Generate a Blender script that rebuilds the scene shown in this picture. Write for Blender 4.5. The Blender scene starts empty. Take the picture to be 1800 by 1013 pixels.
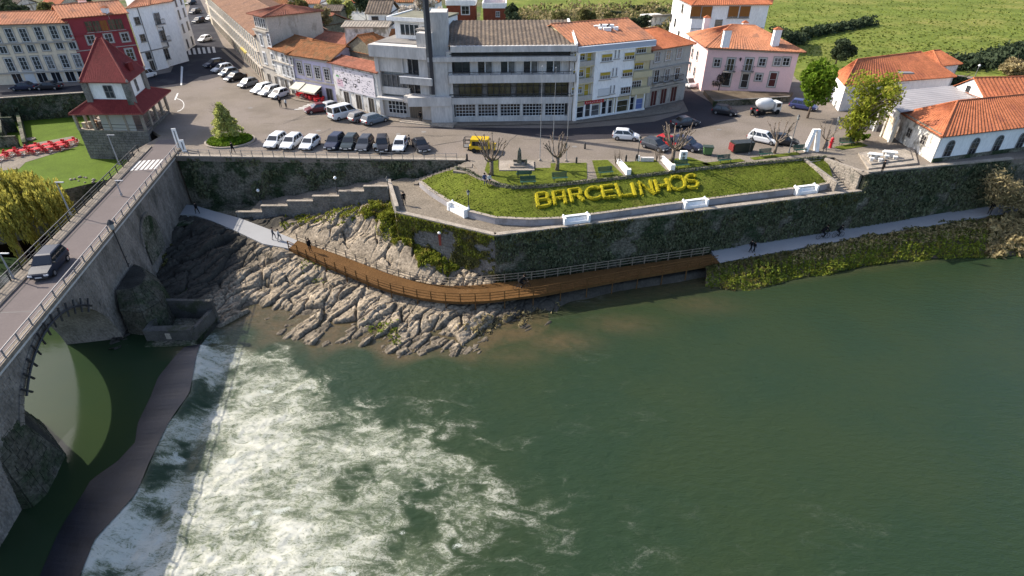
import bpy, math, random
import numpy as np
from mathutils import Vector, Matrix
rad=math.radians
random.seed(7); rng=np.random.default_rng(11)
S=bpy.context.scene; COL=S.collection
# ---------------------------------------------------------------- camera, sky, sun, exposure
TH=rad(33.0); CH=27.0; FP=1000.0
cd=bpy.data.cameras.new('camera'); cd.sensor_width=36; cd.lens=20.0; cd.clip_end=6000; cd.clip_start=.5
cam=bpy.data.objects.new('camera',cd); cam.location=(0,0,CH); cam.rotation_euler=(rad(90)-TH,0,0)
COL.objects.link(cam); S.camera=cam
SUNV=Vector((-1.2,.52,1.0)).normalized()          # towards the sun
sl=bpy.data.lights.new('sun','SUN'); sl.energy=3.05; sl.angle=rad(.5); sl.color=(1,.93,.82)
so=bpy.data.objects.new('sun',sl); so.rotation_euler=SUNV.to_track_quat('Z','Y').to_euler(); COL.objects.link(so)
w=bpy.data.worlds.new('World'); S.world=w; w.use_nodes=True
nt=w.node_tree; bg=nt.nodes['Background']; sky=nt.nodes.new('ShaderNodeTexSky'); sky.sky_type='NISHITA'
sky.sun_disc=False; sky.sun_elevation=math.asin(SUNV.z); sky.sun_rotation=math.atan2(SUNV.x,SUNV.y)
sky.altitude=50; sky.air_density=.8; sky.dust_density=2.0; sky.ozone_density=1.5
nt.links.new(sky.outputs[0],bg.inputs[0]); bg.inputs[1].default_value=.115
vs=S.view_settings; vs.view_transform='Standard'; vs.look='None'; vs.exposure=1.24; vs.gamma=1; vs.use_curve_mapping=False
# ---------------------------------------------------------------- helpers
def ray(px,py):
    u=(px-900)/FP; v=(py-506.5)/FP; c,s=math.cos(TH),math.sin(TH)
    return u, c-v*s, -(s+v*c)
def W(px,py,z=0.):                 # where the sight line of a photo pixel meets height z
    dx,dy,dz=ray(px,py); t=(z-CH)/dz
    return Vector((dx*t,dy*t,z))
def Wn(x,y,z):
    u=(x-900)/FP; v=(y-506.5)/FP; c,s_=math.cos(TH),math.sin(TH); dy=c-v*s_; dz=-(s_+v*c); t=(z-CH)/dz; return u*t,dy*t
def PLN(px,py,p0,p1):              # ... meets the vertical plane through p0,p1
    dx,dy,dz=ray(px,py); nx,ny=-(p1[1]-p0[1]),(p1[0]-p0[0])
    t=(nx*p0[0]+ny*p0[1])/(nx*dx+ny*dy)
    return Vector((dx*t,dy*t,CH+dz*t))
def hgt(b,t,z0=0.):                # height of a vertical from its base and top pixels
    p=W(b[0],b[1],z0); dx,dy,dz=ray(*t)
    return CH+dz*p.y/dy
def tag(o,label=None,cat=None,group=None,kind=None):
    if label: o['label']=label
    if cat: o['category']=cat
    if group: o['group']=group
    if kind: o['kind']=kind
    return o
def thing(name,label,cat,loc=(0,0,0),rz=0.,group=None):
    o=bpy.data.objects.new(name,None); o.empty_display_size=.3; COL.objects.link(o)
    o.location=loc; o.rotation_euler=(0,0,rz); return tag(o,label,cat,group)
def wmat(o):
    m=Matrix.Translation(o.location)@o.rotation_euler.to_matrix().to_4x4()
    return wmat(o.parent)@m if o.parent else m
def link(name,me,parent=None,loc=None,rz=None,sc=None):
    o=bpy.data.objects.new(name,me); COL.objects.link(o)
    if parent: o.parent=parent
    if loc is not None: o.location=loc
    if rz is not None: o.rotation_euler=(0,0,rz)
    if sc is not None: o.scale=sc
    return o
def copy_tree(o,parent=None):
    c=o.copy(); COL.objects.link(c)
    if parent: c.parent=parent
    for ch in list(o.children): copy_tree(ch,c)
    return c
class MB:
    def __init__(s): s.v=[]; s.f=[]; s.mi=[]; s.k=0
    def add(s,vs,fs):
        b=len(s.v); s.v+=[tuple(x) for x in vs]; s.f+=[tuple(i+b for i in f) for f in fs]; s.mi+=[s.k]*len(fs); return s
    def poly(s,pts): return s.add(pts,[tuple(range(len(pts)))])
    def box(s,x0,x1,y0,y1,z0,z1,m=None):
        v=[(x,y,z) for z in (z0,z1) for y in (y0,y1) for x in (x0,x1)]
        if m is not None: v=[m@Vector(p) for p in v]
        return s.add(v,[(0,2,3,1),(4,5,7,6),(0,1,5,4),(2,6,7,3),(0,4,6,2),(1,3,7,5)])
    def cbox(s,c,sz,rz=0,m=None):
        M=Matrix.Translation(c)@Matrix.Rotation(rz,4,'Z')
        if m is not None: M=M@m
        a,b,d=[x/2 for x in sz]; return s.box(-a,a,-b,b,-d,d,M)
    def prism(s,p2,z0,z1):
        n=len(p2)
        v=[(p[0],p[1],z0) for p in p2]+[(p[0],p[1],z1) for p in p2]
        f=[tuple(reversed(range(n))),tuple(range(n,2*n))]+[(i,(i+1)%n,(i+1)%n+n,i+n) for i in range(n)]
        return s.add(v,f)
    def loft(s,rings,cap=True,close=True):
        n=len(rings[0]); v=[p for r in rings for p in r]; f=[]
        for a in range(len(rings)-1):
            for i in range(n if close else n-1):
                j=(i+1)%n; f.append((a*n+i,a*n+j,(a+1)*n+j,(a+1)*n+i))
        if cap: f+= [tuple(reversed(range(n))),tuple(range((len(rings)-1)*n,len(rings)*n))]
        return s.add(v,f)
    def tube(s,pts,r,n=6,cap=True):
        pts=[Vector(p) for p in pts]; rr=r if isinstance(r,(list,tuple)) else [r]*len(pts); rings=[]
        for i,p in enumerate(pts):
            t=(pts[min(i+1,len(pts)-1)]-pts[max(i-1,0)]).normalized()
            a=t.cross(Vector((0,0,1)) if abs(t.z)<.95 else Vector((1,0,0))).normalized(); b=t.cross(a)
            rings.append([p+(a*math.cos(6.28318*k/n)+b*math.sin(6.28318*k/n))*rr[i] for k in range(n)])
        return s.loft(rings,cap)
    def lathe(s,prof,n=12,c=(0,0,0)):
        return s.loft([[(c[0]+r*math.cos(6.28318*k/n),c[1]+r*math.sin(6.28318*k/n),c[2]+z) for k in range(n)] for r,z in prof])
    def build(s,name,mat,parent=None,smooth=False,world=True):
        v=s.v
        if parent is not None and world:
            m=wmat(parent).inverted(); v=[m@Vector(p) for p in v]
        me=bpy.data.meshes.new(name); me.from_pydata([tuple(p) for p in v],[],s.f)
        for q in (mat if isinstance(mat,(list,tuple)) else [mat]): me.materials.append(q)
        if isinstance(mat,(list,tuple)): me.polygons.foreach_set('material_index',s.mi)
        if smooth: me.polygons.foreach_set('use_smooth',[True]*len(s.f))
        o=bpy.data.objects.new(name,me); COL.objects.link(o)
        if parent is not None: o.parent=parent
        return o
def npmesh(name,v,f,mat,parent=None,smooth=False):
    v=np.asarray(v,dtype=np.float32); f=np.asarray(f,dtype=np.int32); k=f.shape[1]
    me=bpy.data.meshes.new(name); me.vertices.add(len(v)); me.vertices.foreach_set('co',v.ravel())
    me.loops.add(f.size); me.loops.foreach_set('vertex_index',f.ravel())
    me.polygons.add(len(f)); me.polygons.foreach_set('loop_start',np.arange(0,f.size,k,dtype=np.int32))
    try: me.polygons.foreach_set('loop_total',np.full(len(f),k,dtype=np.int32))
    except Exception: pass
    me.materials.append(mat)
    if smooth: me.polygons.foreach_set('use_smooth',np.ones(len(f),dtype=bool))
    me.update(calc_edges=True)
    o=bpy.data.objects.new(name,me); COL.objects.link(o)
    if parent is not None: o.parent=parent
    return o
def fbm(x,y,seed=0,octs=4,per=1.):
    out=np.zeros_like(x); amp=1.; tot=0
    for o in range(octs):
        r=np.random.default_rng(seed+o).random((256,256)); fx=x/per*2**o+37.1*o; fy=y/per*2**o+11.7*o
        ix=np.floor(fx).astype(int); iy=np.floor(fy).astype(int); tx=fx-ix; ty=fy-iy
        tx=tx*tx*(3-2*tx); ty=ty*ty*(3-2*ty); a=r[ix%256,iy%256]; b=r[(ix+1)%256,iy%256]; c=r[ix%256,(iy+1)%256]; d=r[(ix+1)%256,(iy+1)%256]
        out+=amp*((a*(1-tx)+b*tx)*(1-ty)+(c*(1-tx)+d*tx)*ty); tot+=amp; amp*=.5
    return out/tot
def inpoly(x,y,poly):
    r=np.zeros(x.shape,bool); n=len(poly)
    for i in range(n):
        x0,y0=poly[i][:2]; x1,y1=poly[(i+1)%n][:2]
        c=((y0>y)!=(y1>y)); r^= c & (x<(x1-x0)*(y-y0)/((y1-y0) if y1!=y0 else 1e-9)+x0)
    return r
# ---------------------------------------------------------------- materials
def M(name,col,rough=.85,var=.18,scale=.6,fine=.12,fscale=9.,bump=0.,bscale=6.,spec=.3,col2=None,c2s=.35,c2t=(.5,.65),metal=0.,stretch=None,emit=None,trans=0.):
    m=bpy.data.materials.new(name); m.use_nodes=True; t=m.node_tree; N=t.nodes; L=t.links; p=N['Principled BSDF']
    spec=min(spec,.08) if rough>.69 else spec; p.inputs['Roughness'].default_value=rough; p.inputs['Specular IOR Level'].default_value=spec; p.inputs['Metallic'].default_value=metal
    g=N.new('ShaderNodeNewGeometry'); pos=g.outputs['Position']
    if stretch:
        mp=N.new('ShaderNodeMapping'); mp.inputs['Scale'].default_value=stretch; L.new(pos,mp.inputs[0]); pos=mp.outputs[0]
    def noise(s,d=3,r=.6):
        n=N.new('ShaderNodeTexNoise'); n.inputs['Scale'].default_value=s; n.inputs['Detail'].default_value=d; n.inputs['Roughness'].default_value=r; L.new(pos,n.inputs[0]); return n.outputs[0]
    def mix(f,a,b,blend='MIX'):
        x=N.new('ShaderNodeMix'); x.data_type='RGBA'; x.blend_type=blend
        for i,q in ((0,f),(6,a),(7,b)):
            if hasattr(q,'node'): L.new(q,x.inputs[i])
            elif i==0: x.inputs[0].default_value=q
            else: x.inputs[i].default_value=(*q,1)
        return x.outputs[2]
    c=tuple(col); out=None
    hi=tuple(min(1,q*(1+var)) for q in c); lo=tuple(q*(1-var) for q in c)
    n1=noise(scale,4); mr=N.new('ShaderNodeMapRange'); mr.inputs[1].default_value=.3; mr.inputs[2].default_value=.7; L.new(n1,mr.inputs[0])
    out=mix(mr.outputs[0],lo,hi)
    if col2:
        n2=noise(c2s,6,.65); r2=N.new('ShaderNodeMapRange'); r2.inputs[1].default_value=c2t[0]; r2.inputs[2].default_value=c2t[1]; r2.interpolation_type='SMOOTHSTEP'; L.new(n2,r2.inputs[0])
        out=mix(r2.outputs[0],out,tuple(col2))
    if fine:
        n3=noise(fscale,3); r3=N.new('ShaderNodeMapRange'); r3.inputs[1].default_value=.3; r3.inputs[2].default_value=.7; r3.inputs[3].default_value=1-fine*1.6; r3.inputs[4].default_value=1+fine*1.6; L.new(n3,r3.inputs[0])
        h=N.new('ShaderNodeVectorMath'); h.operation='SCALE'; L.new(out,h.inputs[0]); L.new(r3.outputs[0],h.inputs['Scale']); out=h.outputs[0]
    L.new(out,p.inputs['Base Color'])
    if bump:
        b=N.new('ShaderNodeBump'); b.inputs['Strength'].default_value=bump; b.inputs['Distance'].default_value=.1; L.new(noise(bscale,5),b.inputs['Height']); L.new(b.outputs[0],p.inputs['Normal'])
    if trans:
        tr=N.new('ShaderNodeBsdfTranslucent'); L.new(out,tr.inputs[0]); ms=N.new('ShaderNodeMixShader'); ms.inputs[0].default_value=trans
        L.new(p.outputs[0],ms.inputs[1]); L.new(tr.outputs[0],ms.inputs[2]); L.new(ms.outputs[0],N['Material Output'].inputs[0])
    if emit: p.inputs['Emission Color'].default_value=(*emit,1); p.inputs['Emission Strength'].default_value=1
    return m
def P(name,col,rough=.5,spec=.5,metal=0.): return M(name,col,rough,var=.04,fine=.03,spec=spec,metal=metal)
asphalt=M('asphalt',(.182,.152,.122),.9,var=.16,scale=.16,fine=.13,fscale=5,bump=.1,bscale=30,col2=(.215,.18,.152),c2s=.09,c2t=(.42,.65))
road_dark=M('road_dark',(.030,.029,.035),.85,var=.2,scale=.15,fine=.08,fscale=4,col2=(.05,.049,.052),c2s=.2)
bridge_asph=M('bridge_asphalt',(.150,.125,.117),.9,var=.08,scale=.3,fine=.05,fscale=6)
pave=M('cobbles',(.20,.167,.128),.9,var=.15,scale=.5,fine=.22,fscale=7,bump=.4,bscale=9)
pave2=M('stone_paving',(.215,.182,.145),.9,var=.15,scale=.5,fine=.14,fscale=4,bump=.2)
lawn=M('lawn',(.098,.118,.015),.9,var=.22,scale=.5,fine=.25,fscale=5,bump=.6,bscale=9,col2=(.125,.125,.025),c2s=.45,c2t=(.5,.75))
lawn_bright=M('lawn_garden',(.085,.13,.013),.9,var=.15,scale=.4,fine=.12,fscale=4,bump=.4,bscale=8)
field_m=M('field_grass',(.125,.155,.028),.95,var=.25,scale=.10,fine=.22,fscale=.9,bump=.8,bscale=1.2,col2=(.20,.19,.05),c2s=.05,c2t=(.45,.7))
soil=M('soil',(.13,.10,.07),.95,var=.3,scale=.5,fine=.2,bump=.4)
stone=M('granite',(.20,.185,.165),.9,var=.25,scale=.9,fine=.2,fscale=6,bump=.4,col2=(.07,.075,.055),c2s=.3,c2t=(.5,.7))
stone_l=M('pale_granite',(.32,.275,.225),.9,var=.2,scale=.8,fine=.18,fscale=7,bump=.3,col2=(.16,.15,.12),c2s=.5,c2t=(.52,.75))
stone_d=M('dark_mossy_stone',(.15,.138,.105),.92,var=.35,scale=.5,fine=.35,fscale=4,bump=.6,col2=(.035,.05,.025),c2s=.3,c2t=(.45,.6))
mortar=M('mortar',(.045,.042,.036),.95,var=.3,scale=.6,fine=.2)
rock_m=M('schist_rock',(.29,.236,.172),.9,var=.32,scale=.5,fine=.28,fscale=4.,bump=.5,bscale=5,col2=(.11,.092,.066),c2s=.8,c2t=(.5,.68))
concrete=M('board_concrete',(.54,.51,.475),.85,var=.12,scale=.35,fine=.10,fscale=4,stretch=(1,1,.22),col2=(.40,.375,.345),c2s=.5,c2t=(.5,.75))
concrete_d=M('weathered_concrete',(.22,.205,.19),.9,var=.2,scale=.5,fine=.1,stretch=(1,1,.3))
path_c=M('path_concrete',(.34,.335,.33),.85,var=.05,scale=.3,fine=.04)
white=M('white_render',(.88,.86,.82),.85,var=.06,scale=.5,fine=.05,fscale=4,col2=(.76,.73,.68),c2s=.35,c2t=(.55,.8),stretch=(1,1,.4))
white_old=M('flaking_white_render',(.66,.635,.585),.9,var=.12,scale=.8,fine=.12,fscale=4,col2=(.27,.25,.21),c2s=.9,c2t=(.46,.64),stretch=(1,1,.55))
beige=M('beige_render',(.74,.62,.46),.9,var=.10,scale=.4,fine=.08,fscale=3,stretch=(1,1,.4))
beige_l=M('pale_beige_render',(.60,.52,.40),.9,var=.14,scale=.5,fine=.12,fscale=3,stretch=(1,1,.4),col2=(.34,.29,.22),c2s=.5,c2t=(.5,.8))
burg=M('burgundy_render',(.30,.055,.062),.8,var=.1,scale=.5,fine=.06)
lilac=M('lilac_render',(.56,.52,.64),.85,var=.08,scale=.5,fine=.06,col2=(.48,.43,.48),c2s=.5)
pink=M('pink_render',(.86,.60,.57),.85,var=.06,scale=.4,fine=.05,col2=(.76,.53,.51),c2s=.5,c2t=(.5,.8))
greywash=M('grey_stone_render',(.47,.43,.375),.9,var=.12,scale=.6,fine=.12,stretch=(1,1,.5),col2=(.34,.31,.265),c2s=.6)
yellowcream=M('cream_render',(.56,.48,.30),.85,var=.08,scale=.5,fine=.06)
moss_wall=M('moss_grey_wall',(.20,.185,.135),.95,var=.2,scale=.6,fine=.2,fscale=3,bump=.2)
tile_o=M('orange_tile',(.43,.148,.07),.85,var=.25,scale=.8,fine=.16,fscale=4,stretch=(1,1,1),col2=(.32,.11,.06),c2s=.4)
tile_f=M('faded_orange_tile',(.43,.185,.10),.88,var=.15,scale=.6,fine=.16,fscale=4,col2=(.26,.13,.085),c2s=.35)
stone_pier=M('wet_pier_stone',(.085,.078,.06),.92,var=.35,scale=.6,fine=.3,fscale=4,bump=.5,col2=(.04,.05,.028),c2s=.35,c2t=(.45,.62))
tile_dull=M('dull_red_tile',(.31,.125,.08),.88,var=.25,scale=.7,fine=.18,fscale=3,col2=(.20,.10,.07),c2s=.4)
bridge_stone=M('bridge_granite',(.225,.195,.165),.9,var=.25,scale=.7,fine=.2,fscale=6,bump=.3,col2=(.10,.09,.075),c2s=.45,c2t=(.48,.7),stretch=(1,1,.5))
tile_b=M('brown_tile',(.14,.11,.085),.9,var=.2,scale=.9,fine=.2,fscale=3.,col2=(.19,.145,.105),c2s=.6)
tile_r=M('burgundy_tile',(.17,.028,.027),.7,var=.12,scale=.8,fine=.12,fscale=4)
tile_rust=M('rust_tile',(.27,.115,.05),.9,var=.25,scale=.8,fine=.22,fscale=3,col2=(.17,.10,.05),c2s=.6)
brick_m=M('red_brick',(.22,.065,.038),.85,var=.15,scale=.8,fine=.12,fscale=5)
metal_roof=M('zinc_roof',(.33,.305,.295),.55,var=.1,scale=.3,fine=.05,col2=(.52,.5,.49),c2s=.25,c2t=(.55,.75))
glass=M('window_glass',(.018,.02,.024),.12,var=.4,scale=.7,fine=0,spec=.6)
glass2=M('curtained_glass',(.12,.12,.12),.25,var=.5,scale=1.5,fine=0,spec=.5)
glassbrown=M('shop_glass',(.06,.055,.03),.2,var=.6,scale=.8,fine=.2,spec=.5)
frame_w=P('white_frame',(.62,.62,.61)); frame_g=P('grey_frame',(.20,.19,.18)); frame_d=P('dark_frame',(.03,.03,.032))
frame_s=M('stone_frame',(.40,.36,.31),.9,var=.1)
yblind=P('yellow_blind',(.42,.30,.02)); oblind=P('brown_shutter',(.28,.12,.035),.7); dred=P('dark_red_door',(.10,.035,.03),.7); greend=P('dark_door',(.05,.045,.04),.7)
iron=P('black_iron',(.025,.025,.027),.5); railm=P('pale_rail_paint',(.34,.30,.27),.6)
irong=P('galvanised_steel',(.35,.35,.36),.45,metal=.3); irond=P('grey_steel',(.16,.165,.17),.5)
paintw=M('road_paint',(.62,.60,.56),.8,var=.1,scale=1.5,fine=.15,fscale=4)
wood=M('boardwalk_wood',(.135,.070,.026),.75,var=.14,scale=.7,fine=.12,fscale=6)
woodrail=M('pale_rail_wood',(.27,.22,.16),.7,var=.12)
bark=M('pale_bark',(.19,.15,.115),.95,var=.3,scale=2,fine=.3,fscale=8,bump=.5)
bark_d=M('dark_bark',(.08,.062,.047),.95,var=.3,scale=2,fine=.3)
def leafm(n,c,c2=None,tr=.3,sc=1.3): return M(n,c,.75,var=.45,scale=sc,fine=.3,fscale=5,col2=c2,c2s=.8,c2t=(.5,.7),trans=tr)
lf_bright=leafm('bright_leaves',(.13,.21,.018),(.20,.26,.03)); lf_yel=leafm('spring_leaves',(.27,.30,.035),(.36,.30,.055),.45); lf_con=leafm('young_leaves',(.42,.44,.14),(.52,.48,.22),.5)
lf_dark=leafm('dark_leaves',(.05,.068,.035),None,.2); lf_will=leafm('willow_leaves',(.38,.34,.07),(.26,.25,.055),.4); lf_twig=leafm('pale_twigs',(.36,.29,.145),(.26,.21,.11),.35)
lf_mix=leafm('shrub_leaves',(.13,.13,.045),(.20,.155,.075)); lf_bank=leafm('bank_plants',(.17,.21,.032),(.26,.22,.065)); lf_ivy=leafm('wall_ivy',(.125,.14,.078),(.17,.16,.10),.15); lf_grass=leafm('tall_grass',(.21,.23,.03),(.29,.22,.05))
lf_blos=leafm('blossom',(.60,.54,.46),(.30,.25,.18)); lf_hedge=leafm('yellow_hedge',(.50,.45,.03),(.30,.30,.03),.25,sc=2.2); lf_box=leafm('box_hedge',(.06,.085,.02))
hedge_core=P('hedge_core',(.30,.25,.015),.95)
red_p=P('red_plastic',(.50,.012,.02),.45); red_t=P('red_table_top',(.62,.03,.035),.3); green_b=P('green_bench_paint',(.025,.075,.05),.55); tyre=P('tyre',(.02,.02,.021),.8,.2); rim=P('rim',(.35,.35,.36),.35,metal=.7)
headl=P('headlamp',(.7,.7,.7),.15); taill=P('tail_lamp',(.35,.01,.01),.2); carglass=P('car_glass',(.015,.018,.022),.06,.7); plate=P('number_plate',(.6,.6,.58)); trim=P('dark_trim',(.03,.03,.03),.6)
# ================================================================ SETTING
WZ=-10.0; UZ=-8.9       # river below / above the weir
def struct(o): o['kind']='structure'; return o
def sheet(name,pts,z,mat,dz=0):
    mb=MB(); mb.poly([(p[0],p[1],z+dz) for p in pts]); return struct(mb.build(name,mat))
def pp(l,z): return [W(x,y,z) for x,y in l]
def solid(name,p2,z0,z1,mat):
    mb=MB(); mb.prism([(p[0],p[1]) for p in p2],z0,z1); return struct(mb.build(name,mat))
# bridge axis (downstream face f0->f1, upstream face g0->g1)
f0=Vector((-46.0,75.9)); f1=Vector((-36.6,31.2)); bd=(f1-f0).normalized(); bn=Vector((bd.y,-bd.x))  # bn: upstream side
bn=Vector((-abs(bn.x),bn.y if bn.x<0 else -bn.y)); BW=5.2
def B(s,o=0.): p=f0+bd*s+bn*o; return Vector((p.x,p.y))       # s metres along, o metres across from the downstream face
# --- plaza plate: everything built at street level
hedge_px=[(838,296),(842,308),(852,318),(872,326),(900,330.5),(950,329),(1020,322),(1100,313),(1200,301.5),(1300,291),(1400,282),(1452,277)]
hedge_l=pp(hedge_px,-.0)
terr_px=[(1466,277),(1490,303),(1517,309)]
A_=Vector((-1.9,56.0)); B_=Vector((45.0,68.3)); C_=Vector((67.0,73.2)); 
plaza=[Vector((-46,74.2,0)),Vector((-6.3,72.6,0)),W(826,281)]+hedge_l+[W(1466,276.5),Vector((44.9,68.45,0)),Vector((C_.x,C_.y,0)),Vector((140,84,0)),Vector((900,90,0)),Vector((1200,1600,0)),Vector((-1400,1600,0)),Vector((-400,112,0)),W(-100,181),W(150,163.5),Vector((-66,96,0)),Vector((-52,83,0)),Vector((-52.5,75.5,0))]
gp=solid('ground',plaza,-.6,0,asphalt)
# darker carriageways
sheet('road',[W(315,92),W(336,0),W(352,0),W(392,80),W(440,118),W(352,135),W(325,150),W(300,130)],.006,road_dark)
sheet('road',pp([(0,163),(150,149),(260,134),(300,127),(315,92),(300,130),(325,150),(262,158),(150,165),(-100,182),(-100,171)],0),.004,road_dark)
sheet('road',pp([(665,222),(800,224),(1000,226),(1090,220),(1150,214),(1210,196),(1195,165),(1196,140),(1222,165),(1262,187),(1300,205),(1245,222),(1180,236),(1100,243),(1000,247),(870,232),(760,226)],0),.004,M('shaded_asphalt',(.046,.042,.046),.9,var=.15,scale=.2,fine=.08,fscale=4))  # building shadow on the road painted as a darker asphalt sheet
sheet('pavement',pp([(668,207),(770,219),(1003,215),(1140,193),(1200,179),(1203,185),(1192,196),(1140,205),(1003,219),(770,223),(668,211)],0),.10,pave2)
sheet('pavement',pp([(393,86),(468,150),(521,170),(593,184),(668,207),(660,211),(590,190),(520,177),(462,154),(388,87)],0),.10,pave2)
sheet('pavement',pp([(310,272),(820,280),(822,275),(600,273),(450,269),(312,266)],0),.05,pave2)
sheet('pavement',pp([(845,281),(1250,279),(1420,258),(1470,262),(1575,262),(1612,286),(1517,308.5),(1466,277),(1452,277),(1400,282),(1300,291),(1200,301.5),(1100,313),(1020,322),(950,329),(900,330.5),(872,326),(852,318),(842,308),(838,296),(824,281)],0),.012,pave2)
# road paint
def stripes(name,quads,label):
    r=thing(name,None,None,(0,0,0)); r['kind']='structure'
    for q in quads:
        mb=MB(); mb.poly(q); mb.build('stripe',paintw,r)
zq=[]
for i in range(6):
    a=1.0+i*.56
    zq.append([(*B(s,o),.031) for s,o in ((2.6,a),(6.2,a),(6.2,a+.34),(2.6,a+.34))])
stripes('crosswalk',zq,None)
zq=[]
for i in range(7):
    x=324+i*8.6
    zq.append(pp([(x-3.2,86-i*.6),(x+1.2,86-i*.6),(x+4,97-i*.7),(x-.8,97-i*.7)],.014))
stripes('crosswalk',zq,None)
zq=[]
for i in range(5):
    y=180+i*3.0; x=549-i*7.5
    zq.append(pp([(x,y),(x+26,y-2.5),(x+23,y-1),(x-3,y+1.6)],.014))
stripes('crosswalk',zq,None)
zq=[pp([(318,116),(322,118),(320,150),(317,150)],.016)]+[pp([(a,b),(a+3,b),(a-2,b+12),(a-5,b+12)],.016) for a,b in ((311,164),)]
stripes('lane_line',zq,None)
sheet('traffic_island_line',[W(322+18*math.sin(t)*.9-14,185-12*math.cos(t)) for t in np.linspace(.2,2.9,9)]+[W(322+16.5*math.sin(t)*.9-14,185-11*math.cos(t)) for t in np.linspace(2.9,.2,9)],.016,paintw)
# manhole covers and tar seams on the square
for i,(x,y) in enumerate([(700,236),(388,156),(1264,228),(560,230),(440,190),(745,232),(1010,258)]):
    mb=MB(); c=W(x,y,0); mb.lathe([(.38,.008),(.36,.014),(.02,.015)],14,(c.x,c.y,0)); mb.build('manhole_cover',concrete_d,gp)
mb=MB()
for k in range(26):
    a=W(random.uniform(420,1050),random.uniform(205,262)); an=random.choice([-.3,-.1,.1,.5,1.2]); l=random.uniform(1.5,6)
    if 660<900+FP*a.x/(a.y*.84+14)<1000 and a.y>84: continue
    pts=[a+Vector((math.cos(an)*l*t/4+random.uniform(-.12,.12),math.sin(an)*l*t/4+random.uniform(-.12,.12),.01)) for t in range(5)]
    for i in range(4):
        n=Vector((-math.sin(an),math.cos(an),0))*.05; mb.poly([pts[i]-n,pts[i+1]-n,pts[i+1]+n,pts[i]+n])
o=struct(mb.build('tar_seams',M('tar',(.085,.078,.072),.8)))
# --- field and back gardens
fpts=[W(960,26),W(1100,30),W(1175,52),W(1200,70),W(1352,64),W(1400,140),W(1455,156),W(1560,118),W(1720,136),W(1900,140),Vector((500,130,0)),Vector((900,900,0)),Vector((-30,900,0)),Vector((-10,190,0))]
sheet('field',fpts,.03,field_m)
gmix=M('back_garden',(.115,.105,.055),.95,var=.4,scale=.15,fine=.3,fscale=1.,col2=(.07,.10,.025),c2s=.06,c2t=(.42,.6))
sheet('garden_ground',[(-36,120),(-28,112),W(1175,56),W(960,26),(-10,190),(-15,420),(-190,420),(-82,205)],.02,gmix)
sheet('garden_ground',[(-400,131),(-95,131),(-90,150),W(308,60),W(330,3),(-250,420),(-700,420)],.02,gmix)
# --- garden lawn on the left, four metres lower
lawnp=[Vector((-140,103,-4)),W(-40,216,-4),W(150,196,-4),W(222,226,-4),W(252,262,-4),W(232,285,-4),W(190,316,-4),W(137,328,-4),W(60,346,-4),W(-80,372,-4)]
solid('garden_lawn',lawnp,-9.5,-4,stone_d)
sheet('lawn',lawnp,-4,lawn_bright,.02)
sheet('terrace_paving',pp([(-40,292),(6,270),(45,255),(128,240),(140,247),(136,258),(45,286),(34,297),(8,300),(-40,306)],-4),-3.96,pave2)
# --- promenade (lower terrace) and its slope
prom=[W(683,328,-2.5),W(697,374,-2.5),Vector((A_.x,A_.y,-2.5)),Vector((B_.x,B_.y,-2.5)),W(1510,326,-2.5),W(1462,322,-2.5),W(1440,325,-2.5),W(1220,352,-2.5),W(985,385,-2.5),W(870,378,-2.5),W(790,352,-2.5),W(738,316,-2.5),W(735,306,-2.5),W(690,318,-2.5)]
solid('promenade',prom,-9.6,-2.5,pave)
low_px=[(738,319),(756,334),(788,354),(826,372),(870,383),(930,386),(985,384),(1060,375),(1140,364),(1220,353.5),(1320,341),(1440,326),(1466,320)]
up_px=[(800,297),(820,301),(846,316),(872,326),(900,331.5),(950,330),(1000,325),(1060,318.5),(1140,309.5),(1220,300.5),(1320,290),(1420,281.5),(1452,278.5)]
# resample both edges of the slope and skin it with a fine grid
def resample(l,n):
    l=[Vector(p) for p in l]; d=[0]
    for a,b in zip(l,l[1:]): d.append(d[-1]+(b-a).length)
    out=[]
    for i in range(n):
        t=d[-1]*i/(n-1); k=max(j for j in range(len(d)) if d[j]<=t+1e-9); k=min(k,len(l)-2)
        out.append(l[k].lerp(l[k+1],(t-d[k])/max(1e-9,d[k+1]-d[k])))
    return out
lo=resample([W(x,y,-1.75) for x,y in low_px],120); up=resample([W(x,y,-.12) for x,y in up_px],120)
R=16; v=[]; f=[]
for j in range(R+1):
    for i in range(120):
        p=lo[i].lerp(up[i],j/R); bulge=.12*math.sin(math.pi*j/R)
        v.append((p.x,p.y,p.z+bulge+random.uniform(-.03,.03)))
for j in range(R):
    for i in range(119): a=j*120+i; f.append((a,a+1,a+121,a+120))
slope=struct(npmesh('lawn_slope',v,f,lawn,None,True))
SLO,SUP=lo,up
def on_slope(px,py):               # a photo pixel on the sloping lawn
    best=None
    for k in range(60):
        z=-1.75+1.75*k/59; p=W(px,py,z)
        i=min(range(120),key=lambda q:min((lo[q].lerp(up[q],t/4)-p).length for t in range(5)))
        t=max(0,min(1,(z+1.75)/1.63)); q=lo[i].lerp(up[i],t); d=(q.xy-p.xy).length
        if best is None or d<best[0]: best=(d,p)
    return best[1]
q=pp([(822,279),(838,296),(846,316),(820,303),(796,299),(806,291)],0); solid('pavement',q,-3,-.10,pave2)
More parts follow.
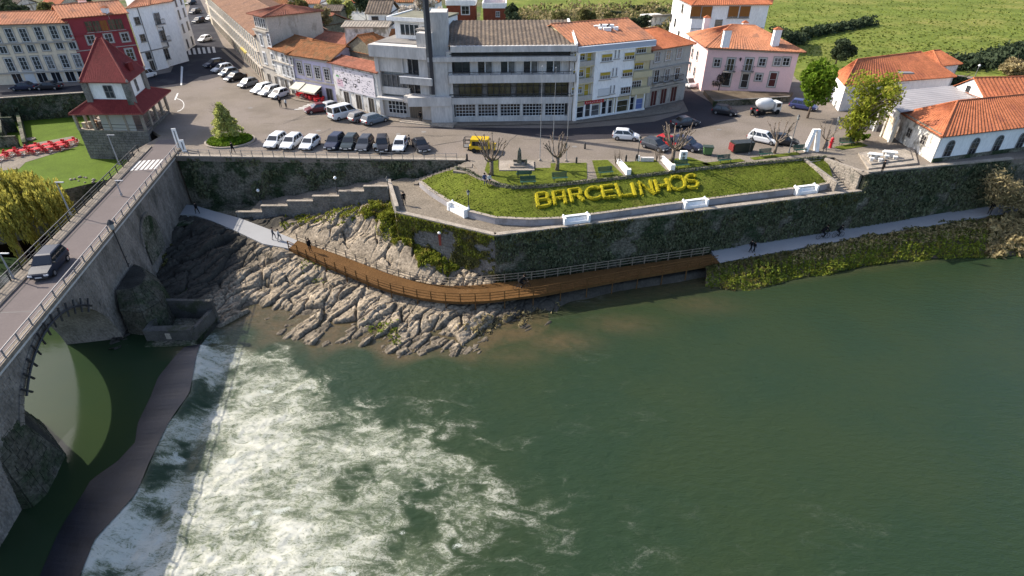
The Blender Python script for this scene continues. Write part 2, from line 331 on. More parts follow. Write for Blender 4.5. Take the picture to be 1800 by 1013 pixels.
# upper lawn beds
for l in ([(858,281),(876,279.5),(876,297),(968,296),(968,288),(1031,287),(1032,315),(1000,320),(950,326),(905,328),(880,322),(862,313),(852,300)],
          [(1041,283),(1068,282),(1096,309),(1050,315)],[(1096,286),(1152,282),(1172,301),(1104,309)],[(1176,281),(1212,277),(1252,291),(1180,300)],
          [(1232,288),(1300,280),(1310,284),(1245,293)],[(1318,278),(1400,268),(1408,272),(1326,282)],[(1466,259),(1512,251),(1525,257),(1480,264)]):
    mb=MB(); q=pp(l,0); mb.prism([(p.x,p.y) for p in q],.0,.07); struct(mb.build('lawn_bed',lawn))
# ---------------------------------------------------------------- stone walls of single blocks
def wall(name,label,p0,p1,z0,z1,mat=stone,course=.42,ln=(.5,1.0),thick=.5,parts=0,prou=.05,z1b=None,coping=None,cat='wall',zig=False,parent=None,seed=1):
    """a thick wall p0->p1 (seen side on the right of the walk), faced with blocks; the first `parts` blocks stay single objects"""
    rr=random.Random(seed); p0=Vector((p0[0],p0[1])); p1=Vector((p1[0],p1[1])); d=(p1-p0); Ln=d.length; d/=Ln; n=Vector((d.y,-d.x))
    z1b=z1 if z1b is None else z1b
    root=parent or thing(name,label,cat,(p0.x,p0.y,z0))
    mb=MB(); q=[p0,p1,p1-n*thick,p0-n*thick]
    mb.add([(a.x,a.y,z0) for a in q]+[(q[0].x,q[0].y,z1),(q[1].x,q[1].y,z1b),(q[2].x,q[2].y,z1b),(q[3].x,q[3].y,z1)],[(3,2,1,0),(4,5,6,7),(0,1,5,4),(1,2,6,5),(2,3,7,6),(3,0,4,7)])
    mb.build('core',mat,root)
    st=MB(); blocks=[]; z=z0
    while z<max(z1,z1b)-.12:
        h=min(course*rr.uniform(.85,1.15),max(z1,z1b)-z); u=-rr.uniform(0,ln[0])
        while u<Ln:
            l=rr.uniform(*ln); a=max(0,u); b=min(Ln,u+l); u+=l
            top=z1+(z1b-z1)*((a+b)/2/Ln)
            if b-a<.08 or z+.08>top: continue
            blocks.append((a,b,z,min(z+h,top)))
        z+=h
    for k,(a,b,za,zb) in enumerate(blocks):
        o=rr.uniform(.015,prou); g=.018; e=min(.05,(zb-za)*.18,(b-a)*.18)
        j=lambda:rr.uniform(-.012,.012)
        V=[]
        for (uu,zz,oo) in ((a+g,za+g,.002),(b-g,za+g,.002),(b-g,zb-g,.002),(a+g,zb-g,.002),(a+e,za+e,o),(b-e,za+e,o+j()*.6),(b-e,zb-e,o),(a+e,zb-e,o+j()*.6)):
            p=p0+d*(uu)+n*oo; V.append((p.x,p.y,zz))
        F=[(4,5,6,7),(0,1,5,4),(1,2,6,5),(2,3,7,6),(3,0,4,7)]
        if k<parts: q_=MB(); q_.add(V,F); q_.build('stone_block',mat,root)
        else: st.add(V,F)
    if st.f: st.build('stone_facing',mat,root)['kind']='stuff'
    if coping:
        mb=MB(); w_,h_=coping[:2]
        q=[p0+n*.12,p1+n*.12,p1-n*w_,p0-n*w_]
        mb.add([(a.x,a.y,z1 if i in(0,3) else z1b) for i,a in enumerate(q)]+[(a.x,a.y,(z1 if i in(0,3) else z1b)+h_) for i,a in enumerate(q)],[(3,2,1,0),(4,5,6,7),(0,1,5,4),(1,2,6,5),(2,3,7,6),(3,0,4,7)])
        mb.build('coping',coping[2],root)
    return root
wall('retaining_wall','tall dark stone retaining wall below the car park beside the bridge',(-45.4,74.25),(-6.2,72.58),-7.2,0.02,stone_d,.42,(.5,1.1),.6,coping=(.5,.14,stone_l),seed=3)
rw=wall('river_wall','long tall dark ivy-grown stone wall between the promenade and the riverside path',(A_.x,A_.y),(B_.x,B_.y),-9.9,-2.5,stone_d,.45,(.5,1.1),.5,coping=(.55,.16,stone_l),seed=4)
rw2=wall('river_wall','high dark stone river wall right of the promenade steps under the white arched building',(B_.x,B_.y),(C_.x,C_.y),-9.9,-.02,stone_d,.45,(.5,1.1),.5,coping=(.5,.18,stone_l),seed=5)
wall('river_wall','high dark stone river wall at the right edge of the photo behind the bare willow',(C_.x,C_.y),(140,84),-9.9,-.6,stone_d,.45,(.5,1.1),.5,seed=6)
wp=W(697,374,-2.5)
rw3=wall('river_wall','sunlit ivy-grown stone wall facing the rocks below the promenade corner',(wp.x,wp.y),(A_.x,A_.y),-9.6,-2.5,stone,.42,(.45,1.0),.5,coping=(.5,.16,stone_l),seed=7)
wq=W(683,326,-2.5)
wall('parapet_wall','short stone parapet wall from the terraced steps to the promenade corner',(wq.x,wq.y),(wp.x,wp.y),-6.5,-1.75,stone,.42,(.45,.9),.4,coping=(.35,.1,stone_l),seed=8)
wall('step_side_wall','stone side wall right of the steps down to the promenade',(41.9,73.4),(44.4,68.6),-2.6,.1,stone_l,.4,(.5,.9),.4,seed=9)
a,b=W(-100,181.5),W(152,164.5)
wall('garden_wall','dark stone wall below the street behind the garden lawn',(a.x,a.y),(b.x,b.y),-4.1,.15,stone_d,.42,(.5,1.1),.5,coping=(.4,.12,stone_l),seed=10)
a,b=W(30,190,-4),W(44,262,-4)
wall('garden_wall','ruined dark stone side wall left of the garden lawn',(a.x,a.y),(b.x,b.y),-4.1,-2.0,stone_d,.42,(.5,1.),.5,z1b=-2.9,seed=11)
ruin=thing('ruined_outbuilding','dark roofless stone ruin at the left edge of the photo beside the garden lawn','ruin',W(-40,262,-4))
for (p_,q_,zz,sd) in (((-60,262),(34,259),-2.2,61),((-60,236),(31,233),-1.4,62),((-60,206),(27,204),-1.0,63),((2,182),(10,258),-1.7,64),((-45,182),(-40,260),-.6,65)): wall('','',W(*p_,-4).xy,W(*q_,-4).xy,-4.1,zz,stone_d,.4,(.5,1.),.4,parent=ruin,seed=sd)
# pavement tops along the promenade wall corner (stone terrace at the right)
for nm,l,z0,z1 in (('stone_terrace',[(1508,272),(1605,262),(1612,290),(1526,300)],0.,.28),('stone_terrace',[(1513,277),(1596,267),(1602,285),(1530,294)],.28,.46)):
    solid(nm,pp(l,0),z0+.012,z1,stone_l)
# steps promenade <-> plaza at the right end
p0,p1=Vector((43.6,68.8)),Vector((41.0,74.0)); dn=(p1-p0)/14; q=Vector((-2.2,-.75))
mb=MB()
for i in range(14):
    a=p0+dn*i; b=p0+dn*14; z=-2.5+.178*(i+1)
    mb.prism([a+q,a,b,b+q],-3,z) if i<13 else None
struct(mb.build('stairway',stone_l))
wall('step_side_wall','stone side wall left of the steps down to the promenade at the end of the lawn',(p1.x+q.x,p1.y+q.y),(p0.x+q.x,p0.y+q.y),-2.6,.25,stone_l,.4,(.5,.9),.35,z1b=-1.2,seed=12)
# terraced steps against the retaining wall: landings with short flights
land_px=[(683,328,-2.6),(641,337,-3.3),(598,345,-4.),(553,352.5,-4.7),(508,362,-5.4),(464,369,-6.1),(418,369,-6.1)]
LX=[W(*p).x for p in land_px]; yF=70.2; yB=74.0
steps=thing('terraced_stairway','broad stone stairway with landings descending along the retaining wall','stairway',(LX[0],yF,-2.6)); mbs=[]
for i in range(6):
    x1=LX[i]; x0=LX[i+1]; z=-2.6-.7*i; zl=min(x1-x0,1.7)
    mb=MB(); mb.box(x1-zl,x1,yF,yB,-8.5,z); mb.build('landing',pave2,steps)
    if i<5:
        n=4; dx=(x1-zl-x0)/n
        for k in range(n):
            mb=MB(); mb.box(x1-zl-dx*(k+1),x1-zl-dx*k,yF,yB,-8.5,z-.14*(k+1)); mb.build('step',pave2,steps)
    wall('','',(x0,yF-.42),(x1,yF-.42),-8.5,z+.12-.2*(i==5),stone,.38,(.4,.8),.42,parent=steps,coping=(.4,.1,stone_l),seed=20+i)
# upper flight from the square to the promenade, west of the hill lawn
a,b=W(735,306,-2.5),W(826,283,0); mb=MB()
for i in range(14):
    t0,t1=i/14,(i+1)/14; z=-2.5+2.5*t1; pa=a.lerp(b,t0)
    mb.box(pa.x,b.x+.4,70.3+.25*i*.0,72.3,-4,z-.002*i)
struct(mb.build('stairway',pave2))
# floor behind the stairway foot
sheet('riverside_floor',[(-46,66),(-37,70.4),(-28,70.3),(-12,70.3),(-12,74.4),(-46,74.5)],-6.95,stone_d)
# ---------------------------------------------------------------- riverside path + boardwalk
def zpath(px): return float(np.interp(px,[300,345,520,700,870,1270,1500,1740,1840],[-6.4,-6.5,-7.2,-8.0,-8.3,-8.25,-7.8,-6.75,-6.35]))
pin=[(296,358),(340,360.5),(375,371),(420,383),(470,402),(523,423)]; pout=[(296,377),(340,377.5),(372,388),(410,404),(462,428.5),(508,437)]
bin_=[(523,423),(600,450),(680,480),(720,492),(760,500),(795,503),(830,502),(870,498),(950,490),(1100,468),(1250,447)]; bout=[(508,437),(580,470),(655,501),(692,513),(735,523),(775,529),(815,531),(860,529),(950,518),(1100,490),(1265,462)]
gin=[(1250,447),(1380,424.5),(1515,400),(1630,381),(1740,362),(1840,346)]; gout=[(1265,462),(1390,439),(1520,416),(1640,396),(1742,378),(1840,362)]
def WP(x,y): return W(x,y,zpath(x))
def ribbon(a,b,n):
    return resample([WP(*q) for q in a],n),resample([WP(*q) for q in b],n)
def strip(mb,I,O,th,dz=0):
    n=len(I); v=[p+Vector((0,0,dz)) for p in I]+[p+Vector((0,0,dz)) for p in O]+[p+Vector((0,0,dz-th)) for p in I]+[p+Vector((0,0,dz-th)) for p in O]; f=[]
    for i in range(n-1):
        f+=[(i,n+i,n+i+1,i+1),(2*n+i,2*n+i+1,3*n+i+1,3*n+i),(n+i,3*n+i,3*n+i+1,n+i+1),(i,i+1,2*n+i+1,2*n+i)]
    mb.add(v,f)
I1,O1=ribbon(pin,pout,30); mb=MB(); strip(mb,I1,O1,.35); struct(mb.build('riverside_path',path_c))
I3,O3=ribbon(gin,gout,40); I3=[p+Vector((.2,1.2,0)) for p in I3]; mb=MB(); strip(mb,I3,O3,.3); struct(mb.build('riverside_path',path_c))
I2,O2=ribbon(bin_,bout,140)
bw=thing('boardwalk','curved brown timber boardwalk on posts with rails around the river wall corner','boardwalk',I2[0])
mb=MB()
for i in range(139):
    for k in range(3):
        t0,t1=k/3+.02,(k+1)/3-.02
        a,b,c,d=I2[i].lerp(I2[i+1],t0),O2[i].lerp(O2[i+1],t0),O2[i].lerp(O2[i+1],t1),I2[i].lerp(I2[i+1],t1); h=Vector((0,0,.05)); dz=Vector((0,0,random.uniform(-.008,.008)))
        mb.add([q+dz-h for q in (a,b,c,d)]+[q+dz for q in (a,b,c,d)],[(4,5,6,7),(0,1,5,4),(1,2,6,5),(2,3,7,6),(3,0,4,7)])
o=mb.build('deck_planks',wood,bw); o['kind']='stuff'
mb=MB(); 
for e in (.06,.5,.94):
    c=[a.lerp(b,e) for a,b in zip(I2,O2)]; strip(mb,[p+Vector((0,.12,0)) for p in c],[p-Vector((0,.12,0)) for p in c],.32,-.06)
mb.build('beams',wood,bw)
for side,E_ in (('in',I2),('out',O2)):
    for i in range(0,140,4):
        p=E_[i]; 
        if side=='in' and 88<i: zt=p.z
        mb=MB(); mb.box(p.x-.05,p.x+.05,p.y-.05,p.y+.05,p.z-(2.4 if i%8==0 else .3),p.z+1.05); mb.build('post',woodrail if side=='in' else wood,bw)
    for hh in (.35,.7,1.05):
        mb=MB(); mb.tube([p+Vector((0,0,hh)) for p in E_[::2]],.045,5); mb.build('rail',woodrail if side=='in' else wood,bw)
# ---------------------------------------------------------------- rocky bank: height field through control points
ctl=[(370,590,-10),(440,547,-10.05),(480,560,-10.1),(520,572,-10.05),(560,582,-10.),(600,584,-10),(660,588,-10),(720,604,-10),(770,592,-10),(840,592,-10.1),(880,584,-10.05),(950,562,-10.2),(1010,548,-10.2),(1100,530,-10.2),(1240,500,-10.1),
 (500,640,-11),(620,650,-11.),(760,670,-11),(900,640,-11),(1000,600,-11),(1200,560,-11),(420,600,-10.8),
 (560,500,-8.8),(650,530,-8.9),(480,470,-8.2),(750,552,-9.2),(520,520,-9.2),(600,550,-9.3),(700,570,-9.4),(820,560,-9.4),(900,548,-9.6),(460,510,-9.2),(620,500,-8.8),(700,535,-9.1),
 (600,375,-4.9),(655,366,-4.2),(685,380,-4.4),(700,430,-5.6),(720,440,-6.2),(760,455,-7.),(820,475,-7.9),(850,485,-8.1),(640,420,-6.1),(580,400,-6.0),(540,400,-6.2),(480,390,-6.3),(440,385,-6.5),(600,430,-6.9),(680,460,-7.4),(520,405,-6.6),
 (400,430,-7.4),(350,420,-7.4),(300,430,-7.6),(240,440,-8.2),(255,480,-8.5),(350,500,-8.7),(400,540,-9.4),(330,460,-8.),(300,400,-6.9),(440,470,-8.3),(420,510,-9.0),(300,500,-8.7),(360,380,-6.6)]
cx=[];cz=[]
for x,y,z in ctl: p=W(x,y,z); cx.append((p.x,p.y)); cz.append(z)
for l in (I1,O1):
    for p in l[::3]: cx.append((p.x,p.y)); cz.append(p.z-.1)
for a,b in list(zip(I2,O2))[::6]:
    m=a.lerp(b,.5); cx.append((m.x,m.y)); cz.append(m.z-.55 if m.x<-6 else min(m.z-.9,-9.3))
for x in (8,20,32): cx.append((x,56.5+(x+1.9)*.262)); cz.append(-9.6)
cx=np.array(cx); cz=np.array(cz)
def rockbase(X,Y):
    sh=X.shape; x=X.ravel(); y=Y.ravel(); num=np.zeros_like(x); den=np.zeros_like(x)
    for (a,b),z in zip(cx,cz):
        w_=1/((x-a)**2+(y-b)**2+.35)**1.9; num+=w_*z; den+=w_
    return (num/den).reshape(sh)
xs=np.concatenate([np.arange(-46,5,.115),np.arange(5,30,.3)]); ys=np.arange(44,72.5,.115); X,Y=np.meshgrid(xs,ys,indexing='xy')
Zb=rockbase(X,Y)
# bedding slabs: stretched cells, each a tilted facet, with open cracks between them
def slabs(X,Y,ang,lx,ly,seed,warp=1.):
    r=np.random.default_rng(seed); c,s=math.cos(ang),math.sin(ang)
    wx=X+(fbm(X,Y,seed+50,3,5)-.5)*warp*2; wy=Y+(fbm(X,Y,seed+60,3,5)-.5)*warp*2
    U=(wx*c+wy*s)/lx; V=(-wx*s+wy*c)/ly; iu=np.floor(U).astype(int); iv=np.floor(V).astype(int)
    J=r.random((128,128,2)); T=r.normal(size=(128,128,3)); d1=np.full(U.shape,9.); d2=d1.copy(); h=np.zeros(U.shape)
    for a in (-1,0,1):
        for b in (-1,0,1):
            gx,gy=iu+a,iv+b; j=J[gx%128,gy%128]; t=T[gx%128,gy%128]; du=U-(gx+j[...,0]); dv=V-(gy+j[...,1]); d=du*du+dv*dv
            hh=t[...,0]*.5+t[...,1]*du*.35+t[...,2]*dv*.55-dv*.5
            m=d<d1; d2=np.where(m,d1,np.minimum(d2,d)); h=np.where(m,hh,h); d1=np.where(m,d,d1)
    return h,np.sqrt(d2)-np.sqrt(d1)
h1,e1=slabs(X,Y,.98,4.4,1.5,5,.3); h2,e2=slabs(X,Y,.85,1.5,.7,9,.2); h3,e3=slabs(X,Y,1.1,.5,.25,15,.1)
amp=np.clip((X+50)/4,0,1)*np.clip((8-X)/8,.25,1)
D=.40*h1+.15*h2+.035*h3-.75*np.exp(-(e1/.05)**2)-.26*np.exp(-(e2/.06)**2)+.07*(fbm(X,Y,3,4,2.2)-.5)
dpath=np.full(X.shape,99.); zpn=np.zeros(X.shape)
for a,b in list(zip(I1,O1))+list(zip(I2,O2)):
    for t in (0.,.25,.5,.75,1.): m=a.lerp(b,t); d_=(X-m.x)**2+(Y-m.y)**2; zpn=np.where(d_<dpath,m.z,zpn); dpath=np.minimum(dpath,d_)
dpath=np.sqrt(dpath); D*=np.clip((dpath+.2)/1.1,.25,1.)
Z=Zb+D*amp; Z=np.minimum(Z,zpn-.10+np.clip(dpath-.9,0,9)*.8); Z-=np.clip((X-5)/5,0,2)*np.clip((57.2+(X+1.9)*.262-4.2-Y)/1.5,0,2)
nx,ny=len(xs),len(ys); v=np.stack([X,Y,Z],-1).reshape(-1,3)
gi=np.arange(nx*ny).reshape(ny,nx); f=np.stack([gi[:-1,:-1],gi[:-1,1:],gi[1:,1:],gi[1:,:-1]],-1).reshape(-1,4)
cxm=X[:-1,:-1].ravel(); cym=Y[:-1,:-1].ravel(); zm=Z[:-1,:-1].ravel()
sl=(A_.y-wp.y)/(A_.x-wp.x)
keep=(zm>-10.9)&~((cxm>A_.x)&(cym>A_.y+.6+(cxm-A_.x)*.262))&~((cxm>wp.x)&(cxm<=A_.x)&(cym>wp.y+(cxm-wp.x)*sl+.5))&~((cym>70.0))&(cxm>-46-(75.9-cym)*-.21-.9)
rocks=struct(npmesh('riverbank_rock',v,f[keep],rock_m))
wet_shade=np.clip((-9.55-Z)/.35,0,1)*.6; bridge_shade=np.clip((-28.0-X+3*(fbm(X,Y,81,3,4)-.5)*2-(68-Y)*.21)/4,0,1); wet_shade=np.maximum(wet_shade,bridge_shade*.92); wet_shade=np.maximum(wet_shade,np.clip((X+3)/4,0,1)*.85)  # wet rock at the waterline, plus painted shade beside the bridge and at the wall foot
at=rocks.data.attributes.new('wet_shade','FLOAT','POINT'); at.data.foreach_set('value',wet_shade.ravel().astype(np.float32))
_t=rock_m.node_tree; _p=_t.nodes['Principled BSDF']; _l=_p.inputs['Base Color'].links[0].from_socket; _a=_t.nodes.new('ShaderNodeAttribute'); _a.attribute_name='wet_shade'; _x=_t.nodes.new('ShaderNodeMix'); _x.data_type='RGBA'
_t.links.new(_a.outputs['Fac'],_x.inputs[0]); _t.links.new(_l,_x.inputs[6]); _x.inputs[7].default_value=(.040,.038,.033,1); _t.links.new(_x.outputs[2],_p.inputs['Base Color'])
def rockz(x,y):
    i=int(np.searchsorted(xs,x)); j=int(np.searchsorted(ys,y)); i=max(0,min(nx-1,i)); j=max(0,min(ny-1,j)); return float(Z[j,i])
# ---------------------------------------------------------------- water
wl=resample([W(x,y,UZ) for x,y in ((352,606),(345,625),(333,690),(295,745),(268,800),(238,870),(165,950),(140,1013),(120,1100))],60)
wleft=resample([W(x,y,UZ) for x,y in ((318,612),(300,628),(265,665),(230,745),(228,780),(195,812),(140,845),(95,920),(55,1013),(20,1100))],60)
xs2=np.concatenate([np.arange(-37,-2,.11),np.arange(-2,24,.22),np.arange(24,84,.5)]); ys2=np.concatenate([np.arange(15.,46,.11),np.arange(46,76,.25)])
X2,Y2=np.meshgrid(xs2,ys2,indexing='xy')
wlx=np.interp(Y2,[p.y for p in reversed(wl)]+[wl[0].y+.9],[p.x for p in reversed(wl)]+[-39.5])
dw=X2-wlx                      # metres downstream of the weir lip
drop=np.clip(dw/2.6,0,1); drop=drop*drop*(3-2*drop)
fpx=[(345,620,1),(380,600,.45),(420,590,.2),(335,690,1.),(300,745,.45),(268,800,.5),(238,870,.95),(165,950,1),(140,1013,1),(400,640,.8),(420,690,.95),(380,720,.85),(330,800,.7),(300,850,.7),(250,930,.9),(200,1000,1),
 (470,640,.45),(520,690,.75),(480,740,.92),(440,800,.95),(400,870,.95),(350,960,1.),(560,700,.55),(600,750,.5),(560,800,.78),(520,870,.72),(470,950,.88),(650,780,.62),(620,850,.42),(640,920,.62),(580,990,.7),(720,790,.55),(780,820,.5),(850,860,.45),(740,880,.3),(760,950,.42),(860,960,.28),(950,900,.3),(980,980,.28),(1060,960,.16),(700,1000,.5),
 (460,600,.15),(600,680,.12),(700,720,.15),(800,770,.22),(900,820,.2),(1000,870,.18),(1100,920,.15),(1200,1000,.14),(700,650,.04),(900,720,.08),(1050,780,.1),(1200,830,.1),(1300,760,.1),(1450,800,.08),(1500,930,.13),(1650,980,.1),(550,620,.05),(430,565,.03),(600,610,0),(900,620,0),(1200,600,0),(1400,660,.03),(1700,700,.03),(1790,480,0),(1780,560,0),(1600,520,0),(1500,600,0)]
fx=[W(x,y,WZ) for x,y,a in fpx]; num=np.zeros(X2.shape); den=num.copy()
for p,(x,y,a) in zip(fx,fpx): q_=1/((X2-p.x)**2+(Y2-p.y)**2+.25)**1.7; num+=q_*a; den+=q_
foam=num/den*.80; kf=np.clip((fbm(X2,Y2,71,4,3.2)-.42)/.16,0,1); mk_=np.clip((dw-1.5)/4,0,1); foam*=(.25+.9*kf)*(1-mk_)+mk_*(.78+.3*kf); foam=np.where(dw<0,np.clip(1+dw/.35,0,1)*foam*.6,foam)
turb=np.clip(foam*1.2,0,1)*np.clip(dw/2.,0,1)
cur=lambda x,y,a:(x*math.cos(a)+y*math.sin(a),-x*math.sin(a)+y*math.cos(a))
ua,va=cur(X2,Y2,-.35)
n_a=fbm(ua,va*1.6,31,4,1.7)-.5; n_b=1-np.abs(2*fbm(ua,va*1.5,37,4,1.0)-1)
Zw=UZ+(WZ-UZ)*drop+turb*(.34*n_a+.16*(n_b-.6)+.16*(fbm(ua,va*1.4,47,4,.55)-.5))+np.clip(dw,0,1)*(.05*(fbm(ua*1.,va*2.4,41,3,.9)-.5))
edge=np.clip(np.minimum((84-X2)/3,(Y2-15)/.5),0,1)*np.where(X2>20,np.clip((30-X2)/10,.0,1),1); Zw=np.where(X2>0,WZ+(Zw-WZ)*edge,Zw)
v=np.stack([X2,Y2,Zw],-1).reshape(-1,3); ny2,nx2=X2.shape; gi=np.arange(nx2*ny2).reshape(ny2,nx2)
f=np.stack([gi[:-1,:-1],gi[:-1,1:],gi[1:,1:],gi[1:,:-1]],-1).reshape(-1,4)
def watermat(name,attrs=True,bs=.42):
    m=bpy.data.materials.new(name); m.use_nodes=True; t=m.node_tree; N=t.nodes; L=t.links; p=N['Principled BSDF']
    g=N.new('ShaderNodeNewGeometry').outputs['Position']
    def mapd(sc,rz=0):
        q=N.new('ShaderNodeMapping'); q.inputs['Scale'].default_value=sc; q.inputs['Rotation'].default_value=(0,0,rz); L.new(g,q.inputs[0]); return q.outputs[0]
    def noise(vec,s,d=4,r=.6,dist=0.):
        n=N.new('ShaderNodeTexNoise'); n.inputs['Scale'].default_value=s; n.inputs['Detail'].default_value=d; n.inputs['Roughness'].default_value=r; n.inputs['Distortion'].default_value=dist; L.new(vec,n.inputs[0]); return n.outputs[0]
    def math_(op,a,b=None,c=None):
        n=N.new('ShaderNodeMath'); n.operation=op
        for i,q in enumerate((a,b,c)):
            if q is None: continue
            if hasattr(q,'node'): L.new(q,n.inputs[i])
            else: n.inputs[i].default_value=q
        return n.outputs[0]
    def rng_(q,a,b,c=0,d=1):
        n=N.new('ShaderNodeMapRange'); n.interpolation_type='SMOOTHSTEP'; L.new(q,n.inputs[0])
        for i,k in enumerate((a,b,c,d)): n.inputs[i+1].default_value=k
        return n.outputs[0]
    def mix(f_,a,b):
        x=N.new('ShaderNodeMix'); x.data_type='RGBA'
        for i,q in ((0,f_),(6,a),(7,b)):
            if hasattr(q,'node'): L.new(q,x.inputs[i])
            elif i==0: x.inputs[0].default_value=q
            else: x.inputs[i].default_value=(*q,1)
        return x.outputs[2]
    base=mix(rng_(noise(g,.08,5),.35,.65),(.021,.038,.018),(.026,.041,.017))
    out=base; rough=.10
    if attrs:
        at=N.new('ShaderNodeAttribute'); at.attribute_name='foam'; fo=at.outputs['Fac']
        as_=N.new('ShaderNodeAttribute'); as_.attribute_name='shallow'
        shc=mix(noise(g,1.1,5),(.055,.045,.022),(.12,.085,.045))
        out=mix(math_('MULTIPLY',as_.outputs['Fac'],rng_(noise(g,.7,5),.25,.6,.45,1.)),out,shc)
        st=mapd((.78,1.45,1),.75)
        big=noise(st,.42,4,.6,1.2); fil=noise(st,1.15,6,.66,2.0); fin=noise(st,3.6,6,.7,1.4)
        ridge=math_('SUBTRACT',1.,math_('ABSOLUTE',math_('MULTIPLY_ADD',fil,2.8,-1.4)))
        ridge2=math_('SUBTRACT',1.,math_('ABSOLUTE',math_('MULTIPLY_ADD',fin,2.8,-1.4)))
        # aerated green water, then lacework, then solid white
        milk=rng_(math_('ADD',math_('MULTIPLY',fo,1.1),math_('MULTIPLY_ADD',big,1.3,-.65)),.06,.88)
        milk=math_('MULTIPLY',milk,rng_(fo,.09,.40)); out=mix(milk,out,(.16,.185,.11))
        tot=math_('ADD',math_('MULTIPLY',fo,.95),math_('ADD',math_('MULTIPLY_ADD',ridge,.85,-.85),math_('MULTIPLY_ADD',big,1.5,-.75)))
        tot=math_('ADD',tot,math_('MULTIPLY_ADD',ridge2,.65,-.47))
        lace=math_('MULTIPLY',rng_(tot,.20,.92),rng_(fo,.05,.32)); out=mix(lace,out,(.52,.51,.43))
        # loose flecks drifting on the calm water
        fl=rng_(math_('ADD',math_('MULTIPLY',ridge2,rng_(noise(st,.23,3),.55,.75)),math_('MULTIPLY',fo,1.0)),1.03,1.14)
        out=mix(math_('MULTIPLY',fl,.8),out,(.5,.52,.46))
        rm=N.new('ShaderNodeMapRange'); L.new(lace,rm.inputs[0]); rm.inputs[3].default_value=.09; rm.inputs[4].default_value=.7; L.new(rm.outputs[0],p.inputs['Roughness'])
    else: p.inputs['Roughness'].default_value=rough
    L.new(out,p.inputs['Base Color']); p.inputs['IOR'].default_value=1.33; p.inputs['Specular IOR Level'].default_value=.38 if bs>.1 else .24
    wv=mapd((1,2.6,1),.5); wh=math_('ADD',noise(wv,.9,4,.55,.4),math_('MULTIPLY',noise(wv,3.2,3),.45))
    if attrs: wh=math_('ADD',wh,math_('MULTIPLY',lace,.7))
    b=N.new('ShaderNodeBump'); b.inputs['Strength'].default_value=bs
    if attrs:
        aw=N.new('ShaderNodeAttribute'); aw.attribute_name='wave'; L.new(math_('MULTIPLY_ADD',aw.outputs['Fac'],bs-.03,.03),b.inputs['Strength'])
    if 1: b.inputs['Distance'].default_value=.22; L.new(wh,b.inputs['Height']); L.new(b.outputs[0],p.inputs['Normal'])
    return m
wm=watermat('river_water')
river=struct(npmesh('river_water',v,f,wm,None,True))
at=river.data.attributes.new('foam','FLOAT','POINT'); at.data.foreach_set('value',foam.ravel().astype(np.float32))
zr=rockbase(X2,Y2); dbk=(57.2+(X2+1.9)*.262)-Y2; sh=np.where(X2<4,np.clip((zr+10.75)/.75,0,1),np.clip((8.5+X2*.02-dbk)/4,0,1)*.75)*np.clip((X2+36)/6,0,1)*np.clip((Y2-42)/2,0,1)*np.clip((82-X2)/6,0,1); 
for (x,y,a,rr) in ((980,600,.8,3.2),(900,625,.5,2.5),(1090,570,.55,3.5),(560,600,.5,3.),(1230,535,.45,4)):
    p=W(x,y,WZ); sh=np.maximum(sh,a*np.exp(-(((X2-p.x)/2.2)**2+(Y2-p.y)**2)/rr))
at=river.data.attributes.new('wave','FLOAT','POINT'); at.data.foreach_set('value',np.clip(dw+.5,0,1).ravel().astype(np.float32))
at=river.data.attributes.new('shallow','FLOAT','POINT'); at.data.foreach_set('value',sh.ravel().astype(np.float32))
wm2=watermat('calm_water',False)
for l,z in (([(84,-120),(700,-120),(700,90),(140,95),(84,80)],WZ),([(-37,-120),(84,-120),(84,15),(-37,15)],WZ)):
    sheet('river_water',l,z,wm2)
sheet('river_water',[(-37,-120),(-37,60),(-60,62),(-140,70),(-500,110),(-500,-120)],UZ,watermat('upstream_water',False,.03))
# weir slab: smooth wet sill between the pool and the fall
mb=MB(); n=60; wleft=[p.lerp(q,.18) for p,q in zip(wleft,wl)]; v=[(p.x,p.y,UZ+.05) for p in wleft]+[(p.x+.05,p.y,UZ+.075+.03*math.sin(i)) for i,p in enumerate(wl)]+[(p.x-.1,p.y,UZ-.6) for p in wleft]
mb.add(v,[(i,i+1,n+i+1,n+i) for i in range(n-1)]+[(i+1,i,2*n+i,2*n+i+1) for i in range(n-1)])
wr=mb.build('weir',M('wet_weir',(.007,.009,.015),.32,var=.3,scale=.8,fine=.2,bump=.15,bscale=3,spec=.35)); struct(wr)
# ================================================================ BRIDGE
br=thing('stone_bridge','old stone arch bridge carrying a narrow road across the weir','bridge',(f0.x,f0.y,0))
AS,AR,AZ=39.6,9.0,-9.9
def zb(s):
    for c in (AS,AS+24.4):
        if abs(s-c)<AR: return AZ+math.sqrt(AR*AR-(s-c)**2)
    return -10.6
ss=sorted(set([-1.5,10,20,30,80]+[AS+k*24.4-AR*math.cos(math.pi*i/40) for k in (0,1) for i in range(41)]))
rings=[]
for s in ss:
    a,b=B(s,.05),B(s,BW-.05); z=zb(s); rings.append([(a.x,a.y,z),(a.x,a.y,-.25),(b.x,b.y,-.25),(b.x,b.y,z)])
mb=MB(); mb.loft(rings); mb.build('spandrel_wall',bridge_stone,br)
mb=MB(); a,b,c,d=B(-2,-.1),B(80,-.1),B(80,BW+.1),B(-2,BW+.1); mb.prism([a,b,c,d],-.24,-.01); mb.build('deck_slab',concrete,br)
mb=MB(); a,b,c,d=B(-6,.55),B(80,.55),B(80,BW-1.05),B(-6,BW-1.05); mb.poly([(q.x,q.y,.022) for q in (d,c,b,a)]); mb.build('carriageway',bridge_asph,br)
for o0,o1,h in ((.18,.55,.14),(BW-1.05,BW-.15,.16)):
    mb=MB(); mb.prism([B(-3,o0),B(80,o0),B(80,o1),B(-3,o1)],-.005,h); mb.build('kerb',pave2,br)
mb=MB()
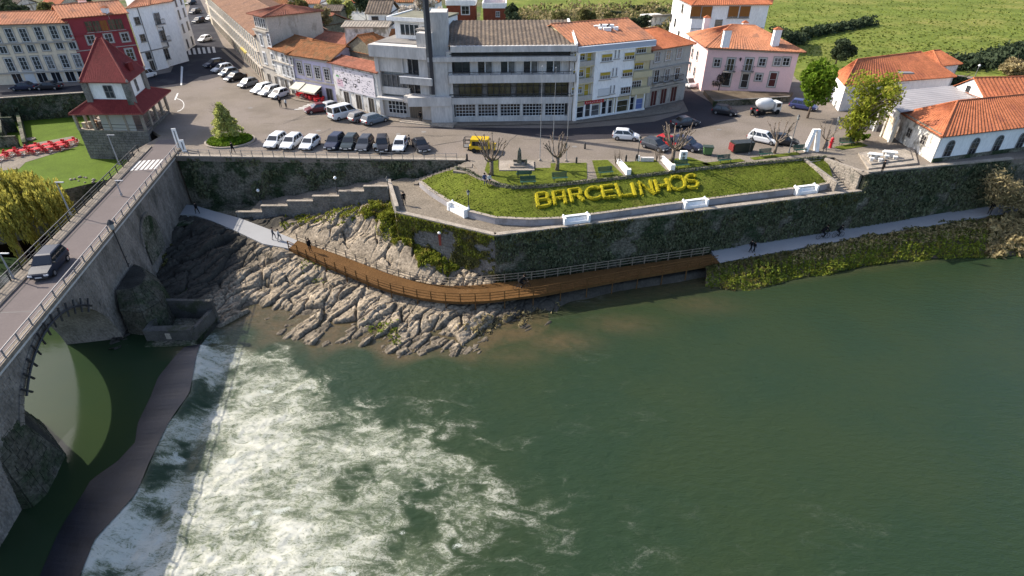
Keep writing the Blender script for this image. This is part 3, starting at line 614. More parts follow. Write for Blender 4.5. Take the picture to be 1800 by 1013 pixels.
for o0 in (BW-1.5,):
    mb.poly([(q.x,q.y,.027) for q in (B(-2,o0),B(80,o0),B(80,o0+.12),B(-2,o0+.12))][::-1])
mb.build('edge_line',M('gutter',(.07,.065,.062)),br)
for s in (6.8,14.5,21.5,30.,38.,47,56):
    mb=MB(); mb.poly([(q.x,q.y,.026) for q in (B(s,BW-1.05),B(s+.5,.55),B(s+.58,.55),B(s+.08,BW-1.05))]); mb.build('expansion_joint',trim,br)
# facing blocks on the downstream side
rr=random.Random(2); bl=[]; z=-10.4
while z<-.35:
    h=rr.uniform(.36,.5); s=0
    while s<58:
        l=rr.uniform(.5,1.05); zt=min(z+h,-.27)
        if all(zz>max(zb(s)+.0,-99) for zz in (z,)) and z>max(zb(s),zb(s+l))+.42*(zb(s+l/2)>-10.5): bl.append((s,s+l,z,zt))
        s+=l
    z+=h
bl.sort(key=lambda b:-b[0]); st=MB()
for k,(a,b,za,zt) in enumerate(bl):
    o=rr.uniform(.0,.03) if a<30 else rr.uniform(.01,.05); g=.015; e=.04; V=[]
    for (s,zz,oo) in ((a+g,za+g,-.045),(b-g,za+g,-.045),(b-g,zt-g,-.045),(a+g,zt-g,-.045),(a+e,za+e,-.05-o),(b-e,za+e,-.05-o),(b-e,zt-e,-.05-o),(a+e,zt-e,-.05-o)):
        p=B(s,oo+.1); V.append((p.x,p.y,zz))
    F=[(7,6,5,4),(4,5,1,0),(5,6,2,1),(6,7,3,2),(7,4,0,3)]
    if k<230 and a>43: q=MB(); q.add(V,F); q.build('stone_block',bridge_stone,br)
    else: st.add(V,F)
st.build('stone_facing',bridge_stone,br)['kind']='stuff'
nv=44
for i in range(nv):
    a0=math.pi*i/nv; a1=math.pi*(i+.93)/nv; V=[]
    for oo in (.3,-.06):
        for r_,a in ((AR-.0,a0),(AR-.0,a1),(AR+.5,a1),(AR+.5,a0)):
            p=B(AS-r_*math.cos(a),oo); V.append((p.x,p.y,AZ+r_*math.sin(a)))
    q=MB(); q.add(V,[(0,1,2,3),(7,6,5,4),(0,4,5,1),(1,5,6,2),(2,6,7,3),(3,7,4,0)]); q.build('voussoir',bridge_stone,br)
# bricked-up half arch near the bank
p=PLN(265,412,f0,f1); s0=(Vector((p.x,p.y))-f0).dot(bd); r0=2.5; z0=p.z-.3
mb=MB(); pts=[B(s0-r0*math.cos(math.pi*i/20),-.09) for i in range(21)]
mb.poly([(q.x,q.y,z0+r0*math.sin(math.pi*i/20)) for i,q in enumerate(pts)]+[(pts[-1].x,pts[-1].y,z0-2.5),(pts[0].x,pts[0].y,z0-2.5)]); mb.build('blind_arch_infill',stone_d,br)
for i in range(20):
    V=[]
    for oo in (.0,-.13):
        for r_,a in ((r0,math.pi*i/20),(r0,math.pi*(i+.92)/20),(r0+.4,math.pi*(i+.92)/20),(r0+.4,math.pi*i/20)):
            p=B(s0-r_*math.cos(a),oo); V.append((p.x,p.y,z0+r_*math.sin(a)))
    q=MB(); q.add(V,[(0,1,2,3),(7,6,5,4),(0,4,5,1),(1,5,6,2),(2,6,7,3),(3,7,4,0)]); q.build('voussoir',bridge_stone,br)
# cutwaters: stepped courses of single stones
def cutwater(pts_base,pts_top,z0,z1,parts,closed_from=0,mat=stone_pier):
    mb=MB(); mb.loft([[(p.x,p.y,z0) for p in pts_base],[(p.x,p.y,z1) for p in pts_top]]); c=mb.build('pier_cutwater',mortar,br)
    n=len(pts_base); rr=random.Random(5); z=z0; k=0; rest=MB()
    while z<z1-.05:
        h=.36; t0=(z-z0)/(z1-z0); t1=min(1,(z+h-.03-z0)/(z1-z0))
        for i in range(n-1):
            a0=pts_base[i].lerp(pts_top[i],t0); b0=pts_base[i+1].lerp(pts_top[i+1],t0); a1=pts_base[i].lerp(pts_top[i],t1); b1=pts_base[i+1].lerp(pts_top[i+1],t1)
            L_=(b0-a0).length; u=0
            if L_<.2: continue
            d=(b0-a0)/L_; nn=Vector((d.y,-d.x))
            while u<L_-.06:
                l=min(rr.uniform(.45,.95),L_-u); ta,tb=(u+.015)/L_,(u+l-.015)/L_; o=rr.uniform(.05,.13); u+=l
                V=[]
                for q0,q1,oo in ((a0,b0,-.03),(a0,b0,o)):
                    for tt in (ta,tb): p=q0.lerp(q1,tt)+nn*oo; V.append((p.x,p.y,z+.015))
                for q0,q1,oo in ((a1,b1,-.03),(a1,b1,o)):
                    for tt in (ta,tb): p=q0.lerp(q1,tt)+nn*oo; V.append((p.x,p.y,min(z+h,z1)))
                F=[(2,3,7,6),(4,6,7,5),(0,1,3,2),(0,2,6,4),(1,5,7,3)]
                k+=1
                if k>parts: rest.add(V,F)
                else: q=MB(); q.add(V,F); q.build('stone_block',mat,c)
        z+=h
    if rest.f: rest.build('stone_facing',mat,c)['kind']='stuff'
V2=lambda x,y:Vector((x,y))
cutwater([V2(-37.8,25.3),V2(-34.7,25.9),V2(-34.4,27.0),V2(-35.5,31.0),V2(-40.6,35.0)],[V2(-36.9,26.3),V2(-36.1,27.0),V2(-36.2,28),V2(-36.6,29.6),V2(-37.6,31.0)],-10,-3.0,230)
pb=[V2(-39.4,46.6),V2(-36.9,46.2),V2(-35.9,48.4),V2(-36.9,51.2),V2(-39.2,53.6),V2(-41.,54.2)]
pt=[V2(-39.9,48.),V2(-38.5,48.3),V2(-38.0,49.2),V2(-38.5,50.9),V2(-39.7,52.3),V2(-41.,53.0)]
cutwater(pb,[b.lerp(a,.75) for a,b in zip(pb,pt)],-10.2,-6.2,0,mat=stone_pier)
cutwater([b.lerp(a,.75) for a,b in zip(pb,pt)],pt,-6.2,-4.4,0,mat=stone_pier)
# railings
def railing(name,label,o,posts,mat,h,rails,step,s0=-1,s1=62,curb=None):
    r=thing(name,label,'railing',(B(s0,o).x,B(s0,o).y,0))
    if curb: mb=MB(); mb.prism([B(s0,o-.16),B(s1,o-.16),B(s1,o+.16),B(s0,o+.16)],-.008,curb); mb.build('stone_curb',pave2,r)
    for z,rad_ in rails:
        mb=MB(); mb.tube([(*B(s0,o),z),(*B(s1,o),z)],rad_,6); mb.build('rail',mat,r)
    s=s0; me=None
    while s<s1:
        p=B(s,o); k=1.5 if s<.3 else 1
        if me is None:
            mb=MB(); mb.box(-.045,.045,-.045,.045,0,h); q=mb.build('post',posts,None); me=q.data; q.parent=r; q.location=Vector((p.x,p.y,0))-r.location
        else: link('post',me,r,Vector((p.x,p.y,0))-r.location)
        s+=step
    return r
railing('bridge_railing','pale metal railing on stone curb along the downstream edge of the bridge',.0,irond,railm,1.0,((1.0,.05),(.62,.03),(.32,.03)),2.0,curb=.30)
railing('bridge_railing','dark metal railing along the far upstream edge of the bridge',BW,trim,trim,1.05,((1.05,.055),(.7,.03),(.4,.03)),2.0,curb=.12)
# arch light garland
g=thing('arch_light_garland','curved black light frame with crossbars hung on the bridge arch','light frame',(*B(AS,-.25),AZ+AR))
a0,a1=rad(49),rad(131)
def ar(r_,a,o=-.3): p=B(AS+r_*math.cos(a),o); return Vector((p.x,p.y,AZ+r_*math.sin(a)))
mb=MB(); mb.tube([ar(AR+.2,a0+(a1-a0)*i/24) for i in range(25)],.10,6); mb.build('arch_tube',iron,g)
for i in range(12):
    a=a0+(a1-a0)*(i+.35)/11.8
    mb=MB(); mb.tube([ar(AR-.42,a),ar(AR+.85,a)],.09,6); mb.build('crossbar',iron,g)
for i in (2,6,10):
    mb=MB(); mb.tube([ar(AR+.2,a0+(a1-a0)*i/12),ar(AR+.2,a0+(a1-a0)*i/12,.1)],.04,5); mb.build('bracket',iron,g)
# lamp posts on the bridge
for (bx,by,tx,ty,lab) in ((210,290,188,238,'slim steel lamp post on the bridge in front of the stone pavilion base'),(125,378,101,321,'slim steel lamp post on the bridge before the yellow willow'),(214,344,196,318,'short steel lamp post on the bridge beside the lawn edge'),(24,490,-3,446,'slim steel lamp post at the left edge of the photo on the bridge')):
    p=W(bx,by,.1); h=hgt((bx,by),(tx,ty)); r=thing('lamp_post',lab,'lamp post',(p.x,p.y,.1),0,'lamp posts on the bridge')
    mb=MB(); mb.tube([(0,0,0),(0,0,h)],[.09,.05],8); mb.build('pole',irong,r,world=False)
    mb=MB(); mb.lathe([(.12,0),(.12,.3),(.1,.32)],8); mb.build('base',irong,r,world=False)
    mb=MB(); mb.cbox((.35,0,h),(.9,.16,.09)); mb.build('lamp_head',irong,r,world=False)
p=PLN(222,470,f0,f1); t=PLN(193,404,f0,f1); q=B((Vector((p.x,p.y))-f0).dot(bd),-.25); r=thing('street_lantern','black lantern on a tall pole fixed to the bridge face','lantern',(q.x,q.y,p.z)); hh=t.z-p.z
mb=MB(); mb.tube([(0,0,0),(0,0,hh)],.06,6); mb.build('pole',iron,r,world=False)
def lantern(r,h,s=1.):
    mb=MB(); mb.lathe([(.12*s,h),(.2*s,h+.42*s)],6); a=mb.build('lantern_glass',P('lantern_glass',(.35,.36,.34),.2),r,world=False)
    mb=MB(); mb.lathe([(.26*s,h+.42*s),(.14*s,h+.6*s),(.03*s,h+.72*s)],6); mb.build('lantern_cap',iron,r,world=False)
    mb=MB(); mb.lathe([(.05*s,h-.08*s),(.15*s,h)],6); mb.build('lantern_base',iron,r,world=False)
lantern(r,hh,1.5)
mb=MB(); mb.box(0,.04,-.02,.3,hh*.25,hh*.25+.06); mb.box(0,.04,-.02,.3,.3,.36); mb.build('bracket',iron,r,world=False)
# white totem posts at the bridge head
for (bx,by,tx,ty,lab) in ((316,262,305,226,'tall white sign post at the bridge head, taller of the pair'),(325,268,314,246,'low white sign post at the bridge head, shorter of the pair')):
    p=W(bx,by,0); h=hgt((bx,by),(tx,ty)); r=thing('sign_post',lab,'sign post',(p.x,p.y,0),rad(15))
    mb=MB(); mb.box(-.28,.28,-.06,.06,.12,h); mb.build('panel',white,r,world=False)
    mb=MB(); mb.box(-.34,.34,-.12,.12,0,.12); mb.build('base',stone_l,r,world=False)
    mb=MB(); mb.box(-.08,.08,-.066,-.06,.4,h-.3); mb.build('stripe',irond,r,world=False)
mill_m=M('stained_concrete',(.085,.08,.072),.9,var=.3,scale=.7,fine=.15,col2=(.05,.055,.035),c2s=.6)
# mill ruin between the pier and the weir
mr=thing('mill_ruin','roofless concrete mill chamber at the end of the weir under the bridge','ruin',(-34.5,47,-9.5))
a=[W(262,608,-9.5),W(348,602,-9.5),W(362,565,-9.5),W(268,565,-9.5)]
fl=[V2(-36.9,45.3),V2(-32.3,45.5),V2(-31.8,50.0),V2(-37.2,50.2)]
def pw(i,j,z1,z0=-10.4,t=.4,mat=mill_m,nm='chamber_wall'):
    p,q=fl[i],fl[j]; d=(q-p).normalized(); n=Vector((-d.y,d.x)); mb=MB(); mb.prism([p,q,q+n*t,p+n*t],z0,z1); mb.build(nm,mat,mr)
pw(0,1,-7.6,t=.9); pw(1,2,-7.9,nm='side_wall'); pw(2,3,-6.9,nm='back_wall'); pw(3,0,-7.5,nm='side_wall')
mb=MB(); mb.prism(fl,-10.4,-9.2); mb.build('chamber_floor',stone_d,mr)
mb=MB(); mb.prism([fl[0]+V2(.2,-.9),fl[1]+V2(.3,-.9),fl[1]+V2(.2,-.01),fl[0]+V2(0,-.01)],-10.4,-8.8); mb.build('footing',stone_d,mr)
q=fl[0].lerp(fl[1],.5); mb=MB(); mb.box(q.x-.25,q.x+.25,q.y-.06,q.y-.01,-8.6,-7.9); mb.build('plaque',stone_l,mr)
# railing on top of the retaining wall
r=thing('wall_railing','thin metal railing along the top of the retaining wall by the parked cars','railing',(-45.2,74.1,0)); me=None
for i in range(27):
    x=-45.0+i*1.45; y=74.15-(x+45.4)*.0426
    if me is None: mb=MB(); mb.box(-.03,.03,-.03,.03,.16,1.05); q=mb.build('post',irond,None); me=q.data; q.parent=r; q.location=(x+45.2,y-74.1,0)
    else: link('post',me,r,(x+45.2,y-74.1,0))
for z in (.6,1.03): mb=MB(); mb.tube([(-45.3,74.15,z),(-7.3,72.53,z)],.022,4); mb.build('rail',irond,r)
# ================================================================ BUILDINGS
MC={}
def cm(key,fn):
    if key not in MC: MC[key]=fn()
    return MC[key]
def mesh_of(mb,name,mat):
    me=bpy.data.meshes.new(name); me.from_pydata([tuple(p) for p in mb.v],[],mb.f); me.materials.append(mat); return me
def patch(mb,a,b,c,d,per=.5,hh=.07,lift=.1):
    """tiled roof plane: eave a->b, ridge d->c, with raised tile rows running down the slope"""
    a,b,c,d=[Vector(q) for q in (a,b,c,d)]; n=(b-a).cross(d-a).normalized()
    if n.z<0: n=-n
    L_=max((b-a).length,(c-d).length); k=max(2,int(L_/per)); lo=[];hi=[]
    for i in range(2*k+1):
        t=i/(2*k); o=n*(lift+(hh if i%2 else 0)); lo.append(a.lerp(b,t)+o); hi.append(d.lerp(c,t)+o)
    v=lo+hi; m=2*k+1; mb.add(v,[(i,i+1,m+i+1,m+i) for i in range(m-1)])
    mb.add([a,b,a+n*lift,b+n*lift],[(0,1,3,2)]); mb.add([a,d,a+n*lift,d+n*lift],[(0,1,3,2)]); mb.add([b,c,b+n*lift,c+n*lift],[(0,1,3,2)])
class House:
    def __init__(s,label,pts,h,mat,name='house',cat='house',z0=0.,zb=None,group=None):
        s.p=[Vector((q[0],q[1])) for q in pts]; s.h=h if isinstance(h,(list,tuple)) else [h]*len(pts); s.z0=z0
        s.root=thing(name,label,cat,(s.p[0].x,s.p[0].y,z0),0,group)
        mb=MB(); n=len(s.p); zb=z0-.3 if zb is None else zb
        mb.loft([[(q.x,q.y,zb) for q in s.p],[(q.x,q.y,s.h[i]) for i,q in enumerate(s.p)]]); s.wall=mb.build('wall',mat,s.root); s.mat=mat
    def face(s,i): return s.p[i],s.p[(i+1)%len(s.p)]
    def rz(s,i): a,b=s.face(i); return math.atan2(b.y-a.y,b.x-a.x)
    def at(s,i,u,z,off=0.):          # local position on face i
        a,b=s.face(i); d=(b-a).normalized(); n=Vector((d.y,-d.x)); p=a+d*u+n*off-s.p[0]; return Vector((p.x,p.y,z-s.z0))
    def px(s,i,x,y):                 # (u,z) of a photo pixel on face i
        a,b=s.face(i); q=PLN(x,y,a,b); d=(b-a).normalized(); return (Vector((q.x,q.y))-a).dot(d),q.z
    def win(s,i,u,z,w,h,fm=None,gm=None,nv=1,nh=1,sur=None,sill=True,arch=False,kind='window',shut=None,balc=None):
        fm=fm or frame_w; gm=gm or (glass if random.random()>.27 or arch else glass2)
        def fr():
            mb=MB(); t=.09; y0,y1=-.09,.03
            if arch:
                k=10; r=w/2
                for a in range(k):
                    a0,a1=math.pi*a/k,math.pi*(a+1)/k; q=[(r*math.cos(x)*e,h-r+r*math.sin(x)*e) for x,e in ((a0,1),(a1,1),(a1,1.18),(a0,1.18))]
                    mb.add([(x,y0,z_) for x,z_ in q]+[(x,y1,z_) for x,z_ in q],[(0,1,2,3),(0,1,5,4),(3,2,6,7)])
                for sx in (-1,1): mb.box(*sorted((sx*r,sx*r*1.18)),y0,y1,0,h-r)
                mb.box(-.025,.025,y0+.03,y1,0,h); mb.box(-r,r,y0+.03,y1,h-r-.03,h-r+.03); mb.box(-r,r,y0+.03,y1,(h-r)*.5-.02,(h-r)*.5+.02)
                return mesh_of(mb,'window_frame',fm)
            mb.box(-w/2,-w/2+t,y0,y1,0,h); mb.box(w/2-t,w/2,y0,y1,0,h); mb.box(-w/2+t,w/2-t,y0,y1,h-t,h); mb.box(-w/2+t,w/2-t,y0,y1,0,t)
            for k in range(1,nv+1): x=-w/2+w*k/(nv+1); mb.box(x-.03,x+.03,y0+.02,y1,t,h-t)
            for k in range(1,nh+1): z_=h*k/(nh+1); mb.box(-w/2+t,w/2-t,y0+.03,y1,z_-.022,z_+.022)
            return mesh_of(mb,'window_frame',fm)
        r_=lambda q:round(q,2)
        o=link(kind,cm(('f',r_(w),r_(h),fm.name,nv,nh,arch),fr),s.root,s.at(i,u,z),s.rz(i))
        def pn():
            mb=MB()
            if arch: mb.prism([(w/2*math.cos(math.pi*a/10),0) for a in range(2)],0,.1) if 0 else mb.poly([(-w/2,-.04,0),(w/2,-.04,0)]+[(w/2*math.cos(math.pi*a/10),-.04,h-w/2+w/2*math.sin(math.pi*a/10)) for a in range(11)])
            else: mb.box(-w/2+.05,w/2-.05,-.045,0,.05,h-.05)
            return mesh_of(mb,'pane',gm)
        link('pane' if kind=='window' else 'door_leaf',cm(('p',r_(w),r_(h),gm.name,arch),pn),o)
        if sur:
            def sr():
                mb=MB(); e=.2; y0,y1=-.06,.02; mb.box(-w/2-e,-w/2,y0,y1,-.02,h+e); mb.box(w/2,w/2+e,y0,y1,-.02,h+e); mb.box(-w/2,w/2,y0,y1,h,h+e); mb.box(-w/2-e,w/2+e,y0-.06,y1,-.18,-.02); return mesh_of(mb,'surround',sur)
            link('surround',cm(('s',r_(w),r_(h),sur.name),sr),o)
        elif sill:
            def sl_(): mb=MB(); mb.box(-w/2-.12,w/2+.12,-.18,.02,-.12,0); return mesh_of(mb,'sill',frame_s)
            link('sill',cm(('l',r_(w)),sl_),o)
        if shut:
            def sh():
                mb=MB(); mb.box(-w/2+.06,w/2-.06,-.075,-.046,h*(1-shut[1]),h-.06)
                for k in range(int(h*shut[1]/.16)): mb.box(-w/2+.06,w/2-.06,-.09,-.075,h-.1-.16*k-.1,h-.1-.16*k)
                return mesh_of(mb,'shutter',shut[0])
            link('shutter',cm(('h',r_(w),r_(h),shut[0].name,shut[1]),sh),o)
        if balc:
            def bs(): mb=MB(); mb.box(-balc/2,balc/2,-.85,0,-.14,0); return mesh_of(mb,'balcony_slab',frame_s)
            b=link('balcony',cm(('b',r_(balc)),bs),o)
            def rl():
                mb=MB()
                for z_ in (.08,.9): mb.box(-balc/2,balc/2,-.84,-.80,z_,z_+.05); mb.box(-balc/2,-balc/2+.04,-.84,0,z_,z_+.05); mb.box(balc/2-.04,balc/2,-.84,0,z_,z_+.05)
                k=int(balc/.14)
                for q in range(k+1): x=-balc/2+balc*q/k; mb.box(x-.012,x+.012,-.83,-.81,.1,.92)
                return mesh_of(mb,'railing',iron)
            b2=link('balcony_railing',cm(('r',r_(balc)),rl),o)
        return o
    def wpx(s,i,x,y,w,h,**k): u,z=s.px(i,x,y); return s.win(i,u,z-h/2,w,h,**k)
    def door(s,i,x,w,h,mat=greend,**k):
        u,_=s.px(i,x[0],x[1]); k.setdefault('fm',frame_s); return s.win(i,u,s.z0+.05,w,h,gm=mat,kind='door',sill=False,nv=k.pop('nv',1),nh=0,**k)
    def band(s,i,z0,z1,off,mat,name='cornice',u0=0.,u1=None):
        a,b=s.face(i); d=(b-a); L_=d.length; d/=L_; n=Vector((d.y,-d.x)); u1=L_ if u1 is None else u1; mb=MB()
        q=[a+d*u0-n*.05,a+d*u1-n*.05,a+d*u1+n*off,a+d*u0+n*off]; mb.prism([(p.x,p.y) for p in q][::-1],z0,z1); return mb.build(name,mat,s.root)
    def roof(s,kind,rise,mat,over=.45,t=.5,per=.5,hip=.5,ax=0,ridge=True):
        p=s.p; c=sum(p,Vector((0,0)))/len(p)
        if ax: p=p[1:]+p[:1]; h=s.h[1:]+s.h[:1]
        else: h=s.h
        e=[]
        for i,q in enumerate(p):
            a=(q-p[i-1]).normalized(); b=(q-p[(i+1)%4]).normalized(); e.append((*(q+(a+b)*over),h[i]-.02))
        E_=[Vector(q) for q in e]; A0=E_[0].lerp(E_[3],t); B0=E_[1].lerp(E_[2],t); zr=max(h)+rise
        if kind=='hip': L_=(B0-A0).length; k=hip*min((E_[3]-E_[0]).length,L_*1.9)/L_*.5; A1,B1=A0.lerp(B0,k),B0.lerp(A0,k)
        else: A1,B1=A0.copy(),B0.copy()
        A1.z=B1.z=zr; mb=MB()
        patch(mb,E_[0],E_[1],B1,A1,per); patch(mb,E_[2],E_[3],A1,B1,per)
        if kind=='hip': patch(mb,E_[1],E_[2],B1,B1,per); patch(mb,E_[3],E_[0],A1,A1,per)
        mb.poly([q-Vector((0,0,.02)) for q in (E_[3],E_[2],E_[1],E_[0])])
        ro=mb.build('roof',mat,s.root)
        if kind!='hip':
            for x,y in ((0,3),(1,2)):
                q0,q1=p[x],p[y]; m=q0.lerp(q1,t); mb=MB(); mb.poly([(q0.x,q0.y,h[x]-.05),(q1.x,q1.y,h[y]-.05),(m.x,m.y,zr-.06)]); mb.build('gable',s.mat,s.root)
        if ridge:
            mb=MB(); up=Vector((0,0,.13)); mb.tube([A1+up,B1+up],.13,6)
            if kind=='hip':
                for a,b in ((A1,E_[0]),(A1,E_[3]),(B1,E_[1]),(B1,E_[2])): mb.tube([a+up,b+up],.12,6)
            mb.build('ridge_tiles',mat,ro)
        s.ro=ro; s.A1,s.B1=A1,B1; return ro
    def chimney(s,x,y,z,w=.9,d=.7,h=1.6,mat=white,cap=tile_o):
        c=W(x,y,z); mb=MB(); mb.box(c.x-w/2,c.x+w/2,c.y-d/2,c.y+d/2,z-1.6,z+h); o=mb.build('chimney',mat,s.ro)
        mb=MB(); mb.loft([[(c.x-w*.65,c.y-d*.65,z+h),(c.x+w*.65,c.y-d*.65,z+h),(c.x+w*.65,c.y+d*.65,z+h),(c.x-w*.65,c.y+d*.65,z+h)],[(c.x-w*.1,c.y-d*.1,z+h+.4),(c.x+w*.1,c.y-d*.1,z+h+.4),(c.x+w*.1,c.y+d*.1,z+h+.4),(c.x-w*.1,c.y+d*.1,z+h+.4)]]); mb.build('chimney_cap',cap,o)
def rect(a,b,depth):
    a=Vector((a[0],a[1])); b=Vector((b[0],b[1])); d=(b-a).normalized(); n=Vector((-d.y,d.x)); return [a,b,b+n*depth,a+n*depth]
# --- left: beige row house, burgundy house, white corner house
e1=W(154.5,143); H1=House('long beige four-storey house with two-leaf windows left of the burgundy house',rect(W(-70,153),e1,9),10.55,beige)
for l,w_,h_,k in (([(18,62),(43,62),(69,59),(95,57),(118,56),(-8,64)],1.25,2.35,{}),([(31,86),(55,85),(80,82.5),(105,80),(128,80),(6,88)],1.25,1.35,{}),([(42,112),(65,111),(88,110),(114,108),(137,107),(18,114)],1.25,2.4,{})):
    for j,(x,y) in enumerate(l): H1.wpx(0,x,y,w_,h_,nv=1,nh=2 if h_>2 else 0,sur=frame_s,gm=glass2 if j in(2,4) and h_==2.4 else glass)
for j,x in enumerate((30,53,75,100,125,147)): H1.door(0,(x,136),1.7,2.3,mat=frame_w if j==1 else glass,fm=frame_w)
u,z=H1.px(0,60,75.5); H1.band(0,z-.1,z+.12,.35,frame_s); u,z=H1.px(0,90,126); H1.band(0,z-.1,z+.12,.4,frame_s); H1.band(0,10.2,10.5,.25,frame_s,'eave_cornice')
H1.roof('gable',1.5,tile_f,t=.5)
e2=W(257,129); H2=House('burgundy four-storey house with glazed top floor behind the stone pavilion',rect(e1,e2,11),11.3,burg)
for x,y in ((160,70),(191,67),(220,65.5)): H2.wpx(0,x,y,1.3,1.6,nv=1,nh=1,sur=frame_s)
for x,y in ((175,101),(203,98),(229,96)): H2.wpx(0,x,y,1.3,2.2,nv=1,nh=2,sur=frame_s,gm=glassbrown)
for x,y in ((157,47),(170,46),(183,45),(197,43.5),(210,42.5)): H2.wpx(0,x,y,1.35,2.0,fm=burg,gm=glassbrown if x!=183 else oblind,nv=1,nh=1)
for x in (180,210,240): H2.door(0,(x,125),1.3,2.2)
u,z=H2.px(0,190,56.5); H2.band(0,z-.1,z+.05,.3,burg); u,z=H2.px(0,200,83); H2.band(0,z-.1,z+.05,.12,frame_s)
H2.roof('gable',1.7,tile_f); H2.chimney(146,7,12.6,1.2,.8,.7); H2.chimney(186,22,11.7,1.1,.8,.8)
a,b,c=W(259,128.5),W(297,119),W(311,102)
H3=House('white corner house with balconies on the street corner beside the burgundy house',[a,b,c,Vector((c.x-3,c.y+16)),Vector((c.x-16,c.y+14)),Vector((a.x+3,a.y+12))],12.1,white)
for x,y,kw in ((241,37,{}),(251,67,{}),(261,98,{})): H3.wpx(0,x,y,1.25,1.45,nv=1,nh=1,fm=frame_g,**kw)
for x,y in ((277,33),(287,63)): H3.wpx(0,x,y,1.1,2.1,nv=1,nh=2,fm=frame_g,balc=1.9)
H3.door(0,(269,119),1.1,2.1); H3.wpx(0,293,95,1.2,2.2,nv=1,nh=1,fm=frame_g)
for u in (2,5,8): 
    for z in (3.9,6.9,9.6): H3.win(1,u,z,1.0,2.0,fm=frame_g,nh=2,balc=1.7)
    H3.win(1,u,.4,1.2,2.1,fm=frame_g)
for u in (2,6,10,14):
    for z in (.5,3.9,6.9,9.6): H3.win(2,u,z,1.0,1.9,fm=frame_g,nh=2)
u,z=H3.px(0,280,86); H3.band(0,z-.1,z+.1,.12,frame_g); H3.band(1,z-.1,z+.1,.12,frame_g)
a_,b_=H3.face(0); t=(b_-a_).normalized(); u=(a_.x,)
mb=MB(); q=H3.at(0,(b_-a_).length*.46,0)+Vector((a_.x,a_.y,0)); n=Vector((t.y,-t.x)); mb.box(q.x+n.x*.05-.07,q.x+n.x*.05+.07,q.y+n.y*.05-.1,q.y+n.y*.05+.02,.2,12); mb.build('drainpipe',frame_g,H3.root)
mb=MB(); P6=H3.p; cc=sum(P6,Vector((0,0)))/6; E6=[q+(q-cc).normalized()*.6 for q in P6]
for i in range(6): patch(mb,(*E6[i],12.1),(*E6[(i+1)%6],12.1),(*cc,14.2),(*cc,14.2),.5)
mb.poly([(*q,12.08) for q in E6[::-1]]); H3.ro=mb.build('roof',tile_f,H3.root)
# --- street row descending to the square
e4=W(468,148); far=W(372,42)
H4=House('long pale beige three-storey terrace curving up the street behind the diagonal parking',rect(far,e4,13),8.7,beige_l)
L4=(H4.p[1]-H4.p[0]).length; n4=27
for k in range(n4):
    u=L4-1.7-k*3.05
    for z,h_ in ((6.05,2.0),(3.15,2.2)): H4.win(0,u,z,1.25,h_,fm=frame_w,nv=1,nh=2,sur=frame_s,gm=glass if k%3 else glass2)
    H4.win(0,u,.1,1.5,2.45,fm=frame_s,gm=dred if k%4==1 else greend,kind='door',sill=False,nh=0)
for z in (2.85,5.8): H4.band(0,z-.1,z+.1,.35,frame_s)
H4.band(0,8.35,8.65,.3,frame_s,'eave_cornice'); H4.roof('gable',2.3,M('tan_tile',(.27,.155,.10),.9,var=.2,scale=.6,fine=.18,fscale=3,col2=(.20,.12,.085),c2s=.3),t=.5,per=.6)
# wooden fascia sign over a shop
q=H4.px(0,405,100); H4.band(0,2.75,3.1,.5,P('shop_fascia',(.55,.42,.10)),'shop_fascia',L4-24,L4-17)
e5=W(491,157); H5=House('narrow grey-white four-storey house with orange-roofed attic storey in the row',rect(e4,e5,11),10.0,greywash)
for l in (((460,70.5),(473,71.5)),((466,102),(480,104))):
    for x,y in l: H5.wpx(0,x,y,1.0,1.9,nv=1,nh=2,sur=frame_w)
for x in (474.5,486): H5.door(0,(x,141),1.1,2.3)
u,z=H5.px(0,470,118); H5.band(0,z-.1,z+.1,.15,frame_s); H5.band(0,9.7,10.0,.3,frame_s,'eave_cornice')
d5=(e5-e4).xy.normalized(); n5=Vector((-d5.y,d5.x)); mb=MB(); q=[H5.p[0]+n5*.4,H5.p[1]+n5*.4-d5*.1,H5.p[2],H5.p[3]]; mb.prism(q,10.0,12.4); mb.build('attic_storey',greywash,H5.root)
for k in range(5): o=H5.win(0,.6+k*.95,10.3,.7,1.7,nv=0,nh=1); o.location+=Vector((n5.x*.4,n5.y*.4,0))
H5.h=[12.4]*4; H5.roof('hip',1.2,tile_dull,over=.5)
e6=W(521,168); H6=House('narrow white two-window house with wrought balconies right of the grey-white house',rect(e5,e6,10),7.2,white_old)
for x,y in ((497.5,102),(505,104.5),(512.5,107)): H6.wpx(0,x,y,.9,1.5,nv=1,nh=1)
for x,y in ((499,122.5),(506.5,125),(514,128)): H6.wpx(0,x,y,.95,1.9,nv=1,nh=2,sur=frame_w)
for x in (498,505,514): H6.door(0,(x,153),1.0,2.3,mat=greend if x!=498 else frame_g)
u,z=H6.px(0,506,113); H6.band(0,z-.08,z+.08,.3,frame_s); u,z=H6.px(0,508,139); H6.band(0,z-.08,z+.08,.3,frame_s); H6.roof('gable',1.6,tile_rust)
e7=W(593,181.5); H7=House('lilac two-storey house with rust tiled roof and cream awnings',rect(e6,e7,7.5),7.0,lilac)
for x,y in ((527,119.5),(542.5,124.5),(558.5,128.5),(575,131.5)): H7.wpx(0,x,y,1.2,2.0,nv=1,nh=3,sur=frame_s)
for x in (527,545,562,580): H7.door(0,(x,166),1.5,2.3,mat=greend,fm=frame_g)
u,z=H7.px(0,550,143); H7.band(0,z-.2,z+.12,.12,frame_s); H7.band(0,6.6,6.95,.3,frame_s,'eave_cornice'); H7.roof('gable',1.7,tile_rust,t=.5)
awn=MB
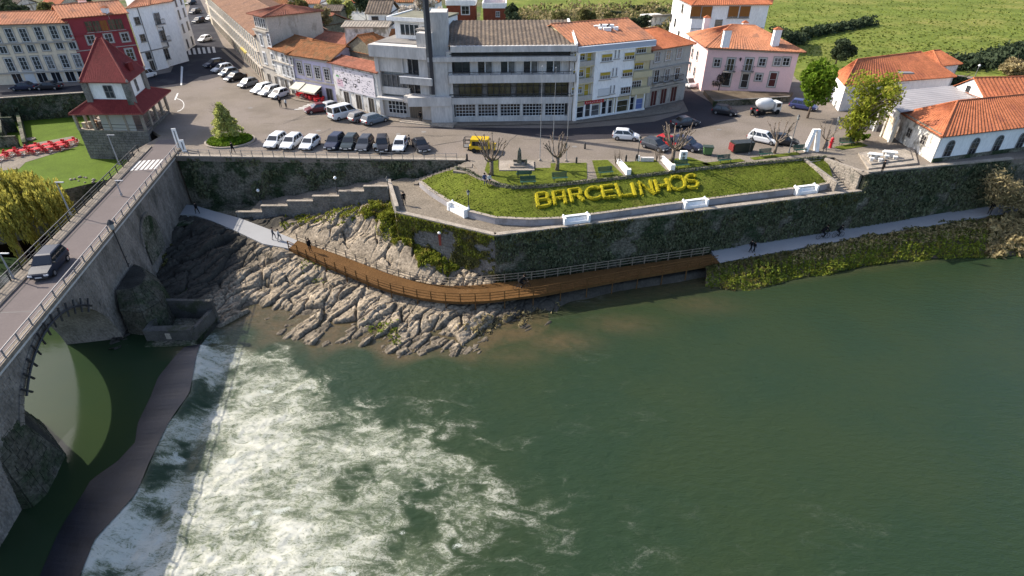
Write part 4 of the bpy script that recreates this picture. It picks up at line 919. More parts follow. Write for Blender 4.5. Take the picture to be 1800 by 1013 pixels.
for (x,y,wd,lab) in ((530,152,2.4,'small cream cafe awning on the lilac house, left of the pair'),(551,157,4.2,'long cream cafe awning on the lilac house, right of the pair')):
    u,z=H7.px(0,x,y-5); r=thing('awning',lab,'awning',(H7.at(0,u,z)+H7.root.location),H7.rz(0))
    mb=MB(); mb.poly([(-wd/2,-.05,.25),(wd/2,-.05,.25),(wd/2,-1.9,-.55),(-wd/2,-1.9,-.55)]); mb.poly([(-wd/2,-.05,.28),(wd/2,-.05,.28),(wd/2,-1.9,-.52),(-wd/2,-1.9,-.52)][::-1]); mb.build('canopy',P('awning_cloth',(.62,.58,.46),.9),r,world=False)
    mb=MB(); mb.box(-wd/2,wd/2,-1.93,-1.9,-.75,-.52); mb.build('valance',P('awning_cloth',(.62,.58,.46),.9),r,world=False)
    mb=MB()
    for sx in (-1,1): mb.tube([(sx*wd/2*.95,0,-.4),(sx*wd/2*.95,-1.85,-.55)],.03,5)
    mb.build('arm',irong,r,world=False)
e8=W(671,204); H8=House('white two-storey house covered by a large printed banner',rect(W(593.3,182),e8,4.2),6.75,white_old)
for x,y in ((612,183),(633,189),(655,194)): H8.door(0,(x,y),1.5,2.5,mat=greend,sur=frame_w)
H8.roof('gable',.6,tile_dull,t=.6,over=.5)
u0,z0=H8.px(0,588,117); u1,z1=H8.px(0,663,182); u1=min(u1,(H8.p[1]-H8.p[0]).length-.5)
bnr=thing('printed_banner','large white printed banner full of small dark drawings hung on the house front','banner',H8.at(0,0,0,.12)+H8.root.location,H8.rz(0))
mb=MB(); mb.box(u0,u1,-.03,0,2.75,6.3); mb.build('cloth',P('banner_cloth',(.66,.61,.63),.8),bnr,world=False)
rr=random.Random(3); inks=[P('ink_black',(.03,.03,.03),.8),P('ink_green',(.12,.4,.12),.8),P('ink_grey',(.25,.24,.27),.8),P('ink_pink',(.60,.42,.48),.8)]; mbs=[MB() for _ in inks]
for k in range(190):
    a=rr.uniform(u0+.3,u1-.5); z=rr.uniform(2.95,6.1); w_=rr.uniform(.06,.32); h_=rr.uniform(.04,.16); i=rr.choice((0,2,2,2,2)); n=rr.randint(1,3)
    for q in range(n): aa=a+q*rr.uniform(.05,.2); mbs[i].add([(aa,-.034,z),(aa+w_,-.034,z+rr.uniform(-.05,.05)),(aa+w_*.8,-.034,z+h_),(aa,-.034,z+h_*.9)],[(0,1,2,3)])
mbs[3].add([(u0+.3,-.032,3.2),(u0+1.9,-.032,3.2),(u0+1.9,-.032,4.4),(u0+.3,-.032,4.4)],[(0,1,2,3)]); mbs[1].add([(u0+.25,-.034,4.75),(u0+1.0,-.034,4.7),(u0+1.0,-.034,4.95),(u0+.25,-.034,5.)],[(0,1,2,3)])
for cx_,cz_,s_ in ((u0+(u1-u0)*.26,4.35,.5),(u0+(u1-u0)*.5,3.9,.42),(u0+(u1-u0)*.62,4.8,.3)): 
    mbs[0].box(cx_-s_,cx_+s_,-.036,-.033,cz_+.2,cz_+.32); mbs[0].box(cx_-s_,cx_-s_*.7,-.036,-.033,cz_-.2,cz_+.2); mbs[0].box(cx_-s_*.3,cx_+s_*.7,-.036,-.033,cz_-.3,cz_-.05); mbs[0].box(cx_+s_*.5,cx_+s_*.8,-.036,-.033,cz_-.1,cz_+.2)
for q,m_ in zip(mbs,inks): q.build('print',m_,bnr,world=False)['kind']='stuff'
# --- houses behind the row
def back(label,el,er,shift,base,depth,mat,rk,rise,rmat,name='house',**k):
    """house whose eave line is seen between pixels el,er, standing `shift` m behind the face line base"""
    a,b=Vector(base[0][:2]),Vector(base[1][:2]); d=(b-a).normalized(); n=Vector((-d.y,d.x)); p,q=PLN(*el,a+n*shift,b+n*shift),PLN(*er,a+n*shift,b+n*shift)
    h=House(label,rect(p,q,depth),(p.z+q.z)/2,mat,name); h.roof(rk,rise,rmat,**k); return h
H9=back('white house with orange roof and five small dark windows behind the lilac house',(528,71),(602,85),9.,(e6,e7),7,white_old,'gable',1.5,tile_dull)
L_=(H9.p[1]-H9.p[0]).length
for k in range(5): H9.win(0,1.1+k*(L_-2)/4.4,H9.h[0]-1.5,.9,1.0,nv=0,nh=0,fm=frame_g)
nb=Vector((-(e8-e7).xy.normalized().y,(e8-e7).xy.normalized().x)); a=e7.xy+nb*4.6; b=e8.xy+nb*4.6
pl,pr,pa=PLN(604,88,a,b),PLN(666,97,a,b),PLN(634,64,a,b)
HG=House('mossy grey rendered gable house behind the banner house',rect(pl,pr,9),(pl.z+pr.z)/2,moss_wall); HG.roof('gable',pa.z-(pl.z+pr.z)/2,tile_rust,ax=1,over=.25)
HB=back('brown-roofed white house with two small windows behind the concrete building',(646,22),(683,27),16,(e8,Vector((-11.7,92.7))),7,white,'gable',1.6,tile_b)
for u in (1.2,3.6): HB.win(0,u,HB.h[0]-1.3,1.2,.9,fm=frame_d,nh=0)
HP=back('low whitewashed outbuilding with flat roof behind the mossy gable',(604,44),(680,52),12,(e8,Vector((-11.7,92.7))),5,white_old,'gable',.5,stone_l)
HA=back('weathered grey house with orange roof behind the long terrace',(470,36),(560,44),22,(e5,e7),9,moss_wall,'gable',2.0,tile_dull)
HC=back('pale stucco house with weathered tiled roof near the top edge behind the grey-white house',(430,22),(520,10),40,(e5,e7),9,beige_l,'gable',1.5,tile_rust)
for k,(el,er,sh,lab,mt,rm) in enumerate((((610,8),(650,4),52,'small white house with blue shutters near the top edge above the outbuilding',white,tile_o),((700,6),(770,3),70,'low white house behind the blossoming tree',white,tile_rust),((392,8),(440,2),50,'pale gable house at the top edge beside the street',beige_l,tile_f))):
    h=back(lab,el,er,sh,(e5,e7) if k!=1 else (Vector((-20,92)),Vector((-10,92))),8,mt,'gable',1.6,rm)
    for u in (1.2,3.2,5.2): h.win(0,u,h.h[0]-2.0,1.0,1.3,fm=frame_d)
# red brick villa
HR=House('flat-roofed red brick villa with white parapets behind the concrete building',rect(W(787,52,0),W(836,52,0),9),hgt((800,52),(800,9)),brick_m,'villa','house')
HR2=House('red brick villa wing with a white door and flat white roof',rect(W(850,54,0),W(889,54,0),10),hgt((860,54),(860,14)),brick_m,'villa','house')
for h in (HR,HR2):
    for i in range(4): h.band(i,h.h[0]-.1,h.h[0]+1.2,.25,white,'parapet')
HR.wpx(0,818,18,2.2,2.2,nv=1,nh=1,sur=frame_w); HR2.win(3,4.5,HR2.h[0]-3.6,1.4,2.4,gm=frame_w,kind='door'); HR2.wpx(0,875,25,1.2,1.4)

def far_house(label,x0,x1,y,D_,dep,mat,rmat,base_z=0,name='house',nwin=3,rise=1.6):
    def pt(x): dx,dy,dz=ray(x,y); t=D_/dy; return Vector((dx*t,D_,CH+dz*t))
    p,q=pt(x0),pt(x1); h=House(label,rect(p,q,dep),max(3,p.z),mat,name); h.roof('gable',rise,rmat,over=.4); L_=(q-p).length
    for k in range(nwin): h.win(0,L_*(k+.5)/nwin,h.h[0]-2.1,1.1,1.4,nv=1,nh=0,fm=frame_d)
    return h
far_house('small cream house with orange roof behind the beige row house',74,104,9,168,8,beige_l,tile_o)
far_house('grey-roofed low house in the top left corner',-10,24,12,172,9,white_old,tile_b)
far_house('long rust-roofed house at the top edge behind the terrace',452,500,9,178,9,beige_l,tile_rust,nwin=4)
far_house('white house with faded roof at the top edge above the outbuilding',520,560,7,172,8,white,tile_f)
far_house('brown-walled shed behind the weathered grey house',560,598,20,150,6,moss_wall,tile_b,nwin=2,rise=.9)
far_house('pale house with orange roof at the top edge right of the street',372,410,4,215,10,white_old,tile_o)
far_house('low stucco house at the top edge left of the blossoming tree',650,694,3,185,9,white_old,tile_rust)
# --- concrete institutional building: left wing (angled), stair tower with dark pylon, long right wing
cA=W(672,205); cB=W(770,215); cC=W(1003,212)
CB=thing('concrete_building','large grey board-marked concrete building with long glazed storey, stair tower and dark pylon','building',cB); 
dR=(cC-cB).xy.normalized(); LR=(cC-cB).length; nR=Vector((-dR.y,dR.x)); rzR=math.atan2(dR.y,dR.x)
Mr=Matrix.Translation(cB)@Matrix.Rotation(rzR,4,'Z')
dL=(cA-cB).xy.normalized(); LL=(cA-cB).length; Ml=Matrix.Translation(cA)@Matrix.Rotation(math.atan2(-dL.y,-dL.x),4,'Z')
def cbx(name,boxes,mat,m=Mr,parent=CB):
    mb=MB()
    for b in boxes: mb.box(*b,m)
    return mb.build(name,mat,parent)
x0=2.1
cbx('core_wall',[(0,LR,1.6,15,-.3,10.6)],concrete_d); 
cbx('storey_band',[(x0,LR+.1,-.15,1.8,2.75,3.75)],concrete); cbx('storey_band',[(x0,LR+.25,-.75,1.8,6.05,7.2)],concrete); cbx('storey_band',[(-.9,LR+.3,-.55,1.8,9.1,9.75)],concrete); cbx('storey_band',[(x0+.5,LR+.35,-.7,1.8,10.45,11.3)],concrete)
cbx('end_pier',[(LR-.55,LR+.05,-.05,1.8,-.2,10.45)],concrete); cbx('pier',[(x0-.2,x0+.55,-.02,1.8,-.2,10.45)],concrete)
# ground floor piers and gridded windows
nb_=5; wd=(LR-x0-1.4)/nb_
cbx('plinth',[(x0,LR,.02,1.7,-.2,.75)],concrete)
for k in range(nb_):
    xa=x0+.75+k*wd; cbx('pier',[(xa+wd-.38,xa+wd,.0,1.7,.75,2.75)],concrete) if k<nb_-1 else None
    fr=cbx('window',[(xa+.05,xa+wd-.42,.22,.30,.75,.83),(xa+.05,xa+wd-.42,.22,.30,2.62,2.72)]+[(xa+.05+(wd-.47)*j/6-.03,xa+.05+(wd-.47)*j/6+.03,.2,.3,.75,2.72) for j in range(7)]+[(xa+.05,xa+wd-.42,.21,.3,.75+.49*j-.025,.75+.49*j+.025) for j in range(1,4)],frame_w)
    mb=MB(); mb.box(xa+.05,xa+wd-.42,.31,.36,.75,2.7,Mr); o=mb.build('pane',glass,fr)
# first floor: continuous brown glazing behind a thin rail
nw=20; fr=cbx('glazing_frame',[(x0+.55+(LR-x0-1.2)*j/nw-.03,x0+.55+(LR-x0-1.2)*j/nw+.03,.55,.68,3.75,6.05) for j in range(nw+1)]+[(x0+.55,LR-.6,.56,.66,5.2,5.27)],frame_d)
for j in range(nw): cbx('pane',[(x0+.6+(LR-x0-1.2)*j/nw,x0+.5+(LR-x0-1.2)*(j+1)/nw,.7,.74,3.75,6.05)],glassbrown if (j*7)%5 else glass2,parent=fr)
cbx('balcony_rail',[(x0,LR,-.1,-.02,4.15,4.28),(x0,LR,-.1,-.02,3.75,3.82)]+[(x0+(LR-x0)*j/10-.04,x0+(LR-x0)*j/10+.04,-.1,-.02,3.75,4.2) for j in range(11)],trim)
# second floor: paired windows between concrete panels
for k in range(5):
    xa=x0+.9+k*(LR-x0-1.6)/5
    cbx('concrete_panel',[(xa+2.35,xa+3.55,.5,1.7,7.2,9.1)],concrete)
    f_=cbx('window',[(xa,xa+.1,.55,.7,7.25,9.05),(xa+1.1,xa+1.25,.5,.7,7.25,9.05),(xa+2.2,xa+2.3,.55,.7,7.25,9.05),(xa,xa+2.3,.55,.7,8.9,9.05)],frame_w if k else frame_d)
    cbx('pane',[(xa+.1,xa+1.1,.72,.76,7.25,9.05)],glass,parent=f_); cbx('curtained_pane',[(xa+1.25,xa+2.2,.72,.76,7.25,9.05)],glass2 if k else glass,parent=f_)
cbx('balcony_rail',[(x0,LR-.2,-.55,-.48,7.55,7.63)]+[(x0+(LR-x0)*j/12-.03,x0+(LR-x0)*j/12+.03,-.55,-.48,7.2,7.6) for j in range(13)],trim)
cbx('clerestory_glass',[(x0,LR-.3,.9,.95,9.75,10.45)],glass); cbx('clerestory_rail',[(x0+.3,LR-.2,-.2,-.1,10.05,10.15)],trim)
# dark tiled roof
mb=MB(); a,b,c,d=[Mr@Vector(q) for q in ((x0+.2,-.2,11.15),(LR+.1,-.2,11.15),(LR+.1,10.6,13.1),(x0+.2,10.6,13.1))]; patch(mb,a,b,c,d,.62,.09); e,f_=[Mr@Vector(q) for q in ((x0+.2,17,11.2),(LR+.1,17,11.2))]; patch(mb,f_,e,d,c,.62); mb.build('roof',tile_b,CB)
cbx('gable_coping',[(LR+.0,LR+.3,-.3,10.6,11.2,11.5)],white,Mr@Matrix.Rotation(rad(10.3),4,'X')@Matrix.Translation((0,2.1,-.0)) if 0 else Mr); 
mb=MB(); a=[Mr@Vector(q) for q in ((LR+.05,-.4,11.3),(LR+.4,-.4,11.3),(LR+.4,10.6,13.2),(LR+.05,10.6,13.2))]; mb.add(a+[q+Vector((0,0,.22)) for q in a],[(0,1,2,3),(4,5,6,7),(0,1,5,4),(1,2,6,5),(2,3,7,6),(3,0,4,7)]); mb.build('gable_coping',white,CB)
cbx('back_gable',[(x0+.2,LR,4,14.8,9,11.9)],concrete_d)
# stair tower slab and entrance block
cbx('tower_wall',[(-.6,2.0,-.25,.3,2.9,9.1)],concrete); cbx('tower_slab',[(-.2,2.25,1.2,5.2,9.75,15.6)],concrete); cbx('tower_side',[(-.9,-.2,-.4,1.8,-.2,9.1)],concrete)
cbx('entrance_block',[(-.9,2.4,-.9,1.6,-.2,2.75)],concrete); cbx('entrance_canopy',[(-4.3,2.35,-1.1,1.4,2.75,4.1)],concrete,)
cbx('pylon',[(-.62,-.12,-.62,.35,4.4,26)],M('pylon_steel',(.045,.042,.045),.6,var=.15,scale=.4)); cbx('pylon_web',[(-.95,-.62,-.5,.3,4.4,26)],concrete_d)
# left wing in its own line
cbx('left_wall',[(0,LL-.5,1.3,13,-.3,11.0)],concrete,Ml)
cbx('parapet',[(-.7,LL-.9,-.55,1.5,9.3,11.0)],concrete,Ml); cbx('roof_terrace',[(-.5,LL,1.4,12.8,11.0,11.1)],concrete_d,Ml)
cbx('left_panel',[(.3,5.2,.5,1.5,7.0,9.3),(.3,5.2,.5,1.5,3.6,4.7)],concrete,Ml)
cbx('balcony',[(4.5,LL-.1,-1.1,1.5,5.75,6.75),(4.9,LL,-1.2,1.5,2.9,3.95)],concrete,Ml); cbx('balcony_coping',[(4.45,LL-.05,-1.18,-.95,6.75,6.85)],white,Ml)
cbx('wing_pier',[(-.25,.35,.1,1.5,-.2,9.3),(LL-2.6,LL-.4,.0,1.5,-.2,12.9),(4.1,4.5,.3,1.5,7,9.3)],concrete,Ml)
for xa,xb,za,zb_,nvv,gm in ((.5,4.2,8.6,9.25,0,glass),(4.7,LL-2.7,6.9,9.2,1,glass),(.5,4.8,4.75,6.6,4,glass2),(4.9,LL-2.7,4.0,5.75,1,glass)):
    f_=cbx('window',[(xa,xa+.12,.55,.7,za,zb_),(xb-.12,xb,.55,.7,za,zb_),(xa,xb,.55,.7,zb_-.1,zb_)]+[(xa+(xb-xa)*j/(nvv+1)-.05,xa+(xb-xa)*j/(nvv+1)+.05,.52,.7,za,zb_) for j in range(1,nvv+1)],frame_g,Ml); cbx('pane',[(xa,xb,.72,.76,za,zb_)],gm,Ml,f_)
f_=cbx('window',[(1.2+3.2*j/5-.04,1.2+3.2*j/5+.04,.3,.42,.7,2.6) for j in range(6)]+[(1.2,4.4,.31,.42,.7+.63*j-.03,.7+.63*j+.03) for j in range(4)],frame_w,Ml); cbx('pane',[(1.2,4.4,.44,.5,.7,2.6)],glass,Ml,f_)
cbx('ground_wall',[(.3,LL-.6,.5,1.4,-.2,3.0)],concrete,Ml); cbx('canopy_slab',[(-.2,4.6,-.8,1.3,2.95,3.25)],concrete,Ml)
d_=cbx('entrance_door',[(4.9,7.2,.38,.48,.1,2.5)],P('bronze_door',(.10,.08,.06),.5),Ml)
for j in range(6): cbx('door_slat',[(4.95+j*.38,5.2+j*.38,.34,.378,.15,2.4)],P('bronze_slat',(.14,.11,.08),.5),Ml,d_)
cbx('entrance_step',[(4.2,LL+3.2,-1.6,.3,-.1,.22),(4.2,LL+3.4,-2.1,-1.6,-.1,.12)],stone_l,Ml)
# white roof-terrace storey
cbx('penthouse_wall',[(1.2,LL-1.2,5.0,12.6,11.1,13.9)],white,Ml); cbx('penthouse_roof',[(.5,LL-1,4.3,12.8,13.9,14.15)],M('roof_gravel',(.20,.19,.14),.95,var=.2),Ml); cbx('roof_fascia',[(.4,LL-.9,4.15,4.3,13.75,14.3),(.25,.5,4.2,12.9,13.75,14.3)],white,Ml)
f_=cbx('window',[(2.2+3.2*j/4-.05,2.2+3.2*j/4+.05,4.88,5.0,11.7,13.3) for j in range(5)]+[(2.2,5.4,4.88,5.,13.2,13.35)],frame_w,Ml); cbx('pane',[(2.2,5.4,4.93,4.985,11.7,13.25)],glass,Ml,f_)
cbx('stair_roof',[(6.2,LL+.2,2.0,4.6,12.9,13.1)],concrete_d,Ml); cbx('stair_wall',[(6.4,LL,2.2,4.5,11,12.9)],concrete,Ml)
# --- white apartment block with yellow blinds and shops
H11=House('white four-storey apartment block with yellow blinds above a row of shops',rect(cC+Vector((.25,-.0,0)),W(1131.5,193),14),11.0,yellowcream,'apartment_block','apartment block')
L=(H11.p[1]-H11.p[0]).length; ua,_=H11.px(0,1042,100); ub,_=H11.px(0,1113,96); ub-=.2
d=(H11.p[1]-H11.p[0]).normalized(); n=Vector((d.y,-d.x))
def h11(name,u0,u1,o0,o1,z0,z1,mat,parent=None):
    p=H11.p[0]; mb=MB(); mb.prism([(p+d*u+n*o) for u,o in ((u0,-.1+o0),(u0,o1),(u1,o1),(u1,-.1+o0))][::1],z0,z1); return mb.build(name,mat,parent or H11.root)
h11('white_bay',ua,ub,0,.75,3.0,10.3,white)
for z in (3.0,5.6,8.1): h11('balcony',0.1,ua,0,.7,z,z+.16,yellowcream); h11('balcony',ub,L,0,1.0,z,z+.95,concrete_d if z<3 else yellowcream)
h11('end_pier',-.02,.3,0,.75,0,10.3,white); h11('eave_band',-.1,L+.1,0,.95,10.3,11.05,P('grey_fascia',(.42,.45,.50),.7)); h11('eave_strip',0,L,0,1.05,10.18,10.3,white)
for z in (3.9,6.5,9.0):
    h11('balcony_front',.3,ua,.6,.7,z-.75,z-.05,greywash)
off=Vector((n.x*.75,n.y*.75,0))
for (x,y),bl in (((1060.6,102),yblind),((1100,99),yblind),((1057.6,133.5),yblind),((1096.5,128.7),yblind),((1055,162),frame_w),((1093.5,159),None)):
    u,z=H11.px(0,x,y); u+=.1; o=H11.win(0,u,z-.75+.35,2.0,1.15,nv=3,fm=frame_w,shut=(bl,.45 if bl is yblind else .95) if bl else None); o.location+=off
for x,y in ((1079.4,97.6),(1075,129),(1071,159)):
    for e in (-.33,.33): u,z=H11.px(0,x,y); o=H11.win(0,u+e,z-.7+.35,.32,1.35,nv=0,fm=frame_w); o.location+=off
for x,y in ((1021,105.5),(1018.6,134),(1016,163.5)): 
    u,z=H11.px(0,x,y); u-=.3; H11.win(0,u,z-.1,2.0,1.1,nv=3,shut=(yblind,.35)); H11.win(0,u+1.75,z-.75,.95,2.0,gm=yblind,kind='door',sill=False,nv=0)
for x,y in ((1128.7,91),(1124,120),(1119.6,152)):
    u,z=H11.px(0,x,y); u-=.2; H11.win(0,u,z-.2,1.9,1.15,nv=3,shut=(yblind,.4) if y<150 else None)
# shops
h11('shop_front',0,L,0,.12,2.72,3.0,frame_d)
sg=h11('shop_sign',2.0,5.6,.1,.25,2.3,2.85,P('red_sign',(.45,.03,.03),.5))
mb=MB()
for k in range(9):
    p=H11.p[0]+d*(2.3+k*.34)+n*.262; q=p+d*.2; z=2.48; mb.add([(p.x,p.y,z),(q.x,q.y,z),(q.x,q.y,z+.07),(p.x,p.y,z+.07)],[(0,1,2,3)]); 
    if k%2==0: q=p+d*.06; mb.add([(p.x,p.y,z+.07),(q.x,q.y,z+.07),(q.x,q.y,z+.24),(p.x,p.y,z+.24)],[(0,1,2,3)])
mb.build('sign_lettering',P('sign_white',(.7,.6,.55),.6),sg)
for k,(u,w_,h_,g) in enumerate(((1.1,1.7,1.8,glass),(2.7,1.0,2.3,frame_d),(4.1,1.6,1.8,glass2),(5.8,.9,2.2,glass),(7.0,.8,2.2,glass),(9.4,2.2,1.9,glassbrown),(11.3,.9,2.2,glass),(12.7,1.7,1.8,P('blue_poster',(.12,.17,.36),.5)))): H11.win(0,u,.25,w_,h_,gm=g,nv=0,kind='window' if w_>1.2 else 'door',sill=False)
h11('shop_plinth',0,L,0,.2,-.1,.3,white); 
for u in (0.1,1.95,3.2,5.1,6.3,7.6,8.1,10.7,11.9,13.6): h11('shop_pilaster',u,u+.2,0,.16,.3,2.72,white)
H11.h=[11.05]*4; H11.roof('gable',2.0,tile_f,t=.52,per=.6,over=.35)
q=W(1060,52,12.2); mb=MB()
for a,b,w_,h_ in ((0,0,1.3,.8),(1.2,.3,1.0,.7),(-1.1,.2,.8,.6),(.5,-.9,1.2,.6),(2.0,-.2,.7,.5),(-.6,-.7,.5,.5)): mb.cbox((q.x+a,q.y+b,12.15+h_/2+b*.14),(w_,.75,h_))
v_=mb.build('roof_vent_cluster',white,H11.ro); mb=MB()
for a,b in ((-.4,-.25),(.9,.05),(.5,-1.2)): mb.lathe([(.16,0),(.16,.3)],8,(q.x+a,q.y+b,12.75))
mb.build('vent_pipe',frame_d,v_)
# --- grey town house on the corner
H12=House('grey stone-fronted three-storey corner house with red ground floor doors',rect(W(1133,190),W(1201,175),12),9.2,greywash)
for l,h_ in (([(1156,101),(1175,97.6),(1194,95)],1.9),([(1153.7,136),(1172,134),(1190,131.7)],2.1)):
    for x,y in l: H12.wpx(0,x,y-2,1.25,h_,nv=1,nh=1,sur=frame_s,balc=1.8 if h_>2 else None)
for x,y in ((1149,168),(1166,165.7),(1184,161)): H12.door(0,(x,y),1.5,2.6,mat=dred,sur=frame_s)
for z in (3.0,6.2): H12.band(0,z-.12,z+.12,.45,frame_s); H12.band(1,z-.12,z+.12,.2,frame_s)
H12.band(0,8.85,9.15,.3,frame_s,'eave_cornice'); H12.roof('hip',2.0,tile_o,over=.5)
for u in (3,7): 
    for z in (3.9,6.9): H12.win(1,u,z,1.0,1.6,fm=frame_w,nh=1)
# --- pink house with hipped roof, in front of it a stone terrace
fl,fr_,blp=W(1232,160),W(1385,170),W(1203,131); d=(fr_-fl).xy
H13=House('pink two-storey house with hipped orange roof and four chimneys',[fl,fr_,Vector((fr_.x-1.0,fr_.y+13.5)),blp],7.6,pink)
for x,y in ((1260.5,110.5),(1340,109.5),(1366.5,108.5),(1382,108.5)): H13.wpx(0,x,y,1.15,1.35,nv=1,nh=1,sur=frame_s,gm=glass2 if x>1350 and x<1370 else glass)
for x,y in ((1284,114),(1316,114)): H13.wpx(0,x,y,1.25,2.2,nv=1,nh=1,sur=frame_s,gm=glassbrown,balc=2.0)
H13.wpx(0,1333.6,136,1.1,1.2,nv=1,nh=1,sur=frame_s)
for x,y,m_ in ((1278,138,greend),(1309,141,greend),(1358,139,dred)): H13.wpx(0,x,y+1,1.25,2.5,gm=m_,sur=frame_s,kind='door',nv=0)
for x,y in ((1217.5,93),(1226,98),(1213.5,118),(1221,126)): H13.wpx(3,x,y,1.1,1.7,nv=0,nh=1,sur=frame_s)
H13.band(0,7.25,7.55,.2,frame_s,'eave_cornice'); H13.roof('hip',2.9,tile_f,over=.7,hip=.8)
zr=10.3
for x,y,w_,h_ in ((1277,66,1.25,1.2),(1364.6,66,1.2,1.3),(1241,44,1.1,1.3),(1309,46,1.0,.6)): H13.chimney(x,y,zr-.7,w_,.8,h_,cap=tile_o)
u,z=H13.px(0,1301,107); mb=MB(); mb.lathe([(.1,0),(.22,.45),(.05,.6)],6,tuple(H13.at(0,u,z,.25)+H13.root.location)); mb.build('wall_lantern',iron,H13.root)
st_=thing('stone_terrace','low dark stone terrace wall below the front of the pink house','terrace',W(1250,185))
mb=MB(); mb.prism([W(1236,166).xy,W(1255,187).xy,W(1305,184).xy,W(1383,180).xy,W(1392,170).xy],-.2,.75); mb.build('fill',soil,st_)
for k,(a,b) in enumerate((((1254,188),(1306,185)),((1306,185),(1386,180)))): wall('','',W(*a).xy,W(*b).xy,-.1,.95,stone_d,.3,(.35,.8),.35,parent=st_,seed=40+k,coping=(.3,.08,stone))
# --- tall white house behind it
H14=House('tall white house with brown roller shutters behind the pink house',[W(1207,92),W(1334,90),W(1338,74),W(1174,66)],10.2,white)
for x,y in ((1223,21.5),(1242,22),(1289,21.5),(1309,21.5)): H14.wpx(0,x,y,2.5,2.6,nv=1,fm=frame_g,shut=(oblind,.85))
for x,y in ((1200,15),(1180,32),(1187,40),(1193,62)): H14.wpx(3,x,y,1.6,2.0,nv=0,fm=frame_g)
H14.band(0,5.1,5.25,.08,frame_g); H14.roof('hip',2.5,tile_o,over=.7); H14.wpx(0,1263,41,1.8,1.6,nv=0,fm=frame_g)
# --- white market hall with arched windows
fl,fr_,bl_=W(1637,286),W(1862,256),W(1574,244)
H15=House('white hall with arched windows and hipped orange roof above the river wall',[fl,fr_,Vector((fr_.x+.6,fr_.y+9.5)),bl_],3.55,white,'market_hall','hall')
mb=MB(); q=H15.p; a=(q[0]-q[3]).normalized(); nn=Vector((a.y,-a.x)); f_=[q[3]+nn*.06,q[0]+nn*.06-a*.0,q[0]-nn*.1,q[3]-nn*.1]; mb.prism(f_[::-1],-.2,3.5); mb.build('flaking_side_wall',white_old,H15.root)
for x,y in ((1668,261.5),(1712,257),(1754,252),(1795,247),(1836,242)): H15.wpx(0,x,y,1.15,2.1,arch=True,fm=frame_g,sill=False)
for x,y in ((1600,233),(1625,246)): u,z=H15.px(3,x,y); o=H15.win(3,u,z-.7,1.2,1.3,fm=frame_s,gm=glass,sill=False); o.location+=Vector((nn.x*.07,nn.y*.07,0))
H15.band(0,-.1,.55,.12,stone_d,'plinth'); H15.band(0,3.25,3.5,.2,frame_w,'eave_cornice'); 
mb=MB(); mb.prism([q[3]+nn*.35-a*.3,q[0]+nn*.35+a*.2,q[0]-nn*.2,q[3]-nn*.2][::-1],3.5,3.85); mb.build('mossy_parapet',moss_wall,H15.root)
H15.roof('hip',2.7,tile_o,over=.5,per=.62,hip=.95)
# --- zinc shed between the halls
zr=[W(1583,198,4.3),W(1727,178,4.3),W(1678,151,4.9),W(1541,164,4.9)]
SH=thing('market_shed','open market shed with grey zinc roof and white fascia sign','shed',(zr[0].x,zr[0].y,0))
mb=MB(); patch(mb,zr[0],zr[3],zr[2],zr[1],.8,.05,.06); mb.poly([p-Vector((0,0,.05)) for p in zr]); mb.build('zinc_roof',metal_roof,SH)
a,b=zr[3].xy,zr[0].xy; dd=(b-a).normalized(); n_=Vector((dd.y,-dd.x)); 
mb=MB(); mb.add([(*(a+n_*.1),4.9),(*(b+n_*.1),4.3),(*(b+n_*.1),3.2),(*(a+n_*.1),3.7),(*a,4.9),(*b,4.3),(*b,3.2),(*a,3.7)],[(0,1,2,3),(7,6,5,4),(0,4,5,1),(3,2,6,7)]); fs=mb.build('fascia_sign',white,SH)
mb=MB(); Lf=(b-a).length
def fq(u0,u1,v0,v1,mb):
    def g(u,v): p=a+dd*u*Lf+n_*.115; return (p.x,p.y,(4.9-.6*u)*(1-v)+(3.7-.5*u)*v)
    mb.poly([g(u0,v0),g(u1,v0),g(u1,v1),g(u0,v1)])
fq(.06,.34,.15,.85,mb); mb.build('purple_panel',P('purple',(.24,.20,.45),.6),fs); mb=MB()
for k in range(4): fq(.10+k*.06,.14+k*.06,.3,.7,mb)
for k in range(3): fq(.70+k*.07,.74+k*.07,.35,.75,mb)
for k in range(2): fq(.43+k*.03,.445+k*.03,.45,.8,mb)
mb.build('lettering',P('letter_grey',(.35,.33,.38),.6),fs)
for u in (.03,.35,.66,.97): p=a+dd*u*Lf; mb=MB(); mb.box(p.x-.16,p.x+.16,p.y-.16,p.y+.16,-.1,3.6); mb.build('post',white_old,SH)
mb=MB(); mb.prism([a-n_*3.5,b-n_*3.5,b-n_*3.7,a-n_*3.7],-.1,3.6); mb.build('inner_wall',concrete_d,SH); mb=MB(); mb.prism([a-n_*.1,a+dd*Lf*.38-n_*.1,a+dd*Lf*.38-n_*.3,a-n_*.3][::-1],-.1,1.1); mb.build('parapet',white_old,SH)
mb=MB(); mb.prism([a+dd*Lf*.66-n_*.1,b-n_*.1,b-n_*.35,a+dd*Lf*.66-n_*.35][::-1],-.1,3.3); mb.build('panel_wall',beige,SH)
